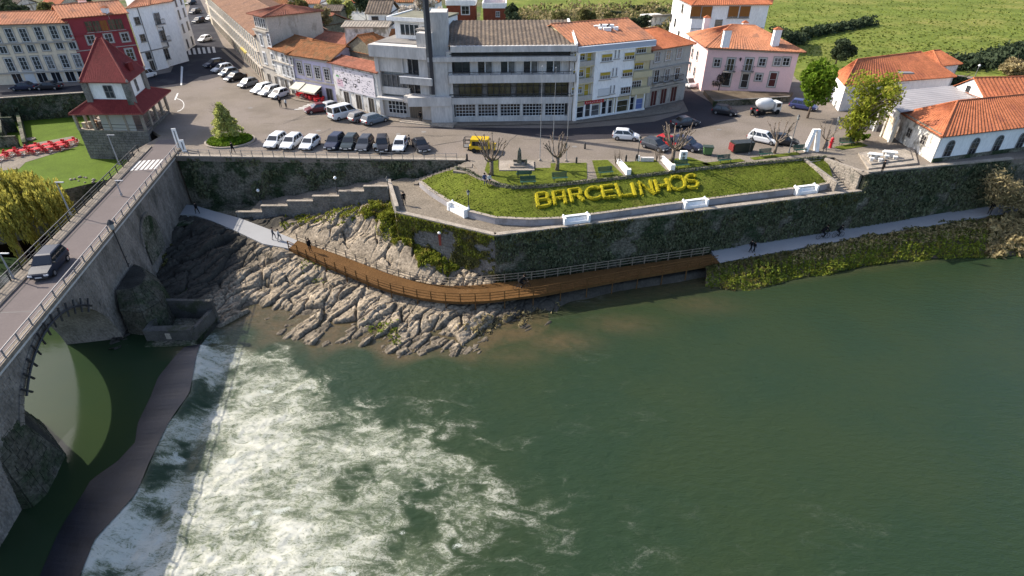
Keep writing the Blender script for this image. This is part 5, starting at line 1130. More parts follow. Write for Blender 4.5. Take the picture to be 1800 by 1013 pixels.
# --- gabled hall behind the shed, long back hall, small hipped roof
g0,g1,g2=W(1677,152,4.9),W(1729,178,4.4),W(1712,143.5,6.6)
H16=House('hall with white gable wall and faded orange roof behind the zinc shed',[g1.xy,g1.xy+Vector((30,2.5)),g0.xy+Vector((30,2.5)),g0.xy],4.75,white,'gable_hall','hall'); H16.roof('gable',2.1,tile_o,over=.25,per=.62)
u,z=H16.px(3,1702,157); H16.win(3,u,z-.4,.8,.9,fm=frame_d,sill=False)
H17=House('long market hall with white end wall and bright orange roof behind the leafy trees',[W(1473,196).xy,W(1655,180).xy,W(1655,180).xy+Vector((-2,13)),W(1458,176).xy],4.3,white,'market_hall','hall'); H17.roof('hip',2.9,tile_o,over=.5,per=.65,hip=.7)
for x,y in ((1463,178),(1469,184)): H17.wpx(3,x,y,1.,1.5,nv=0)
q=W(1592,130,6.2); mb=MB(); mb.cbox((q.x,q.y,6.35),(2.0,1.1,.2)); mb.build('skylight',frame_g,H17.ro)
H18=House('small building with hipped orange roof between the halls',rect(W(1640,172).xy+Vector((2,4)),W(1692,168).xy+Vector((0,4)),7),4.6,white_old,'house'); H18.roof('hip',1.8,tile_o,over=.4)
HW=House('small white garage with flat stone roof beside the tall white house',rect(W(1141,62),W(1172,60),6),hgt((1150,62),(1150,30)),white_old,'garage','garage'); HW.band(0,HW.h[0]-.1,HW.h[0]+.5,.5,stone_l,'parapet'); HW.win(0,2.5,.1,2.6,2.4,gm=frame_d,kind='door',sill=False)
# --- stone pavilion with two-tier burgundy roofs beside the bridge head
e=[W(121.6,202,3.3),W(251,201,3.3),W(300,160,3.3)]; e.append(e[0]+e[2]-e[1]); c=sum(e,Vector())/4
PV=thing('pavilion','square stone pavilion with burgundy skirt roof and steep spire beside the bridge','pavilion',(c.x,c.y,-4)); ins=lambda k,z:[Vector((c.x+(q.x-c.x)*k,c.y+(q.y-c.y)*k,z)) for q in e]
bs=ins(.88,0); bs[0]=Vector((*W(159.5,279,-4).xy,0)); bs[3]=Vector((bs[0].x+(e[3]-e[0]).x*.86,bs[0].y+(e[3]-e[0]).y*.86,0))
bs[1]=Vector((e[1].x-.9,e[1].y+.9,0)); bs[2]=Vector((e[2].x-.9,e[2].y-.6,0))
mb=MB(); mb.prism([q.xy for q in bs],-4.2,.3); mb.build('base_core',mortar,PV)
wall('','',bs[0].xy,bs[1].xy,-4.1,.42,stone,.42,(.5,1.1),.4,parent=PV,seed=51,coping=(.4,.12,stone_l)); wall('','',bs[1].xy,bs[2].xy,-.2,.42,stone,.42,(.5,1.1),.4,parent=PV,seed=52); wall('','',bs[3].xy,bs[0].xy,-4.1,.42,stone,.42,(.5,1.1),.4,parent=PV,seed=53)
mb=MB(); mb.prism([q.xy for q in bs],.3,.46); mb.build('floor',stone_l,PV)
for i in range(4):
    for t in (0,.25,.5,.75):
        p=bs[i].lerp(bs[(i+1)%4],t); p=p.lerp(c.xy.to_3d(),.02); mb=MB(); mb.box(p.x-.17,p.x+.17,p.y-.17,p.y+.17,.46,3.15); mb.build('column',stone_l,PV)
    if i in(0,1):
        a,b=bs[i],bs[(i+1)%4]
        if i==0:
            mb=MB(); q0,q1=a.lerp(b,.38),a.lerp(b,.86); mb.prism([q0.xy,q1.xy,q1.xy+Vector((0,.12)),q0.xy+Vector((0,.12))],.5,2.9); mb.build('glazed_panel',P('frosted_panel',(.36,.35,.33),.5),PV)
        mb=MB(); mb.tube([(*a.xy,1.4),(*b.xy,1.4)],.04,5); mb.tube([(*a.xy,.9),(*b.xy,.9)],.03,5); mb.build('railing',trim,PV)
for k in range(7):
    q=bs[0].lerp(bs[1],.06+.05*k)+Vector((0,.8+.5*(k%3),0)); mb=MB(); mb.cbox((q.x,q.y,.46+.45),(.5,.5,.9),k*.7); mb.build('stored_crate',(beige_l,stone_l,oblind)[k%3],PV)
cub=[W(161,176,5.0),W(232,177,5.0),W(257,155,5.0)]; cub.append(cub[0]+cub[2]-cub[1])
mb=MB(); top=[Vector((q.x,q.y,5.1)) for q in cub]
for i in range(4): patch(mb,e[i],e[(i+1)%4],top[(i+1)%4],top[i],.3,.010)
mb.poly([q-Vector((0,0,.04)) for q in e[::-1]]); sk=mb.build('skirt_roof',tile_r,PV)
mb=MB()
for i in range(4): mb.tube([e[i]+Vector((0,0,.12)),top[i]+Vector((0,0,.12))],.14,6)
mb.build('hip_tiles',M('hip_tile',(.26,.075,.06),.7),sk)
mb=MB()
for i in range(4): mb.tube([e[i]+Vector((0,0,.02)),e[(i+1)%4]+Vector((0,0,.02))],.11,6)
mb.build('gutter',M('roof_edge',(.30,.09,.07),.7),sk)
ct=hgt((161,176),(153,143),5.0) if 0 else 7.6
mb=MB(); mb.prism([q.xy for q in cub],4.4,ct); mb.build('upper_room',white,PV)
for i in range(4): q=cub[i]; mb=MB(); mb.box(q.x-.42,q.x+.42,q.y-.42,q.y+.42,4.4,ct+.02); mb.build('corner_pier',stone,PV)
cc=sum(cub,Vector())/4
def pvwin(i,t,w_,h_,z):
    a,b=cub[i].xy,cub[(i+1)%4].xy; d=(b-a).normalized(); n=Vector((d.y,-d.x)); p=a.lerp(b,t)
    def bx(u0,u1,o0,o1,z0,z1,mb): mb.prism([(p+d*u+n*o) for u,o in ((u0,o0),(u1,o0),(u1,o1),(u0,o1))],z0,z1)
    mb=MB()
    for u in (-w_/2,0,w_/2): bx(u-.05,u+.05,-.02,.1,z,z+h_,mb)
    for q in (0,.5,1): bx(-w_/2,w_/2,-.02,.09,z+h_*q-.04,z+h_*q+.04,mb)
    f_=mb.build('window',frame_g,PV); mb=MB(); bx(-w_/2,w_/2,.0,.05,z,z+h_,mb); mb.build('pane',glass,f_)
pvwin(0,.52,1.25,1.7,5.35); pvwin(1,.5,.8,1.6,5.5); pvwin(2,.5,1.,1.6,5.4)
sp=[cc.xy+(q.xy-cc.xy)*1.16 for q in cub]; ap=W(171,64.5,12.7); az=12.7; ax_=Vector((cc.x,cc.y,az))
mb=MB(); A1,B1=ax_+Vector((-.35,0,0)),ax_+Vector((.35,0,0)); S4=[Vector((q.x,q.y,ct)) for q in sp]
patch(mb,S4[0],S4[1],B1,A1,.3,.010); patch(mb,S4[1],S4[2],B1,B1,.3,.010); patch(mb,S4[2],S4[3],A1,B1,.3,.010); patch(mb,S4[3],S4[0],A1,A1,.3,.010); mb.poly([q-Vector((0,0,.03)) for q in S4[::-1]]); sr=mb.build('spire_roof',tile_r,PV)
mb=MB()
for i,t in enumerate((A1,B1,B1,A1)): mb.tube([S4[i]+Vector((0,0,.1)),t+Vector((0,0,.1))],.12,6)
for i in range(4): mb.tube([S4[i],S4[(i+1)%4]],.10,6)
mb.build('hip_tiles',M('spire_hip',(.26,.075,.06),.7),sr)
for i in range(4): q=S4[i]; mb=MB(); mb.lathe([(.1,0),(.22,.15),(.05,.5)],6,(q.x,q.y,q.z)); mb.build('finial',stone_l,sr)
a,b=S4[1].lerp(B1,.18),S4[2].lerp(B1,.18); q=a.lerp(b,.45); mb=MB(); mb.cbox((q.x+.15,q.y,q.z+.5),(.5,1.0,1.1)); mb.build('dormer',tile_r,sr)
# ================================================================ VEGETATION
def leaves(name,pts,size,mat,parent=None,asp=1.6,hang=False,up=0.,org=(0,0,0)):
    """one mesh of many small leaf-clump faces at pts (world)"""
    pts=np.asarray(pts,float)-np.asarray(org,float); n=len(pts)
    a=rng.normal(size=(n,3)); 
    if hang: a=a*.25+np.array([0,0,-1.])
    if up: a=a*(1-up)+np.array([0,0,1.])*up
    a/=np.linalg.norm(a,axis=1,keepdims=True); b=np.cross(a,rng.normal(size=(n,3))); b/=np.linalg.norm(b,axis=1,keepdims=True)
    s=size*rng.uniform(.55,1.35,(n,1)); a=a*s*asp*.5; b=b*s*.5; k=np.cross(a,b); k=k/np.maximum(1e-6,np.linalg.norm(k,axis=1,keepdims=True))*s*.18
    v=np.stack([pts-a-b*.35,pts+k-b,pts+a*1.0+b*.1,pts+k*.6+b],1).reshape(-1,3); f=np.arange(4*n).reshape(n,4)
    return npmesh(name,v,f,mat,parent)
def crown_pts(c,r,n,lumps=14,fill=.35,flat=1.):
    """points in an uneven crown: lumps spread over an ellipsoid, gaps between them"""
    c=np.array(c,float); r=np.array(r,float); L=rng.normal(size=(lumps,3)); L/=np.linalg.norm(L,axis=1,keepdims=True); L*=rng.uniform(.25,.78,(lumps,1)); L[:,2]*=flat
    R=rng.uniform(.22,.42,lumps); k=rng.integers(0,lumps,n); d=rng.normal(size=(n,3)); d/=np.linalg.norm(d,axis=1,keepdims=True)
    d*=np.where(rng.random((n,1))<fill,rng.random((n,1))**.5,rng.uniform(.8,1.08,(n,1)))
    return c+(L[k]+d*R[k][:,None])*r
def limbs(mb,base,top,r0,n,spread,rr,depth=1):
    base=Vector(base); top=Vector(top); mb.tube([base,base.lerp(top,.5)+Vector((rr.uniform(-.1,.1),rr.uniform(-.1,.1),0)),top],[r0,r0*.75,r0*.45],7)
    for i in range(n):
        s=base.lerp(top,rr.uniform(.45,1)); a=rr.uniform(0,6.28); d=Vector((math.cos(a)*spread,math.sin(a)*spread,spread*rr.uniform(.4,1.1))); e=s+d
        mb.tube([s,s.lerp(e,.5)+Vector((0,0,.08*spread)),e],[r0*.42,r0*.28,r0*.12],5)
        if depth:
            for k in range(2): a2=a+rr.uniform(-.9,.9); e2=e+Vector((math.cos(a2),math.sin(a2),rr.uniform(.2,.9)))*spread*.5; mb.tube([e,e2],[r0*.13,r0*.05],4)
def tree(name,label,base,crowns,leaf,trunk_top,r0=.18,bk=None,n=2600,size=.3,lumps=14,cat='tree',group=None,nl=7,spread=1.4,hang=False,fill=.35,asp=1.6,seed=0):
    rr=random.Random(seed); t=thing(name,label,cat,base,0,group); mb=MB(); limbs(mb,base,trunk_top,r0,nl,spread,rr); mb.build('trunk',bk or bark_d,t,smooth=True)
    P_=np.concatenate([crown_pts(c,r,int(n*wt),lumps,fill) for c,r,wt in crowns]); leaves('crown',P_,size,leaf,t,asp,hang,org=tuple(t.location)); return t
# small conical tree in the round planter
b=W(404,243,.3); h=hgt((404,243),(390,179),.3)-.3
t=thing('conical_tree','small conical light green tree in the round planter','tree',b); mb=MB(); limbs(mb,b,b+Vector((-.3,0,h*.85)),.09,16,1.1,random.Random(1)); mb.build('trunk',bark_d,t)
q=rng.random(3400)**.62; z=1.2+(h-1.2)*(1-q); rad_=(.22+2.35*q**.8)*(.82+.3*np.sin(z*5.1)*.5)*np.sqrt(rng.random(3400)); an=rng.random(3400)*6.283+np.floor(z*3)*1.3; an+=.5*np.sin(an*5)
leaves('crown',np.stack([b.x-.3*z/h+rad_*np.cos(an),b.y+rad_*np.sin(an),b.z+z-.25*rad_],-1),.21,lf_con,t,1.8,org=tuple(b))
c0=W(405,249,0); pl=thing('round_planter','round kerbed planter with low box hedge around the conical tree','planter',c0); mb=MB(); RX,RY=3.45,3.2
def el(k,z,n=36): return [(c0.x+RX*k*math.cos(6.283*i/n),c0.y+RY*k*math.sin(6.283*i/n),z) for i in range(n)]
mb.loft([el(1,0),el(1,.22),el(.93,.22),el(.93,.1)]); mb.build('kerb',stone_l,pl); mb=MB(); mb.loft([el(.93,.02),el(.93,.15)]); mb.build('soil_bed',soil,pl)
a=rng.random(4200)*6.283; r=np.sqrt(rng.random(4200)); zz=.18+.55*rng.random(4200)*(1-.5*r**4)*(.6+.6*fbm(np.cos(a)*r*3+9,np.sin(a)*r*3+9,5,2))
leaves('low_hedge',np.stack([c0.x+RX*.88*r*np.cos(a),c0.y+RY*.88*r*np.sin(a),zz],-1),.22,lf_bright,pl,1.5,org=tuple(c0))['kind']='stuff'
b=W(1419,208); h=hgt((1419,208),(1421,104)); c=Vector((b.x+.1,b.y,h*.62))
tree('leafy_tree','bright green round-crowned tree at the edge of the square beside the pink house',b,[(c,(3.2,3.0,h*.40),1)],lf_bright,b+Vector((.1,0,h*.5)),.2,bark,5200,.33,22,nl=9,spread=1.7,seed=2)
b=W(1497,253); h=hgt((1497,253),(1512,108)); c=Vector((b.x+1.7,b.y+1.,h*.62)); 
tree('leafy_tree','tall yellow-green spring tree with loose hanging crown before the market hall',b,[(c,(4.0,3.6,h*.38),.55),(c+Vector((-1.5,-.4,-3.2)),(2.6,2.4,2.4),.26),(c+Vector((-1.9,-1,-5.6)),(1.3,1.2,1.5),.12)],lf_yel,b+Vector((1.2,.6,h*.55)),.26,bark,5200,.26,26,nl=12,spread=2.4,hang=False,fill=.6,seed=3)
b=W(1506,250); tree('leafy_tree','thin second trunk with sparse crown beside the tall yellow-green tree',b,[(b+Vector((2.6,.8,7.2)),(2.6,2.2,2.4),1)],lf_yel,b+Vector((1.6,.5,5.4)),.16,bark,900,.26,14,nl=9,spread=1.8,seed=4)
b=W(1467,119); h=hgt((1467,119),(1468,66)); tree('dark_tree','dark grey-green evergreen tree at the near edge of the field',b,[(b+Vector((.4,0,h*.58)),(3.3,3.0,h*.42),1)],lf_dark,b+Vector((0,0,h*.5)),.2,bark_d,3600,.38,18,seed=5)
# weeping willow at the left bank
b=W(52,476,-9); t=thing('weeping_willow','large yellow weeping willow on the left bank below the garden','tree',b); mb=MB(); rr=random.Random(6); limbs(mb,b,b+Vector((-1,1.,9)),.4,14,3.0,rr); mb.build('trunk',bark,t)
Pn=[];
for k in range(560):
    a=rr.uniform(0,6.283); r_=5.9*math.sqrt(rr.random()); zt=-9+11.6-.14*r_**1.6+rr.uniform(-.9,.5); x=b.x-2.2+r_*math.cos(a)*1.35; y=b.y+1.8+r_*math.sin(a); L_=rr.uniform(1.6,6.0); m=int(L_*9)
    for i in range(m): f_=i/m; Pn.append((x+rr.uniform(-.18,.18)+math.cos(a)*.5*f_,y+rr.uniform(-.18,.18)+math.sin(a)*.4*f_,max(-8.7,zt-L_*f_)))
leaves('crown',Pn,.20,lf_will,t,3.2,True,org=tuple(b))
b2=W(158,398,-8.9); t=thing('willow_bush','low pale willow scrub by the water under the bridge railing','bush',b2); Pn=crown_pts((b2.x,b2.y,-8.2),(3.2,1.6,1.2),1800,14,.5); leaves('foliage',Pn,.22,lf_will,t,2.4,org=tuple(b2))
# bare willow at the right edge, leaning over the path
b=W(1812,392,-8.3); t=thing('bare_willow','pale bare willow leaning over the riverside path at the right edge','tree',b); mb=MB(); rr=random.Random(8); tp=W(1748,322,-2.0); tips=[]
mb.tube([b,b.lerp(tp,.5)+Vector((.8,0,.6)),tp],[.3,.22,.12],7); mb.tube([b+Vector((.4,0,0)),b+Vector((1.5,.3,5.5))],[.25,.08],6)
for k in range(70):
    s=b.lerp(tp,rr.uniform(.3,1)) if k%3 else b+Vector((rr.uniform(.3,1.5),0,rr.uniform(2.5,5.5))); a=rr.uniform(0,6.28); e=s+Vector((math.cos(a)*rr.uniform(.8,2.6)-.6,math.sin(a)*rr.uniform(.6,1.8),rr.uniform(-.2,1.8))); mb.tube([s,s.lerp(e,.5)+Vector((0,0,.25)),e],[.06,.04,.015],4); tips+=[s.lerp(e,t_) for t_ in (.5,.75,1)]
    for q in range(4): e2=e.lerp(s,rr.uniform(0,.5))+Vector((rr.uniform(-.9,.9),rr.uniform(-.7,.7),rr.uniform(-.1,.8))); mb.tube([e.lerp(s,.3),e2],[.02,.008],3); tips.append(e2)
mb.build('trunk',bark,t); tips=np.array([tuple(q) for q in tips]); k=rng.integers(0,len(tips),5200); leaves('twigs',tips[k]+rng.normal(size=(5200,3))*.38,.15,lf_twig,t,4.,org=tuple(b))
# shrubs, hedges and trees behind the buildings
bgl=[('dark_tree','dark green laurel tree behind the concrete roof beside the brick villa',(905,40),30,34,lf_dark),('shrub','olive brown scrub behind the concrete roof, left clump',(940,44),32,26,lf_mix),('shrub','tall olive scrub behind the dark tiled roof, middle clump',(985,40),36,36,lf_mix),('shrub','mixed brown scrub behind the faded orange roof',(1030,36),34,34,lf_mix),
 ('shrub','low bramble scrub beside the dark garden wall',(1072,34),26,22,lf_mix),('dark_bush','dark green hedge block at the field edge behind the apartment block',(1126,38),34,20,lf_dark),('shrub','rounded green shrub between the apartment block and the white garage',(1140,66),24,26,lf_bright),('dark_tree','green tree at the top edge right of the brick villa',(900,18),24,26,lf_dark),
 ('green_tree','green tree behind the beige row house at the top left',(38,26),46,30,lf_dark),('green_tree','light green small tree at the top edge behind the terrace',(612,14),22,22,lf_con),('shrub','bare hedge at the top left edge behind the beige row house',(110,22),40,18,lf_mix),
 ('blossom_tree','white blossoming tree behind the concrete building, left one',(715,26),40,30,lf_blos),('blossom_tree','white blossoming tree behind the concrete building, right one beside the pylon',(778,26),26,28,lf_blos),('dark_bush','dark shrub at the field corner right of the garden wall',(1690,142),40,24,lf_dark),('shrub','bare brown thicket at the right end of the field',(1790,120),46,34,lf_twig)]
for k,(nm,lab,(x,y),wp_,hp_,lf) in enumerate(bgl):
    Dk=min(128+(k%5)*7,W(x,y+hp_*.6).y) if x<1680 else W(x,y+12).y
    dx,dy,dz=ray(x,y); t_=Dk/dy; c=Vector((dx*t_,Dk,CH+dz*t_)); dep=Dk*math.cos(TH)+(CH-c.z)*math.sin(TH); r=wp_*.62*dep/FP; rz_=max(hp_*.6*dep/FP,1.2)
    if c.z<rz_*.7: c.z=rz_*.7
    tree(nm,lab,(c.x,c.y,0),[(c,(r,r*.9,rz_),1),(Vector((c.x,c.y,c.z*.45)),(r*.9,r*.8,max(.8,c.z*.45)),.5)],lf,c+Vector((0,0,rz_*.2)),.14,bark_d,2200,max(.3,r*.13),18,'bush' if 'bush' in nm or 'shrub' in nm else 'tree',nl=8,spread=r*.5,fill=.5,seed=60+k)
def hedge_row(name,label,px,hh,wd,mat,n,size,z=0,cat='hedge'):
    pts=[W(x,y,z) for x,y in px]; r=thing(name,label,cat,pts[0]); q=resample(pts,40); k=rng.integers(0,39,n); t=rng.random(n); A=np.array([tuple(p) for p in q]); c=A[k]*(1-t[:,None])+A[k+1]*t[:,None]
    c[:,0]+=rng.normal(size=n)*wd*.5; c[:,1]+=rng.normal(size=n)*wd*.5; c[:,2]+=hh*rng.random(n)*(.55+.6*fbm(c[:,0]*.5+50,c[:,1]*.5+50,9,3)); leaves('foliage',c,size,mat,r,1.5,org=tuple(r.location)); return r
hedge_row('field_hedge','long dark hedge crossing the green field',[(1385,78),(1420,66),(1470,56),(1532,44)],2.6,1.6,lf_dark,3000,.6)
hedge_row('field_hedge','dark hedge in the dip of the field behind the gabled hall',[(1668,122),(1720,118),(1775,104),(1800,95)],3.0,3.0,lf_dark,3600,.6)
hedge_row('field_hedge','short dark hedge running down from the field hedge behind the pink house',[(1362,58),(1385,68),(1405,80)],2.0,1.8,lf_dark,1400,.5)
hedge_row('dark_hedge','low dark hedge behind the garden wall at the field edge',[(1108,28),(1140,30),(1166,34)],3.4,1.4,lf_dark,1500,.5)
wall('garden_wall','low dark stone wall at the near edge of the field behind the apartment block',W(1072,33).xy,W(1110,34).xy,-.1,2.2,stone_d,.5,(.6,1.4),.5,seed=60)
for k,(x,y,D_,r_,h_,lf) in enumerate(((420,14,165,3,4,lf_mix),(452,10,170,3.5,4.5,lf_twig),(530,14,150,3,4,lf_mix),(566,24,138,2.6,3.6,lf_twig),(590,10,160,3,4,lf_con),(640,5,165,3.5,4,lf_dark),(745,6,150,3.2,4,lf_blos),(8,10,165,4,5,lf_dark),(80,14,160,3,3,lf_mix),(150,4,185,4,4,lf_dark),(262,2,190,4,4,lf_mix))):
    dx,dy,dz=ray(x,y); t_=D_/dy; c=Vector((dx*t_,D_,max(h_*.7,CH+dz*t_)))
    tree('far_tree',['bare brown tree left of the stucco house near the top edge','pale twiggy tree above the pale stucco house','brown scrub tree beside the weathered grey house','pale twiggy tree in the yard left of the outbuilding','light green tree above the weathered grey house','dark tree beside the blue-shuttered house at the top edge','small blossoming tree at the top edge left of the pylon','dark tree in the top left corner of the photo','brown bush behind the beige row house roof','dark tree behind the burgundy house roof','brown tree at the top edge behind the white corner house'][k],(c.x,c.y,0),[(c,(r_,r_*.9,h_*.6),1)],lf,c,.13,bark_d,1300,.42,16,nl=9,spread=1.8,fill=.5,seed=120+k)
# scrub mass behind the long roofs
x=rng.uniform(885,1180,26000); y=rng.uniform(2,66,26000); X1,Y1=Wn(x,y,np.zeros(26000)); k=Y1<215; X1=X1[k][:9500]; Y1=Y1[k][:9500]
P_=np.stack([X1,Y1,5.2*np.clip(fbm(X1+160,Y1,55,3,7.)*1.5-.3,.05,1)*rng.random(len(X1))**.6],-1)
k_=rng.random(len(P_))<.55
for nm,sel,mt in (('back_scrub',k_,lf_mix),('back_scrub',~k_,lf_twig)): o=leaves(nm,P_[sel],.62,mt,None,1.8); o['kind']='stuff'
# grass tussocks over the field
n=6000; fx_=[];
while len(fx_)<n:
    x=random.uniform(1090,1810); y=110*random.random()**1.0+2
    p=W(x,y); fx_.append((p.x,p.y,.08))
FXA=np.array(fx_); ok=inpoly(FXA[:,0],FXA[:,1],[(q.x,q.y) for q in fpts]); FXA=FXA[ok]; o=leaves('tussock_grass',FXA,.62,leafm('field_tussock',(.15,.18,.035),(.19,.20,.055),.3,.3),None,1.0,up=.35); tag(o,None,None,None,'stuff')
# riverside plants on the right bank (slope from path to water)
bl=[(1240,472),(1300,458),(1380,444),(1450,431.5),(1520,419),(1600,406),(1700,388),(1800,371),(1840,365)]; bu=[W(x,y-1,zpath(x)-.25) for x,y in bl]
bw_=[(1240,505),(1290,512),(1330,508),(1400,488),(1460,482),(1530,466),(1620,458),(1700,452),(1790,452),(1850,450)]; bd_=[W(x,y,-10.05) for x,y in bw_]
a=resample(bu,60); b_=resample(bd_,60); v=[];f=[]
for j in range(9):
    for i in range(60): p=a[i].lerp(b_[i],j/8); v.append((p.x,p.y,p.z+.5*math.sin(math.pi*(j/8)**.8)+random.uniform(-.08,.08)-(.3 if j==8 else 0)))
for j in range(8):
    for i in range(59): k=j*60+i; f.append((k,k+1,k+61,k+60))
struct(npmesh('river_bank',v,f,soil,None,True))
def bank(n,j0,j1,size,mat,hh,i0=0,i1=58,nm='bank_plants',up=.2,asp=1.6):
    A=np.array([tuple(p) for p in a]); Bq=np.array([tuple(p) for p in b_]); i=rng.integers(i0,i1+1,n); s1=rng.random((n,1)); s2=rng.random((n,1)); p=A[i]*(1-s1)+A[i+1]*s1; q=Bq[i]*(1-s2)+Bq[i+1]*s2
    t=rng.uniform(j0,j1,(n,1)); t=np.minimum(1.06,t+.35*(fbm(p[:,:1]+70,p[:,1:2]*.3+10,17,3,2.2)-.5)); P_=p*(1-t)+q*t; P_[:,2:]+=.5*np.sin(np.pi*np.clip(t,0,1)**.8)
    P_[:,2]+=hh*rng.random(n)*np.clip((i+2)/9,.2,1)*(.25+1.5*np.clip(fbm(P_[:,0]+80,P_[:,1]*1.3+20,15,3,1.6)-.25,0,1))
    o=leaves(nm,P_,size,mat,None,asp,up=up); o['kind']='stuff'
bank(13000,.34,1.04,.17,lf_bank,.6); bank(11000,0.0,.55,.18,lf_mix,.45); bank(2600,.15,.6,.24,lf_twig,.5,14,58,asp=3); bank(3000,.6,1.03,.2,lf_grass,.6,2,46); bank(3000,.2,1.,.25,lf_twig,1.3,48,58,asp=3)
bank(900,.85,1.06,.2,lf_twig,.3,2,16)
# grass and scrub on the rocks under the promenade wall
def rockgrass(poly,n,size,mat,hh,asp=2.2,up=.45):
    q=np.array(poly,float); x=rng.uniform(q[:,0].min(),q[:,0].max(),n*8); y=rng.uniform(q[:,1].min(),q[:,1].max(),n*8); k=inpoly(x,y,poly); x=x[k]; y=y[k]; z=np.full(x.shape,-6.5)
    for it in range(5):
        X1,Y1=Wn(x,y,z); z=Z[np.clip(np.searchsorted(ys,Y1),0,ny-1),np.clip(np.searchsorted(xs,X1),0,nx-1)]
    k=fbm(X1+90,Y1+40,21,3,1.5)>.42; P_=np.stack([X1,Y1,z+hh*rng.random(len(z))],-1)[k][:n]
    o=leaves('rock_grass',P_,size,mat,None,asp,up=up); o['kind']='stuff'
rockgrass([(630,362),(690,356),(700,420),(765,445),(835,462),(820,478),(770,470),(720,455),(680,415),(640,385)],14000,.15,lf_grass,.5)
rockgrass([(690,400),(760,430),(850,440),(862,470),(800,478),(730,455)],6000,.16,lf_grass,.55)
rockgrass([(480,385),(640,365),(640,378),(560,390),(500,398)],900,.2,lf_grass,.25)
rockgrass([(545,440),(600,470),(560,500),(520,480)],220,.16,lf_bank,.15); rockgrass([(640,570),(700,570),(705,610),(660,600)],180,.2,lf_bank,.2); rockgrass([(225,420),(300,420),(290,470),(240,480)],900,.22,lf_mix,.3); rockgrass([(800,575),(960,540),(980,530),(990,540),(880,592)],800,.18,lf_twig,.18)
# ivy on the river walls
def ivy(p0,p1,z0,z1,n,mat,size,thr,seed,off=.1,bias=0.,hang=True):
    p0=np.array(p0); p1=np.array(p1); t=rng.random(n*3); z=z0+(z1-z0)*rng.random(n*3); L_=np.linalg.norm(p1-p0); d=(p1-p0)/L_; nn=np.array([d[1],-d[0]])
    k=fbm(t*L_+30,z*1.3+60,seed,4,3.)+bias*(z-z0)/(z1-z0)>thr; t=t[k][:n]; z=z[k][:n]; x=p0+(p1-p0)*t[:,None]+nn*(off+.18*rng.random((len(t),1))); return np.column_stack([x,z])
for nm,w_,p,q,z0,z1,n,mt,sz,th,bi in (('wall_ivy',rw,A_,B_,-8.9,-2.5,14000,lf_ivy,.2,.36,.0),('hanging_grass',rw,A_,B_,-4.2,-2.4,900,lf_mix,.2,.52,.06),('wall_ivy',rw2,B_,C_,-8.9,-.3,7500,lf_ivy,.2,.38,.0),
     ('wall_ivy',rw3,wp.xy,A_,-7.5,-2.6,7000,lf_mix,.15,.40,.08),('hanging_grass',rw3,wp.xy,A_,-5.8,-2.5,4000,lf_grass,.15,.46,.1)):
    P_=ivy(p,q,z0,z1,n,mt,sz,th,int(p[0]*10)%90+3,bias=bi); o=leaves(nm,P_,sz,mt,w_,1.7,True,org=tuple(w_.location)); o['kind']='stuff'
P_=ivy((-44,74.2),(-7,72.6),-6,-.2,2600,lf_ivy,.25,.53,77); o=leaves('wall_ivy',P_,.25,lf_ivy,None,1.7,True); o['kind']='stuff'
P_=np.concatenate([ivy(W(-100,181.5).xy,W(150,164.5).xy,-4,.1,1800,lf_ivy,.3,.48,70)]); o=leaves('wall_ivy',P_,.3,lf_ivy,None,1.6,True); o['kind']='stuff'
# short turf blades on the sloping lawn and low kerb hedge along its upper edge
q=resample(SUP,200); 
hd=thing('kerb_hedge','low clipped dark stone and box edging along the top of the sloping lawn','edging',SUP[0]); A=np.array([tuple(p) for p in q]); k=rng.integers(0,199,3600); t=rng.random((3600,1)); c=A[k]*(1-t)+A[k+1]*t; c+=rng.normal(size=c.shape)*.10; c[:,2]=.0+.28*rng.random(3600)
mb=MB(); mb.tube([p+Vector((0,.12,.06)) for p in q],.2,5); mb.build('edging_core',stone,hd); leaves('leaves',c,.13,lf_ivy,hd,1.4,org=tuple(hd.location))
k=rng.random((6000,2)); i=(k[:,0]*118).astype(int); P_=[]
for n_,(u,v_) in enumerate(k): p=SLO[i[n_]].lerp(SUP[i[n_]],v_); P_.append((p.x+random.uniform(-.2,.2),p.y,p.z+.1+.03*random.random()))
o=leaves('lawn_blades',P_,.10,leafm('turf',(.12,.15,.02),(.16,.16,.032),.3,.5),None,2.0,up=.5); o['kind']='stuff'
# pollarded plane trees, bare
def pollard(label,bx,by,tx,ty,sp,seed,nb=9,r0=.26):
    rr=random.Random(seed); b=W(bx,by); h=hgt((bx,by),(tx,ty)); t=thing('bare_plane_tree',label,'tree',b,0,'pollarded plane trees in the park'); mb=MB(); th=h*.42
    mb.tube([(0,0,-.1),(.05,0,th*.5),(0,0,th)],[r0*1.15,r0*.85,r0*1.05],9)
    for k in range(nb):
        a=6.283*k/nb+rr.uniform(-.3,.3); o=sp*rr.uniform(.5,1.); z1=th+(h-th)*rr.uniform(.1,.45); e1=Vector((math.cos(a)*o*.75,math.sin(a)*o*.75,z1)); e2=Vector((math.cos(a)*o,math.sin(a)*o,th+(h-th)*rr.uniform(.65,1.)))
        mb.tube([(0,0,th*.92),e1*.5+Vector((0,0,th*.35)),e1,e2],[r0*.5,r0*.42,r0*.34,r0*.22],6); mb.tube([e2-Vector((0,0,.1)),e2+Vector((0,0,.16))],[r0*.3,r0*.22],6)
        for q in range(rr.randint(1,3)):
            a2=a+rr.uniform(-.8,.8); s=e1.lerp(e2,rr.random()); e3=s+Vector((math.cos(a2),math.sin(a2),rr.uniform(.6,1.6)))*sp*.32; mb.tube([s,e3],[r0*.22,r0*.14],5); mb.tube([e3,e3+Vector((0,0,.12))],[r0*.2,r0*.12],5)
    mb.build('trunk',bark,t,world=False,smooth=True)
pollard('pollarded bare plane tree beside the yellow pickup, with the most branches',864,309,866,238,1.9,31,11)
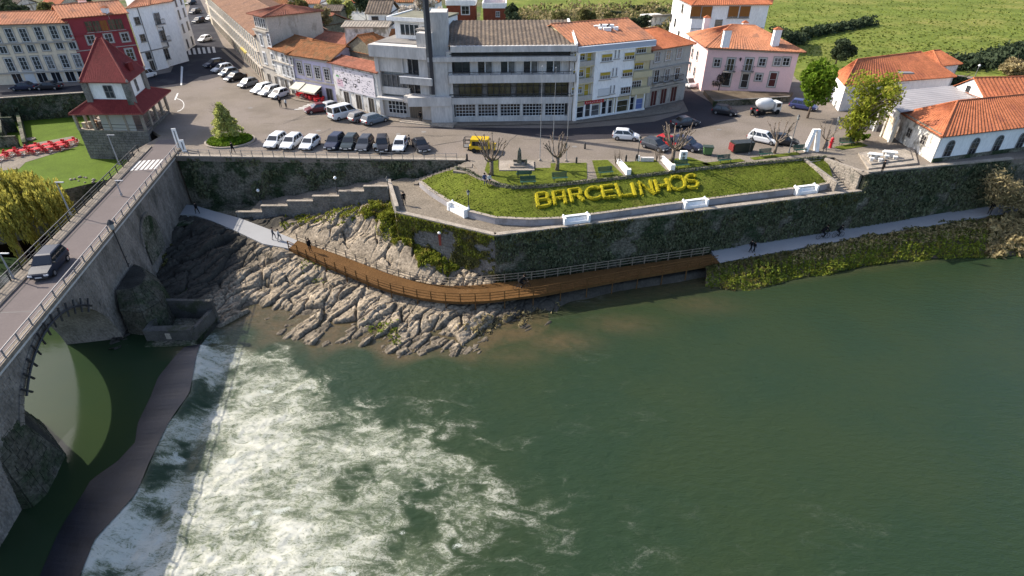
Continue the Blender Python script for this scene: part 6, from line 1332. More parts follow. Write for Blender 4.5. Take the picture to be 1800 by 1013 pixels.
pollard('pollarded bare plane tree right of the stone monument',979,300,974,239,1.9,32,8)
pollard('pollarded bare plane tree in front of the red car',1181,286,1184,221,2.0,33,14)
pollard('pollarded bare plane tree beside the white sloping-tailed car',1361,270,1365,216,1.9,34,8,.2)
pollard('thin pollarded tree beside the red hydrant',1447,262,1444,218,1.3,35,7,.13)
b=W(1262,162); tree('bare_shrub','bare grey shrub against the pink house front',b,[(b+Vector((0,0,2.2)),(1.6,1.2,1.8),1)],leafm('grey_twigs',(.09,.075,.065),None,.1),b+Vector((0,0,2)),.1,bark_d,700,.16,10,'bush',spread=1.0,asp=4,seed=70)
b=W(1518,248); tree('small_shrub','small light green shrub beside the bench under the tall tree',b,[(b+Vector((0,0,.7)),(.8,.6,.7),1)],lf_bright,b+Vector((0,0,.6)),.05,bark_d,500,.18,8,'bush',nl=4,spread=.3,seed=71)
for k,(x,y) in enumerate(((1082,290),(1088,291),(1154,284),(1160,283))): 
    b=W(x,y); t=thing('bare_sapling',['bare twiggy sapling left of the first white ramp wall','bare twiggy sapling touching the first white ramp wall','bare twiggy sapling left of the second white ramp wall','bare twiggy sapling touching the second white ramp wall'][k],'sapling',b); mb=MB(); rr=random.Random(80+k)
    for q in range(9): e=Vector((rr.uniform(-.5,.5),rr.uniform(-.4,.4),rr.uniform(1.3,2.3))); mb.tube([(0,0,0),e*.5+Vector((0,0,.1)),e],[.035,.022,.008],4)
    mb.build('stems',bark,t,world=False)
# ================================================================ VEHICLES
def car_meshes(kind):
    # (length,width,height,belt, cabin rear-bottom,rear-top,front-top,front-bottom as x from the middle)
    K={'hatch':(3.9,1.70,1.46,.90,-1.90,-1.45,.25,1.05),'estate':(4.4,1.74,1.50,.92,-2.12,-1.75,.30,1.10),'saloon':(4.4,1.74,1.42,.92,-1.55,-.95,.30,1.10),'suv':(4.3,1.80,1.66,1.02,-2.05,-1.75,.35,1.05),'van':(4.9,1.92,2.15,1.20,-2.42,-2.36,1.05,1.85)}[kind]
    L,Wd,H_,zb_,xrb,xrt,xft,xfb=K; hw=Wd/2; out={}
    st=[(-L/2,.86,.42,zb_-.14),(-L/2+.12,.95,.30,zb_-.02),(-L/2+.5,1,.22,zb_),(-.4,1,.20,zb_),(L/2-1.25,1,.20,zb_-.01),(L/2-.55,.98,.24,zb_-.12 if kind!='van' else zb_-.05),(L/2-.12,.90,.30,zb_-.28 if kind!='van' else zb_-.2),(L/2,.80,.38,zb_-.38 if kind!='van' else zb_-.35)]
    rings=[]
    for x,k,z0,z1 in st:
        w_=hw*k; m=(z0+z1)/2; rings.append([(x,-w_*.9,z0),(x,w_*.9,z0),(x,w_,z0+.16),(x,w_,z1-.13),(x,w_*.93,z1),(x,-w_*.93,z1),(x,-w_,z1-.13),(x,-w_,z0+.16)])
    mb=MB(); mb.loft(rings)
    b_=hw*.93; t_=hw*.74 if kind!='van' else hw*.86; z0,z1=zb_-.03,H_
    def cab(z,e=0):
        k=(z-z0)/(z1-z0); xr=xrb+(xrt-xrb)*k; xf=xfb+(xft-xfb)*k; w_=b_+(t_-b_)*k; return xr,xf,w_
    A=lambda z:[(cab(z)[0],-cab(z)[2],z),(cab(z)[1],-cab(z)[2],z),(cab(z)[1],cab(z)[2],z),(cab(z)[0],cab(z)[2],z)]
    tp=[(xrt+.22,-t_*.86,H_+.05),(xft-.22,-t_*.86,H_+.05),(xft-.22,t_*.86,H_+.05),(xrt+.22,t_*.86,H_+.05)]
    mb.loft([A(z0),A(z1),tp]); out['body']=mb
    # glass, 1.2 cm proud of the pillars
    za,zc=zb_+.05,H_-.07; e=.014
    def quad(f): q=MB(); q.poly(f); return q
    xr0,xf0,w0=cab(za); xr1,xf1,w1=cab(zc)
    out['windscreen']=quad([(xf0+e,-w0*.9,za),(xf0+e,w0*.9,za),(xf1+e,w1*.88,zc),(xf1+e,-w1*.88,zc)])
    out['rear_window']=quad([(xr0-e,w0*.86,za+.03),(xr0-e,-w0*.86,za+.03),(xr1-e,-w1*.84,zc),(xr1-e,w1*.84,zc)])
    sw=[]
    for s in (-1,1):
        n_=3 if kind in('estate','van','suv') else 2
        for k in range(n_):
            u0,u1=k/n_+.02,(k+1)/n_-.02
            if kind=='van' and k<2 and False: continue
            f0_=lambda u,xr,xf:xr+.14+(xf-xr-.26)*u
            q=[(f0_(u0,xr0,xf0),s*(w0+e),za),(f0_(u1,xr0,xf0),s*(w0+e),za),(f0_(u1,xr1,xf1),s*(w1+e),zc),(f0_(u0,xr1,xf1),s*(w1+e),zc)]; sw.append(quad(q if s<0 else q[::-1]))
    out['side_windows']=sw
    def wheel():
        t=MB(); t.loft([[(.31*math.cos(6.283*i/14),y,.31*math.sin(6.283*i/14)) for i in range(14)] for y in (-.1,.1)]); r=MB()
        for y in (-.106,.106): r.loft([[(.19*math.cos(6.283*i/10),y,.19*math.sin(6.283*i/10)) for i in range(10)],[(.06*math.cos(6.283*i/10),y*1.06,.06*math.sin(6.283*i/10)) for i in range(10)]])
        return t,r
    out['wheel']=wheel(); out['wp']=[(sx*L*.31-.02,sy*(hw-.07),.31) for sx in (-1,1) for sy in (-1,1)]
    zz=st[-1][3]-.02
    out['headlight']=[MB().box(L/2-.2,L/2+.012,s*hw*.70-.17,s*hw*.70+.17,zz-.12,zz+.03) for s in (-1,1)]
    out['tail_light']=[MB().box(-L/2-.012,-L/2+.12,s*hw*.80-.12,s*hw*.80+.12,zb_-.36,zb_-.10) for s in (-1,1)]
    out['bumper']=[MB().box(L/2-.12,L/2+.04,-hw*.78,hw*.78,.28,.44),MB().box(-L/2-.04,-L/2+.1,-hw*.82,hw*.82,.30,.48)]
    out['plate']=[MB().box(L/2+.03,L/2+.05,-.26,.26,.36,.47),MB().box(-L/2-.055,-L/2-.03,-.26,.26,.5,.61)]
    out['mirror']=[MB().box(xfb-.35,xfb-.2,*sorted((s*hw*.95,s*(hw+.16))),zb_,zb_+.14) for s in (-1,1)]
    return out
PROTO={}
def make_proto(kind):
    m=car_meshes(kind); r=bpy.data.objects.new('parked_car',None); bm={}
    def ad(n,mb,mat,par=r): o=bpy.data.objects.new(n,mesh_of(mb,n,mat)); o.parent=par; return o
    L=[ad('body',m['body'],trim)]
    L[0].material_slots[0].link='OBJECT'
    L.append(ad('windscreen',m['windscreen'],carglass)); L.append(ad('rear_window',m['rear_window'],carglass))
    L+=[ad('side_window',q,carglass) for q in m['side_windows']]
    L+=[ad('headlight',q,headl) for q in m['headlight']]+[ad('tail_light',q,taill) for q in m['tail_light']]+[ad('bumper',q,trim) for q in m['bumper']]+[ad('number_plate',q,plate) for q in m['plate']]+[ad('wing_mirror',q,trim) for q in m['mirror']]
    t=mesh_of(m['wheel'][0],'tyre',tyre); rm=mesh_of(m['wheel'][1],'rim',rim)
    for q in m['wp']:
        w_=bpy.data.objects.new('wheel',None); w_.empty_display_size=.1; w_.parent=r; w_.location=q; L.append(w_)
        for me,n in ((t,'tyre'),(rm,'rim')): o=bpy.data.objects.new(n,me); o.parent=w_; L.append(o)
    return r
for k in ('hatch','estate','saloon','suv','van'): PROTO[k]=make_proto(k)
def car(kind,paint,px,py,head,label,group=None,name='parked_car',sc=1.,z=0.014):
    c=copy_tree(PROTO[kind]); c.name=name; p=W(px,py,z); c.location=p; c.rotation_euler=(0,0,rad(head)); c.scale=(sc,)*3; tag(c,label,'car' if kind!='van' else 'van',group)
    for ch in c.children:
        if ch.name.startswith('body'): ch.material_slots[0].link='OBJECT'; ch.material_slots[0].material=paint
    return c
def paint(n,c): return P(n,c,.3,.35)
pw_=paint('white_paint',(.72,.72,.71)); pk=paint('black_paint',(.022,.022,.026)); pn=paint('navy_paint',(.03,.035,.06)); pg=paint('dark_green_paint',(.03,.042,.045)); pdg=paint('dark_grey_paint',(.055,.06,.07)); ps=paint('silver_paint',(.42,.43,.44)); pm=paint('maroon_paint',(.12,.025,.03)); pr=paint('red_paint',(.42,.02,.02)); pbl=paint('blue_paint',(.05,.06,.16)); pgb=paint('steel_blue_paint',(.16,.19,.22)); py_=paint('yellow_paint',(.62,.40,.02)); pgrey=paint('grey_paint',(.2,.2,.205)); pbridge=P('slate_paint',(.02,.026,.042),.45,.2)
G1='cars parked nose-on along the retaining wall'
for kind,pt,x,y,hd_,lab in (('estate',pw_,486,255,-98,'white estate car, leftmost of the row along the retaining wall'),('estate',pw_,514,257,-98,'white estate car, second from the left in the row along the retaining wall'),('hatch',pw_,546,259,-99,'white hatchback, third from the left next to the gap in the row'),
   ('suv',pn,590,258,-97,'dark navy car right of the gap in the row along the wall'),('estate',pg,616,258,-93,'dark green-grey car with pale bonnet mark between the navy and dark grey cars'),('estate',pdg,642,260,-93,'dark grey car between the green-grey and black-maroon cars'),
   ('suv',pk,673,262,-82,'black hatchback with reddish rear beside the small white car'),('hatch',pw_,704,262,-91,'small white car between two black cars in the row along the wall'),('saloon',pk,740,262,-68,'black saloon parked askew at the right end of the row')):
    car(kind,pt,x,y,hd_,lab,G1)
G2='cars parked diagonally in front of the house row'
for kind,pt,x,y,hd_,lab in (('estate',pn,378,117,-130,'dark blue car at the shaded far end of the diagonal row'),('estate',ps,392,126,-125,'silver car second in the diagonal row at the shadow edge'),('hatch',pgb,403,133,-125,'blue-grey car third in the diagonal row'),('saloon',pk,415,141,-122,'black car fourth in the diagonal row'),
  ('hatch',pgrey,437,152,-118,'grey car with bright bonnet in the middle of the diagonal row'),('estate',pw_,462,162,-118,'white estate car left of the pair of pale cars in the diagonal row'),('estate',ps,476,166,-118,'silver car squeezed between two white cars in the diagonal row'),('hatch',pw_,492,171,-116,'white hatchback at the right end of the diagonal row beside two people'),
  ('saloon',pm,560,197,-150,'maroon car parked left of the white van'),('hatch',ps,586,193,52,'pale grey car tucked behind the white van'),('hatch',pgrey,634,212,50,'grey car right of the white van'),('estate',pgb,660,216,48,'blue-grey car at the right end of the parking before the concrete building')):
    car(kind,pt,x,y,hd_,lab,G2)
car('van',pw_,605,207,48,'white passenger van parked in front of the banner house',None,'parked_van')
car('hatch',pw_,361,73,-105,'white car driving down the shaded street towards the crossing',None,'moving_car')
for x,y,lab in ((350,40,'black parked car in the shaded street nearest the crossing'),(344,24,'black parked car in the shaded street, middle of the three'),(336,8,'black parked car in the shaded street, farthest up'),): car('estate',pk,x,y,-106,lab,'dark cars parked up the shaded street')
car('hatch',pw_,371,36,-106,'small white car parked against the pale terrace up the street')
car('saloon',pn,44,158,188,'dark blue car parked on the street left of the other dark car'); car('saloon',pk,88,157,187,'black car parked on the street before the beige row house')
car('van',pw_,259,137,70,'small white van standing behind the stone pavilion',None,'parked_van',.8)
car('hatch',pw_,1100,245,-12,'white hatchback driving at the edge of the building shadow',None,'moving_car')
car('hatch',pdg,1151,262,-48,'dark hatchback with silver roof rails parked beside the red car'); car('hatch',pr,1174,258,-48,'red hatchback parked behind the bare plane tree'); car('suv',pn,1206,262,-40,'dark blue car parked left of the green wheeled bin')
car('saloon',pdg,1204,221,20,'dark grey car driving in the building shadow',None,'moving_car'); car('hatch',pk,1273,201,-30,'black car with reddish roof in the shadow edge before the pink house')
car('van',pw_,1207,152,-70,'white van in the narrow lane beside the pink house',None,'parked_van',.8); car('estate',pbl,1411,192,-35,'blue car parked behind the bright green tree')
car('estate',pw_,1341,250,-38,'white estate car parked behind the black container'); car('hatch',pk,1377,254,-20,'black hatchback with white nose parked right of the white estate car')
c=car('suv',pbridge,91,474,math.degrees(math.atan2(bd.y,bd.x)),'slate blue car driving across the bridge',None,'moving_car'); c.location.z=.03
# yellow service truck with a rack trailer
tk=thing('service_truck','small yellow truck with an open canopy standing behind the plane tree','truck',W(848,266,.02),rad(-6))
mb=MB(); mb.loft([[(-1.7,y,z) for y,z in ((-.85,.5),(.85,.5),(.85,1.0),(-.85,1.0))],[(1.9,y,z) for y,z in ((-.85,.5),(.85,.5),(.85,.95),(-.85,.95))]]); mb.box(-1.5,.9,-.82,.82,1.6,1.85); mb.box(-1.5,-1.3,-.8,.8,1.0,1.62); mb.box(.8,.95,-.8,.8,1.,1.62); mb.build('body',py_,tk,world=False)
mb=MB(); mb.box(-1.28,-.4,-.825,.825,1.02,1.58); mb.box(-.2,.75,-.825,.825,1.02,1.58); mb.build('side_window',carglass,tk,world=False)
for sx in (-1.05,1.15):
    for sy in (-.78,.78):
        mb=MB(); mb.loft([[(sx+.33*math.cos(6.283*i/12),sy+y,.33+.33*math.sin(6.283*i/12)) for i in range(12)] for y in (-.1,.1)]); mb.build('wheel',tyre,tk,world=False)
for s in (-.6,.6): mb=MB(); mb.box(1.88,1.94,s-.15,s+.15,.7,.85); mb.build('headlight',headl,tk,world=False)
mb=MB(); mb.box(-1.74,-1.7,-.8,.8,.4,.6); mb.build('bumper',trim,tk,world=False)
tr=thing('rack_trailer','dark open frame trailer hitched left of the yellow truck','trailer',W(828,262,.02),rad(-6)); mb=MB()
for x in (-.9,0,.9):
    for y in (-.6,.6): mb.tube([(x,y,.4),(x,y,1.5)],.05,5)
for z in (.4,1.0,1.5):
    for y in (-.6,.6): mb.tube([(-.9,y,z),(.9,y,z)],.05,5)
    for x in (-.9,.9): mb.tube([(x,-.6,z),(x,.6,z)],.05,5)
mb.build('frame',trim,tr,world=False); mb=MB(); mb.box(-.9,.9,-.6,.6,.38,.46); mb.build('bed',irond,tr,world=False)
for y in (-.68,.68): mb=MB(); mb.loft([[(.3*math.cos(6.283*i/12),y+q,.3+.3*math.sin(6.283*i/12)) for i in range(12)] for q in (-.08,.08)]); mb.build('wheel',tyre,tr,world=False)
# white covered cart with two motorcycles beside it
wt=thing('mixer_truck','white drum truck parked at the edge of the shadow before the stone terrace','truck',W(1342,200,.02),rad(12))
mb=MB(); mb.loft([[(x,r*math.cos(6.283*i/12),1.5+dz+r*math.sin(6.283*i/12)) for i in range(12)] for x,r,dz in ((-1.7,.35,.35),(-1.2,.75,.2),(-.2,1.0,.05),(.8,.95,0),(1.3,.6,-.1))]); mb.build('drum',pw_,wt,smooth=True,world=False)
mb=MB(); mb.box(1.3,2.4,-.9,.9,.5,1.9); mb.build('cab',pw_,wt,world=False); mb=MB(); mb.box(2.39,2.42,-.75,.75,1.2,1.75); mb.box(1.5,2.2,-.915,.915,1.2,1.75); mb.build('cab_window',carglass,wt,world=False); mb=MB(); mb.box(-2.0,2.4,-.7,.7,.42,.6); mb.build('chassis',trim,wt,world=False)
for x in (-1.5,-.7,1.85):
    for y in (-.8,.8): mb=MB(); mb.loft([[(x+.42*math.cos(6.283*i/12),y+q,.42+.42*math.sin(6.283*i/12)) for i in range(12)] for q in (-.13,.13)]); mb.build('wheel',tyre,wt,world=False)
def wheel_ring(mb,c,R,r,n=16):
    c=Vector(c); pts=[c+Vector((R*math.cos(6.283*i/n),0,R*math.sin(6.283*i/n))) for i in range(n+1)]; mb.tube(pts,r,5,False)
def motorbike(px,py,hd_,label):
    r=thing('motorcycle',label,'motorcycle',W(px,py,.02),rad(hd_),'motorcycles beside the drum truck'); me=[]
    for x in (-.68,.7): mb=MB(); wheel_ring(mb,(x,0,.31),.26,.06); mb.tube([(x,-.05,.31),(x,.05,.31)],.16,8); mb.build('wheel',tyre,r,world=False)
    mb=MB(); mb.tube([(-.68,0,.31),(-.2,0,.5),(.3,0,.55),(.7,0,.31)],[.05,.16,.15,.05],8); mb.tube([(.7,0,.31),(.45,0,.95)],.04,6); mb.build('frame',trim,r,world=False)
    mb=MB(); mb.tube([(-.15,0,.75),(.1,0,.86),(.4,0,.82)],[.1,.17,.1],8); mb.build('tank',pr,r,world=False); mb=MB(); mb.tube([(-.8,0,.8),(-.45,0,.76),(-.1,0,.74)],[.06,.13,.12],8); mb.build('saddle',trim,r,world=False); mb=MB(); mb.tube([(.4,-.36,.98),(.48,0,.95),(.4,.36,.98)],.025,5); mb.build('handlebar',iron,r,world=False); mb=MB(); mb.lathe([(.09,.8),(.1,.92)],8,(.55,0,0)); mb.build('headlight',headl,r,world=False)
motorbike(1319,201,70,'black and red motorcycle nearer the front of the white drum truck'); motorbike(1329,204,60,'black motorcycle close against the white drum truck'); motorbike(1362,197,100,'dark motorcycle behind the rear of the white drum truck')
# ================================================================ PEOPLE
skin=P('skin',(.42,.27,.19),.6,.3); cblack=P('black_cloth',(.012,.012,.013),.9,.1); cblue=P('blue_cloth',(.05,.07,.14),.9,.1); cgrey=P('grey_cloth',(.12,.12,.13),.9,.1); cred=P('red_cloth',(.30,.03,.03),.9,.1); cwhite=P('white_cloth',(.5,.5,.48),.9,.1); hairm=P('hair',(.02,.014,.01),.7,.2)
POSES={}
def pose(kind):
    d=dict(pel=(0,0,.93),ch=(.0,0,1.32),nk=(.01,0,1.47),hd=(.03,0,1.60),tp=(.03,0,1.70))
    def side(s,sh,el,wr,hp,kn,an,to): d.update({s+'sh':sh,s+'el':el,s+'wr':wr,s+'hp':hp,s+'kn':kn,s+'an':an,s+'to':to})
    for s,y in (('l',1),('r',-1)):
        k=1 if s=='l' else -1
        if kind=='walk': side(s,(0,.19*y,1.40),(-.09*k,.24*y,1.14),(.05-.14*k,.23*y,.90),(0,.10*y,.90),(.16*k+.05,.10*y,.50),(.22*k-.02,.10*y,.09),(.22*k+.14,.10*y,.04))
        elif kind=='stand': side(s,(0,.19*y,1.40),(-.03,.25*y,1.13),(.06,.24*y,.89),(0,.10*y,.90),(.02,.11*y,.49),(0,.12*y,.09),(.16,.14*y,.04))
        elif kind=='sit': 
            d.update(pel=(0,0,.50),ch=(-.02,0,.90),nk=(0,0,1.06),hd=(.04,0,1.19),tp=(.05,0,1.29)); side(s,(-.01,.19*y,.98),(.05,.25*y,.72),(.28,.17*y,.60),(.03,.11*y,.48),(.44,.13*y,.50),(.44,.12*y,.09),(.60,.13*y,.05))
        elif kind=='cycle': 
            d.update(pel=(-.22,0,.98),ch=(.10,0,1.32),nk=(.22,0,1.43),hd=(.30,0,1.54),tp=(.33,0,1.64)); side(s,(.14,.18*y,1.38),(.26,.24*y,1.16),(.46,.22*y,1.02),(-.20,.10*y,.94),(.14,.12*y,.72+.10*k),(.02+.10*k,.11*y,.36+.14*k),(.16+.10*k,.11*y,.32+.14*k))
    return d
def person(kind,px,py,z,hd_,label,top=None,leg=None,sc=1.,group=None,loc=None):
    top=top or cblack; leg=leg or cblack; key=(kind,top.name,leg.name)
    if key not in POSES:
        d=pose(kind); V=[];E=[];R=[];idx={}
        def vtx(n,p,r): idx[n]=len(V); V.append(p); R.append(r); return idx[n]
        rd=dict(pel=.15,ch=.165,nk=.06,hd=.105,tp=.06)
        for n in ('pel','ch','nk','hd','tp'): vtx(n,d[n],rd[n])
        E+=[(0,1),(1,2),(2,3),(3,4)]
        for s,y in (('l',1),('r',-1)):
            for n,r in (('sh',.065),('el',.047),('wr',.032),('hp',.095),('kn',.062),('an',.042),('to',.035)): vtx(s+n,d[s+n],r)
            E+=[(1,idx[s+'sh']),(idx[s+'sh'],idx[s+'el']),(idx[s+'el'],idx[s+'wr']),(0,idx[s+'hp']),(idx[s+'hp'],idx[s+'kn']),(idx[s+'kn'],idx[s+'an']),(idx[s+'an'],idx[s+'to'])]
            a=Vector(d[s+'wr']); f_=(a-Vector(d[s+'el'])).normalized(); pm=vtx(s+'pm',tuple(a+f_*.08),.034); E.append((idx[s+'wr'],pm)); sd=Vector((1,0,0)) if abs(f_.x)<.8 else Vector((0,0,1)); sd=(sd-f_*sd.dot(f_)).normalized()
            for q,(o,l) in enumerate(((-.026,.075),(-.009,.088),(.009,.083),(.026,.066))):
                a1=vtx(f'{s}f{q}',tuple(Vector(V[pm])+f_*.04+sd*o),.009); a2=vtx(f'{s}g{q}',tuple(Vector(V[pm])+f_*(.04+l*.8)+sd*o+Vector((0,-.02*y,0))),.007); E+=[(pm,a1),(a1,a2)]
            th=vtx(s+'th',tuple(a+f_*.05+sd*.055),.010); th2=vtx(s+'ti',tuple(a+f_*.10+sd*.07),.008); E+=[(pm,th),(th,th2)]
        nose=vtx('no',(d['hd'][0]+.105,0,d['hd'][2]-.01),.014); E.append((idx['hd'],nose))
        me=bpy.data.meshes.new('person_body'); me.from_pydata(V,E,[]); o=bpy.data.objects.new('t',me); COL.objects.link(o); m=o.modifiers.new('s','SKIN'); m.use_smooth_shade=True
        for i,q in enumerate(me.skin_vertices[0].data): q.radius=(R[i],R[i]*(1.0 if i>1 else 1.15)); q.use_root=(i==0)
        m2=o.modifiers.new('u','SUBSURF'); m2.levels=1; m2.render_levels=1
        dg=bpy.context.evaluated_depsgraph_get(); nm=bpy.data.meshes.new_from_object(o.evaluated_get(dg)); bpy.data.objects.remove(o)
        nm.materials.clear()
        for q in (top,leg,skin,trim): nm.materials.append(q)
        segs=[]
        def S_(a,b,mi): segs.append((Vector(d[a]),Vector(d[b]),mi))
        S_('pel','ch',0);S_('ch','nk',0);S_('hd','tp',2);S_('nk','hd',2)
        for s in 'lr': S_('ch',s+'sh',0);S_(s+'sh',s+'el',0);S_(s+'el',s+'wr',0);S_('pel',s+'hp',1);S_(s+'hp',s+'kn',1);S_(s+'kn',s+'an',1);S_(s+'an',s+'to',3)
        for s in 'lr': segs.append((Vector(d[s+'wr'])+(Vector(d[s+'wr'])-Vector(d[s+'el'])).normalized()*.03,Vector(d[s+'wr'])+(Vector(d[s+'wr'])-Vector(d[s+'el'])).normalized()*.16,2))
        for pl_ in nm.polygons:
            c=pl_.center; best=9;bi=0
            for a,b,mi in segs:
                ab=b-a; t=max(0,min(1,(c-a).dot(ab)/ab.length_squared)); q=(a+ab*t-c).length
                if q<best: best=q;bi=mi
            pl_.material_index=bi
        hm=MB(); h=Vector(d['hd']); hm.loft([[(h.x-.02+rx*math.cos(6.283*i/10),ry*math.sin(6.283*i/10),h.z+zz) for i in range(10)] for rx,ry,zz in ((.10,.105,-.03),(.118,.115,.05),(.09,.09,.115),(.03,.03,.14))])
        ey=MB()
        for y in (-.035,.035): ey.box(h.x+.088,h.x+.104,y-.012,y+.012,h.z+.012,h.z+.026)
        POSES[key]=(nm,mesh_of(hm,'hair',hairm),mesh_of(ey,'eyes',trim))
    nm,hm,em=POSES[key]; p=loc if loc is not None else W(px,py,z)
    o=bpy.data.objects.new('person',nm); COL.objects.link(o); o.location=p; o.rotation_euler=(0,0,rad(hd_)); o.scale=(sc,)*3; tag(o,label,'person',group)
    link('hair',hm,o); link('eyes',em,o); return o
person('walk',348,376,zpath(348),160,'person in black walking on the shaded path near the bridge')
person('walk',482,421,zpath(482),20,'person in dark grey walking on the sunlit white path, left of the pair',cgrey,cgrey); person('walk',492,424,zpath(492),20,'person in pale top walking on the sunlit white path, right of the pair',cwhite,cgrey)
person('stand',546,443,zpath(546),-30,'person in black standing at the start of the brown boardwalk',sc=1.1)
person('stand',711,361,-2.5,-60,'person in black standing by the parapet at the promenade corner',sc=1.05)
person('walk',1318,443,zpath(1318),15,'person in black walking on the grey path, left of the pair'); person('walk',1324,444,zpath(1324),15,'smaller person in black walking on the grey path, right of the pair',sc=.88)
person('stand',1738,377,zpath(1738),200,'person in black standing at the far right end of the grey path',sc=1.15)
person('stand',494,190,.01,-60,'person in dark clothes standing beside the diagonal row of cars',cblack,cblack); person('stand',504,191,.01,-120,'person in light jacket and dark trousers standing beside the diagonal row',cwhite,cblack)
person('walk',411,271,.06,-20,'person in black walking below the round planter at the wall edge',cblack,cblack); person('stand',661,271,.06,-80,'person with white top standing at the wall edge behind the parked cars',cwhite,cblack)
person('walk',720,256,.01,30,'person in grey walking between the parked white and black cars',cgrey,cgrey,.9)
person('walk',1449,268,.02,160,'person in grey walking behind the white frame monument',cgrey,cgrey); person('stand',740,215,.1,-100,'person in black standing in the doorway of the concrete building')
pr_=person('stand',1505,0,0,0,'person in black standing at the corner of the stone terrace by the river wall',cblack,cblack,loc=W(1549,304,.1))
def bicycle(px,py,z,hd_,label,plabel,sc=1.):
    p=W(px,py,z); r=thing('bicycle',label,'bicycle',p,rad(hd_),'bicycles on the riverside path'); r.scale=(sc,)*3
    for x in (-.52,.52):
        mb=MB(); wheel_ring(mb,(x,0,.34),.32,.02,20); w_=mb.build('wheel',tyre,r,world=False); mb=MB()
        for k in range(6): a=k*.5236; mb.tube([(x-.31*math.cos(a),0,.34-.31*math.sin(a)),(x+.31*math.cos(a),0,.34+.31*math.sin(a))],.004,3)
        mb.build('spokes',iron,w_,world=False)
    mb=MB()
    for a,b in (((-.52,0,.34),(-.05,0,.30)),((-.05,0,.30),(-.18,0,.86)),((-.16,0,.78),(.36,0,.80)),((-.05,0,.30),(.38,0,.74)),((-.52,0,.34),(-.16,0,.78)),((.34,0,.92),(.52,0,.34))): mb.tube([a,b],.02,5)
    mb.build('frame',iron,r,world=False); mb=MB(); mb.tube([(-.32,0,.9),(-.16,0,.9),(-.04,0,.89)],[.07,.06,.02],6); mb.build('saddle',trim,r,world=False); mb=MB(); mb.tube([(.46,-.25,1.0),(.36,-.05,.97),(.36,.05,.97),(.46,.25,1.0)],.015,5); mb.build('handlebar',iron,r,world=False)
    mb=MB(); mb.tube([(-.05,-.09,.30),(-.05,.09,.30)],.07,8); mb.build('crank',iron,r,world=False)
    person('cycle',0,0,0,hd_,plabel,loc=p,sc=sc)
bicycle(1445,420,zpath(1445),12,'black bicycle ridden on the grey path, left of the pair','cyclist in black riding on the grey path, left of the pair',1.2); bicycle(1472,417,zpath(1472),12,'black bicycle ridden on the grey path, right of the pair','cyclist in black riding on the grey path, right of the pair',1.05); bicycle(917,509,zpath(917),10,'black bicycle ridden on the brown boardwalk','cyclist in black riding on the brown boardwalk round the wall corner',1.2)
person('sit',852,322,.02,-75,'person in dark blue sitting by the curved path edge, left of the pair',cblue,cblue); person('sit',860,323,.02,-75,'person in black and white sitting by the curved path edge, right of the pair',cwhite,cblack)
# ================================================================ PARK FURNITURE
# flowering hedge letters on the lawn
def lt(ch):
    arc=lambda cx,cy,rx,ry,a0,a1,n=10:[(cx+rx*math.cos(rad(a0+(a1-a0)*i/n)),cy+ry*math.sin(rad(a0+(a1-a0)*i/n))) for i in range(n+1)]
    return {'B':[[(0,0),(0,1)],[(0,1),(.5,1)]+arc(.5,.76,.2,.24,90,-90,6)+[(0,.52)],[(0,0),(.55,0)]+arc(.55,.26,.25,.26,-90,90,6)],'A':[[(0,0),(0,1),(.75,1),(.75,0)],[(0,.48),(.75,.48)]],'R':[[(0,0),(0,1),(.7,1)]+[(.76,.9),(.76,.6),(.7,.5),(0,.5)],[(.45,.5),(.8,0)]],
     'C':[arc(.48,.5,.48,.5,45,315,18)],'E':[[(.75,1),(0,1),(0,0),(.75,0)],[(0,.5),(.65,.5)]],'L':[[(0,1),(0,0),(.75,0)]],'I':[[(0,1),(0,0)]],'N':[[(0,0),(0,1),(.75,0),(.75,1)]],'H':[[(0,0),(0,1)],[(.75,0),(.75,1)],[(0,.5),(.75,.5)]],'O':[arc(.5,.5,.48,.5,0,360,22)],'S':[arc(.42,.76,.36,.24,20,270,12)+arc(.42,.25,.38,.27,90,-160,12)]}[ch]
spec=[('B',946,367,943,344,24),('A',976,363,972,341,22),('R',1006,358,1000,337,22),('C',1032,354,1028,334,26),('E',1062,351,1056,331,24),('L',1090,348,1082,327,24),('I',1114,347,1108,325,2),('N',1128,346,1122,323,24),('H',1156,341,1150,320,24),('O',1178,338,1172,315,26),('S',1207,334,1202,312,22)]
bloom={'B':'first letter','A':'second letter','R':'third letter','C':'fourth letter','E':'fifth letter','L':'sixth letter','I':'single upright stroke','N':'eighth letter','H':'ninth letter','O':'closed ring letter','S':'last letter'}
for ch,bx,by,tx,ty,wpx in spec:
    o=on_slope(bx,by); u=on_slope(tx,ty); r_=on_slope(bx+wpx,by-wpx*.115); X_=(r_-o)/.9; Y_=(u-o); nrm=X_.cross(Y_).normalized(); nrm=nrm if nrm.z>0 else -nrm
    t=thing('hedge_letter',f'yellow hedge clipped as the letter {ch}, {bloom[ch]} on the lawn slope','letter',o,0,'hedge letters spelling a word on the lawn slope'); core=MB(); pts=[]
    if ch=='I': X_=Vector((1,0,0))
    for st in lt(ch):
        p=[o+X_*a+Y_*b for a,b in st]; core.tube([q+nrm*.24 for q in p],.24,6)
        for a,b in zip(p,p[1:]):
            m=max(2,int((b-a).length*110))
            for i in range(m): pts.append(a.lerp(b,random.random())+Vector((random.gauss(0,.12),random.gauss(0,.12),0))+nrm*random.uniform(.02,.46))
    core.build('core',hedge_core,t); leaves('blossom',[tuple(q) for q in pts],.11,lf_hedge,t,1.5,org=tuple(t.location))
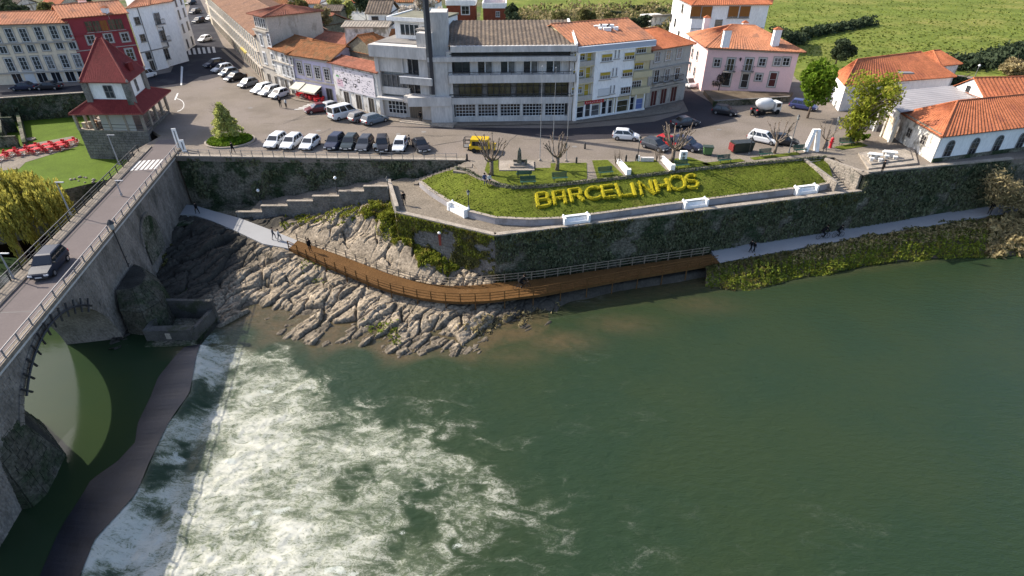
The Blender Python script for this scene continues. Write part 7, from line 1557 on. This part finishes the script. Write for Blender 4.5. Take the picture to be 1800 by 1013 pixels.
# white rendered retaining kerb of the slope with its bench bays
q=[Vector((p.x,p.y,-2.5)) for p in resample([W(x,y,-1.72) for x,y in low_px],150)]
kw=thing('bench_wall','long low rendered wall curving along the foot of the sloping lawn','wall',q[0]); mb=MB(); rings=[]
for i,p in enumerate(q):
    t_=(q[min(i+1,149)]-q[max(i-1,0)]).normalized(); n=Vector((t_.y,-t_.x,0)); rings.append([p+n*.12,p+n*.12+Vector((0,0,.78)),p-n*.3+Vector((0,0,.78)),p-n*.3])
mb.loft(rings); mb.build('wall_face',M('grey_wall_render',(.33,.31,.31),.85,var=.12,scale=.6,fine=.08,col2=(.24,.22,.21)),kw); mb=MB(); mb.loft([[p_+Vector((0,0,.78)) for p_ in ()] or [r[1]+(r[1]-r[2])*.1,r[1]+(r[1]-r[2])*.1+Vector((0,0,.08)),r[2]+Vector((0,0,.08)),r[2]] for r in rings]); mb.build('coping',stone_l,kw)
def bench_bay(x,y,lab,w_=2.9):
    p=W(x,y,-1.72); p.z=-2.5; i=min(range(150),key=lambda k:(q[k]-p).length); t_=(q[min(i+1,149)]-q[max(i-1,0)]).normalized(); r=thing('white_bench',lab,'bench',q[i],math.atan2(t_.y,t_.x),'white masonry benches set in the low wall')
    mb=MB(); mb.box(-w_/2,w_/2,-.62,-.12,.02,.45); mb.build('seat',white,r,world=False); mb=MB(); mb.box(-w_/2,w_/2,-.16,.22,.45,.98); mb.build('backrest',white,r,world=False)
    for s in (-1,1): mb=MB(); mb.prism([(s*w_/2-.14,-.7),(s*w_/2+.14,-.7),(s*w_/2+.14,.2),(s*w_/2-.14,.2)],.02,1.0 if s<0 else 1.05); mb.build('arm_wall',white,r,world=False); mb=MB(); mb.lathe([(.11,1.0),(.13,1.1),(.06,1.18)],8,(s*w_/2,.1,0)); mb.build('finial',white,r,world=False)
for x,y,lab in ((808,363,'white masonry bench at the curved western end of the low wall'),(1010,382,'white masonry bench below the first hedge letters'),(1222,353,'white masonry bench below the last hedge letter'),(1416,329,'white masonry bench near the steps at the eastern end')): bench_bay(x,y,lab)
# green benches
gb=None
def bench(x,y,hd_,lab):
    global gb
    if gb is None:
        r=bpy.data.objects.new('green_bench',None)
        for k in range(4): o=bpy.data.objects.new('seat_slat',mesh_of(MB().box(-.95,.95,-.06,.06,0,.04),'seat_slat',green_b)); o.parent=r; o.location=(0,.08+.14*k,.45)
        for k in range(4): o=bpy.data.objects.new('back_slat',mesh_of(MB().box(-.95,.95,-.02,.02,0,.10),'back_slat',green_b)); o.parent=r; o.location=(0,.60+.03*k,.52+.13*k)
        for s in (-.75,.75):
            m=MB(); m.tube([(0,.02,0),(0,.08,.44)],.035,5); m.tube([(0,.62,0),(0,.55,.45),(0,.72,1.0)],.035,5); m.tube([(0,.05,.43),(0,.56,.43)],.03,5); o=bpy.data.objects.new('leg_frame',mesh_of(m,'leg_frame',iron)); o.parent=r; o.location=(s,0,0)
        gb=r
    c=copy_tree(gb); c.location=W(x,y,.03); c.rotation_euler=(0,0,rad(hd_)); tag(c,lab,'bench','green slatted park benches')
for x,y,h_,lab in ((929,327,8,'green slatted bench on the lawn left of the middle, below the monument'),(985,320,10,'green slatted bench on the lawn right of the monument'),(1066,310,13,'green slatted bench between the paving and the first white ramp wall'),(1200,297,14,'green slatted bench in the shade of the thick plane tree'),(1275,288,14,'green slatted bench below the green wheeled bin'),(1348,277,14,'green slatted bench before the bare tree near the black container'),(1408,270,14,'green slatted bench left of the white frame monument'),(1488,257,8,'green slatted bench under the tall yellow-green tree'),(920,310,190,'green slatted bench facing the monument')): bench(x,y,h_,lab)
# monument: stone pillar with a cross on steps
c=W(913,295,.05); mo=thing('stone_monument','dark stone pillar monument on a square stepped base in the park','monument',c); mb=MB(); mb.box(-2.6,1.9,-1.2,2.2,0,.14); mb.build('plinth',stone_l,mo,world=False); mb=MB(); mb.box(-1.2,1.2,-.5,1.0,.14,.36); mb.build('step',stone_l,mo,world=False); mb=MB(); mb.box(-.75,.75,-.2,.7,.36,.62); mb.build('step',stone,mo,world=False)
h=2.6; mb=MB(); mb.loft([[(-.3,-.05,.62),(.3,-.05,.62),(.3,.5,.62),(-.3,.5,.62)],[(-.22,.02,h-.5),(.22,.02,h-.5),(.22,.44,h-.5),(-.22,.44,h-.5)],[(-.04,.2,h),(.04,.2,h),(.04,.26,h),(-.04,.26,h)]]); mb.build('pillar',stone_d,mo,world=False); mb=MB(); mb.box(-.8,.9,.5,.7,.62,.85); mb.build('bar',stone_d,mo,world=False); mb=MB(); mb.box(.75,1.0,-.1,.4,.36,1.0); mb.build('bollard',stone_d,mo,world=False)
# white ramp walls
for (x0,y0,x1,y1,lab) in ((1086,286,1104,309,'white sloping ramp wall left of the square lawn'),(1163,281,1181,301,'white sloping ramp wall right of the square lawn')):
    a,b=W(x0,y0),W(x1,y1); d=(b-a).normalized(); n=Vector((d.y,-d.x,0))*.22; r=thing('ramp_wall',lab,'wall',a); mb=MB(); mb.add([a-n,a+n,b+n,b-n,a-n+Vector((0,0,.55)),a+n+Vector((0,0,.55)),b+n+Vector((0,0,.75)),b-n+Vector((0,0,.75))],[(3,2,1,0),(4,5,6,7),(0,1,5,4),(1,2,6,5),(2,3,7,6),(3,0,4,7)]); mb.build('panel',white,r); mb=MB(); mb.cbox((b.x,b.y,.45),(.55,.5,.9)); mb.build('end_pier',white,r)
for (x,y,lab) in ((1137,284,'grey stone block seat behind the square lawn'),): 
    p=W(x,y); r=thing('stone_block_seat',lab,'seat',p); mb=MB(); mb.cbox((0,0,.28),(1.7,.5,.56)); mb.build('block',concrete,r,world=False); mb=MB(); mb.cbox((-1.1,0,.4),(.16,.3,.8)); mb.build('white_post',white,r,world=False)
# bollards and small posts
for x,y,lab in ((1013,288,'dark bollard at the end of the low kerb behind the lawn'),(1100,284,'dark bollard left of the square lawn'),(1118,283,'dark bollard behind the square lawn'),(821,282,'dark post at the top of the upper steps'),(1028,262,'low dark bollard in the middle of the square')):
    p=W(x,y); r=thing('bollard',lab,'bollard',p); mb=MB(); mb.lathe([(.14,0),(.12,.75),(.13,.8),(.05,.92)],8); mb.build('shaft',iron,r,world=False)
# park lanterns
for bx,by,tx,ty,lab in ((824,366,824,340,'black lantern on the curved western end of the lawn'),(1120,284,1121,243,'double-armed black street lamp behind the square lawn'),(1316,272,1320,234,'black street lamp in front of the black container'),(1386,270,1411,203,'tall grey street lamp left of the white frame monument'),(1461,252,1478,208,'slim grey lamp post beside the red hydrant'),(1710,143,1716,114,'white-headed lamp on the gable hall ridge side'),(594,343,594,312,'white globe lamp on the terraced stairway'),(459,357,459,335,'white globe lamp at the foot of the retaining wall'),(683,332,686,318,'dark post lamp at the head of the terraced stairway')):
    z0={824:-1.5,594:-4.0,459:-6.1,683:-2.5}.get(bx,0.); p=W(bx,by,z0); h=min(9,max(1.2,hgt((bx,by),(tx,ty),z0)-z0)); r=thing('street_lamp',lab,'street lamp',p); mb=MB(); mb.tube([(0,0,0),(0,0,h*.9)],[.07,.045],6); mb.build('pole',irond if bx>1350 else iron,r,world=False); mb=MB(); mb.lathe([(.14,0),(.1,.35)],8); mb.build('base',irond,r,world=False)
    if 'globe' in lab or 'white-headed' in lab: mb=MB(); mb.lathe([(.05,h*.88),(.2,h*.9+.08),(.22,h*.9+.2),(.1,h*.9+.38)],8); mb.build('globe',white,r,world=False)
    else: lantern(r,h*.9,.9)
# flagpoles in front of the concrete building
for bx,by,tx,ty,lab in ((949,283,954,118,'left one of the three tall thin flagpoles before the concrete building'),(971,284,976,120,'middle one of the three tall thin flagpoles before the concrete building'),(995,284,998,124,'right one of the three tall thin flagpoles before the concrete building')):
    p=W(bx,by); h=hgt((bx,by),(tx,ty)); r=thing('flagpole',lab,'flagpole',p,0,'flagpoles in front of the concrete building'); mb=MB(); mb.tube([(0,0,0),(0,0,1.8),(0,0,h)],[.05,.045,.022],8); mb.build('pole',irong,r,world=False); mb=MB(); mb.lathe([(.2,0),(.2,.2),(.1,.3)],8); mb.build('foot',stone_l,r,world=False); mb=MB(); mb.lathe([(.02,h),(.08,h+.06),(.02,h+.14)],8); mb.build('finial',irong,r,world=False)
# containers
r=thing('wheeled_bin','green wheeled waste container beside the dark blue car','waste bin',W(1243,272),rad(-8)); mb=MB(); mb.loft([[(-.5,-.42,.15),(.5,-.42,.15),(.5,.42,.15),(-.5,.42,.15)],[(-.62,-.5,1.1),(.62,-.5,1.1),(.62,.5,1.1),(-.62,.5,1.1)]]); gm_=P('bin_green',(.07,.15,.05),.5); mb.build('tub',gm_,r,world=False); mb=MB(); mb.box(-.66,.66,-.54,.54,1.1,1.2); mb.build('lid',P('bin_lid',(.035,.05,.03),.5),r,world=False)
for sx in (-.42,.42):
    for sy in (-.3,.3): mb=MB(); mb.tube([(sx,sy-.04,.1),(sx,sy+.04,.1)],.1,8); mb.build('wheel',tyre,r,world=False)
r=thing('skip_container','long black waste container with a red end panel','container',W(1302,267),rad(10)); mb=MB(); mb.loft([[(-1.35,-.6,.15),(1.35,-.6,.15),(1.35,.6,.15),(-1.35,.6,.15)],[(-1.45,-.72,1.35),(1.45,-.72,1.35),(1.45,.72,1.35),(-1.45,.72,1.35)]]); mb.build('tub',P('black_bin',(.018,.024,.018),.5),r,world=False)
for k in range(3): mb=MB(); mb.box(-1.42+.96*k,-.5+.96*k,-.74,.74,1.35,1.47); mb.build('lid',P('black_lid',(.03,.034,.03),.45),r,world=False)
mb=MB(); mb.box(-1.62,-1.46,-.6,.6,.3,1.25); mb.build('end_panel',P('dark_red_panel',(.20,.02,.02),.6),r,world=False)
r=thing('fire_hydrant','red hydrant post at the edge of the park grass','hydrant',W(1459,260)); mb=MB(); mb.lathe([(.26,0),(.2,.12),(.17,1.1),(.22,1.15),(.2,1.35),(.06,1.5)],10); mb.build('barrel',red_p,r,world=False); mb=MB(); mb.tube([(-.3,0,.85),(.3,0,.85)],.08,8); mb.build('outlet',red_p,r,world=False)
# white frame monument
c=W(1424,266); h=2.9; r=thing('frame_monument','white leaning double-frame monument at the end of the park','monument',c)
for s,nm in ((-1,'left_leaf'),(1,'right_leaf')):
    mb=MB(); mb.loft([[(s*.75-.22,-.5,.1),(s*.75+.22,-.5,.1),(s*.75+.22,.3,.1),(s*.75-.22,.3,.1)],[(s*.28-.2+.1,-.15,h),(s*.28+.2+.1,-.15,h),(s*.28+.2+.1,.35,h),(s*.28-.2+.1,.35,h)]]); mb.build('leaf_slab',white,r,world=False)
mb=MB(); mb.box(-.4,.6,-.1,.3,h,h+.15); mb.build('lintel',white,r,world=False); mb=MB(); mb.box(-1.1,1.1,-.6,.5,0,.1); mb.build('plinth',stone_l,r,world=False)
# low stone benches under the frame monument, electricity box etc.
r=thing('utility_box','white ornamental utility box under the thick plane tree','box',W(1200,281)); mb=MB(); mb.cbox((0,0,.6),(.9,.5,1.2)); mb.build('cabinet',white,r,world=False)
for z in (.35,.85): mb=MB(); mb.lathe([(.2,0),(.16,.02)],10,(0,0,0)); o=mb.build('round_emblem',frame_g,r,world=False); o.rotation_euler=(rad(90),0,0); o.location=(0,-.255,z)
# white picnic sets on the stone terrace: table with four stools
for x,y,lab in ((1537,280,'white stone table set on the terrace, left one'),(1563,276,'white stone table set on the terrace, right one')):
    p=W(x,y,.46); t=thing('stone_table',lab+', the table itself','table',p,rad(-20),'white stone tables on the terrace'); mb=MB(); mb.box(-.75,.75,-.4,.4,.66,.76); mb.build('table_top',white,t,world=False); mb=MB(); mb.box(-.5,.5,-.22,.22,0,.66); mb.build('pedestal',white_old,t,world=False)
    for k,(a,b) in enumerate(((-.5,-.8),(.5,-.8),(-.5,.8),(.5,.8))):
        s=thing('stone_stool',f'white stone stool at the {"left" if x<1550 else "right"} table on the terrace','stool',p+Matrix.Rotation(rad(-20),3,'Z')@Vector((a,b,0)),rad(-20),f'white stone stools at the {"left" if x<1550 else "right"} terrace table'); mb=MB(); mb.cbox((0,0,.38),(.5,.42,.1)); mb.build('seat',white,s,world=False); mb=MB(); mb.cbox((0,0,.165),(.34,.3,.33)); mb.build('foot',white_old,s,world=False)
# notice plaque leaning on the wall at the promenade end
a,b=W(1497,329,-2.4),W(1512,334,-2.4); r=thing('notice_plaque','white leaning notice slab with grey lettering beside the steps','sign',W(1503,331,-2.5),rad(25)); m=Matrix.Rotation(rad(-24),4,'X'); mb=MB(); mb.box(-.62,.62,0,.12,0,2.1,m); mb.build('slab',white,r,world=False); mb=MB()
for z in (1.55,1.3,1.1): mb.box(-.3,.3,-.012,-.004,z,z+.07,m)
for x,z,w_ in ((-.32,.75,.26),(.06,.75,.26),(-.32,.42,.2),(0.0,.42,.32)): mb.box(x,x+w_,-.012,-.004,z,z+.2,m)
mb.build('lettering',P('letter_dark',(.22,.22,.23),.7),r,world=False)
# life-ring post on the wall face
p=PLN(775,418,wp.xy,A_); r=thing('marker_post','red marker board with white top on the sunlit wall','marker',p+Vector((-.1,-.25,-.9))); mb=MB(); mb.box(-.14,.14,-.04,.04,0,1.5); mb.build('board',P('faded_red',(.30,.07,.05),.7),r,world=False); mb=MB(); mb.lathe([(.1,1.5),(.22,1.62),(.22,1.72),(.08,1.84)],8); mb.build('white_top',white,r,world=False)
# red cafe tables and chairs in the garden
def mk_chair():
    r=bpy.data.objects.new('red_chair',None)
    def ad(n,m): o=bpy.data.objects.new(n,mesh_of(m,n,red_p)); o.parent=r; return o
    ad('seat',MB().box(-.24,.24,-.24,.24,.43,.48)); ad('backrest',MB().box(-.24,.24,.2,.25,.5,.92))
    for s in (-.2,.2):
        for q in (-.2,.2): o=ad('leg',MB().box(-.02,.02,-.02,.02,0,.43)); o.location=(s,q,0)
        o=ad('armrest',MB().box(-.025,.025,-.22,.22,.66,.7)); o.location=(s*1.2,0,0)
    return r
def mk_table():
    r=bpy.data.objects.new('red_table',None)
    def ad(n,m,mt): o=bpy.data.objects.new(n,mesh_of(m,n,mt)); o.parent=r
    ad('table_top',MB().box(-.48,.48,-.48,.48,.7,.75),red_t); ad('stem',MB().lathe([(.05,0),(.05,.7)],8),irong); ad('foot',MB().lathe([(.3,0),(.28,.04)],10),irong); return r
pc,pt_=mk_chair(),mk_table(); wn=['leftmost','second','third','fourth','rightmost']
for k,(x,y) in enumerate(((3,281),(41,272),(66,269),(89,266),(110,262))):
    for j,(dx,dy) in enumerate(((0,0),(.15,2.1))):
        p=W(x,y,-3.95)+Vector((dx,dy,0)); o=copy_tree(pt_); o.location=p; o.rotation_euler=(0,0,rad(8)); rowt='sunlit front' if j==0 else 'shaded back'
        tag(o,f'red square cafe table, {wn[k]} of the {rowt} row in the garden','table','red cafe tables in the garden')
        for q in range(4):
            a=q*math.pi/2+.14; s=copy_tree(pc); s.location=p+Vector((math.cos(a)*.8,math.sin(a)*.8,0)); s.rotation_euler=(0,0,a-math.pi/2); tag(s,f'red chair around the {wn[k]} cafe table of the {rowt} row','chair',f'red chairs around the {wn[k]} table of the {rowt} row')
# red terrace set before the lilac house
for k,(x,y) in enumerate(((531,171),(547,174),(553,177),(562,180))):
    o=copy_tree(pt_); o.location=W(x,y,.1); o.rotation_euler=(0,0,rad(-35)); tag(o,['red cafe table under the small cream awning','red cafe table under the long awning, left one','red cafe table under the long awning, middle one','red cafe table right of the long awning'][k],'table','red cafe tables before the lilac house')
    for q in (0,1,2,3):
        a=q*math.pi/2-.6; s=copy_tree(pc); s.location=o.location+Vector((math.cos(a)*.75,math.sin(a)*.75,0)); s.rotation_euler=(0,0,a-math.pi/2); tag(s,['red chair at the table under the small awning','red chair at the left table under the long awning','red chair at the middle table under the long awning','red chair at the table right of the long awning'][k],'chair',f'red chairs at awning table {["one","two","three","four"][k]}')
# debris and garden bits
p=W(54,246,-3.96); r=thing('garden_pool','round pale garden basin on the shaded lawn','basin',p); mb=MB(); mb.lathe([(.75,0),(.75,.22),(.62,.24),(.6,.1)],18); mb.build('rim',stone_l,r,world=False)
rr=random.Random(12)
for k in range(9):
    p=W(rr.uniform(110,170),rr.uniform(312,322),-3.97); r=thing('pale_stone',f'small pale stone lying on the sunlit garden lawn edge','stone',p,rr.uniform(0,3),'pale stones along the lawn edge'); mb=MB(); s=rr.uniform(.15,.3); mb.loft([[(s*c_*math.cos(6.283*i/7)*rr.uniform(.8,1.1),s*.7*c_*math.sin(6.283*i/7),z*s) for i in range(7)] for c_,z in ((1,0),(.95,.5),(.45,.8))]); mb.build('boulder',stone_l,r,world=False)
for c_ in list(PROTO.values())+[gb,pc,pt_]:
    for ch in list(c_.children):
        for g_ in list(ch.children): bpy.data.objects.remove(g_)
        bpy.data.objects.remove(ch)
    bpy.data.objects.remove(c_)
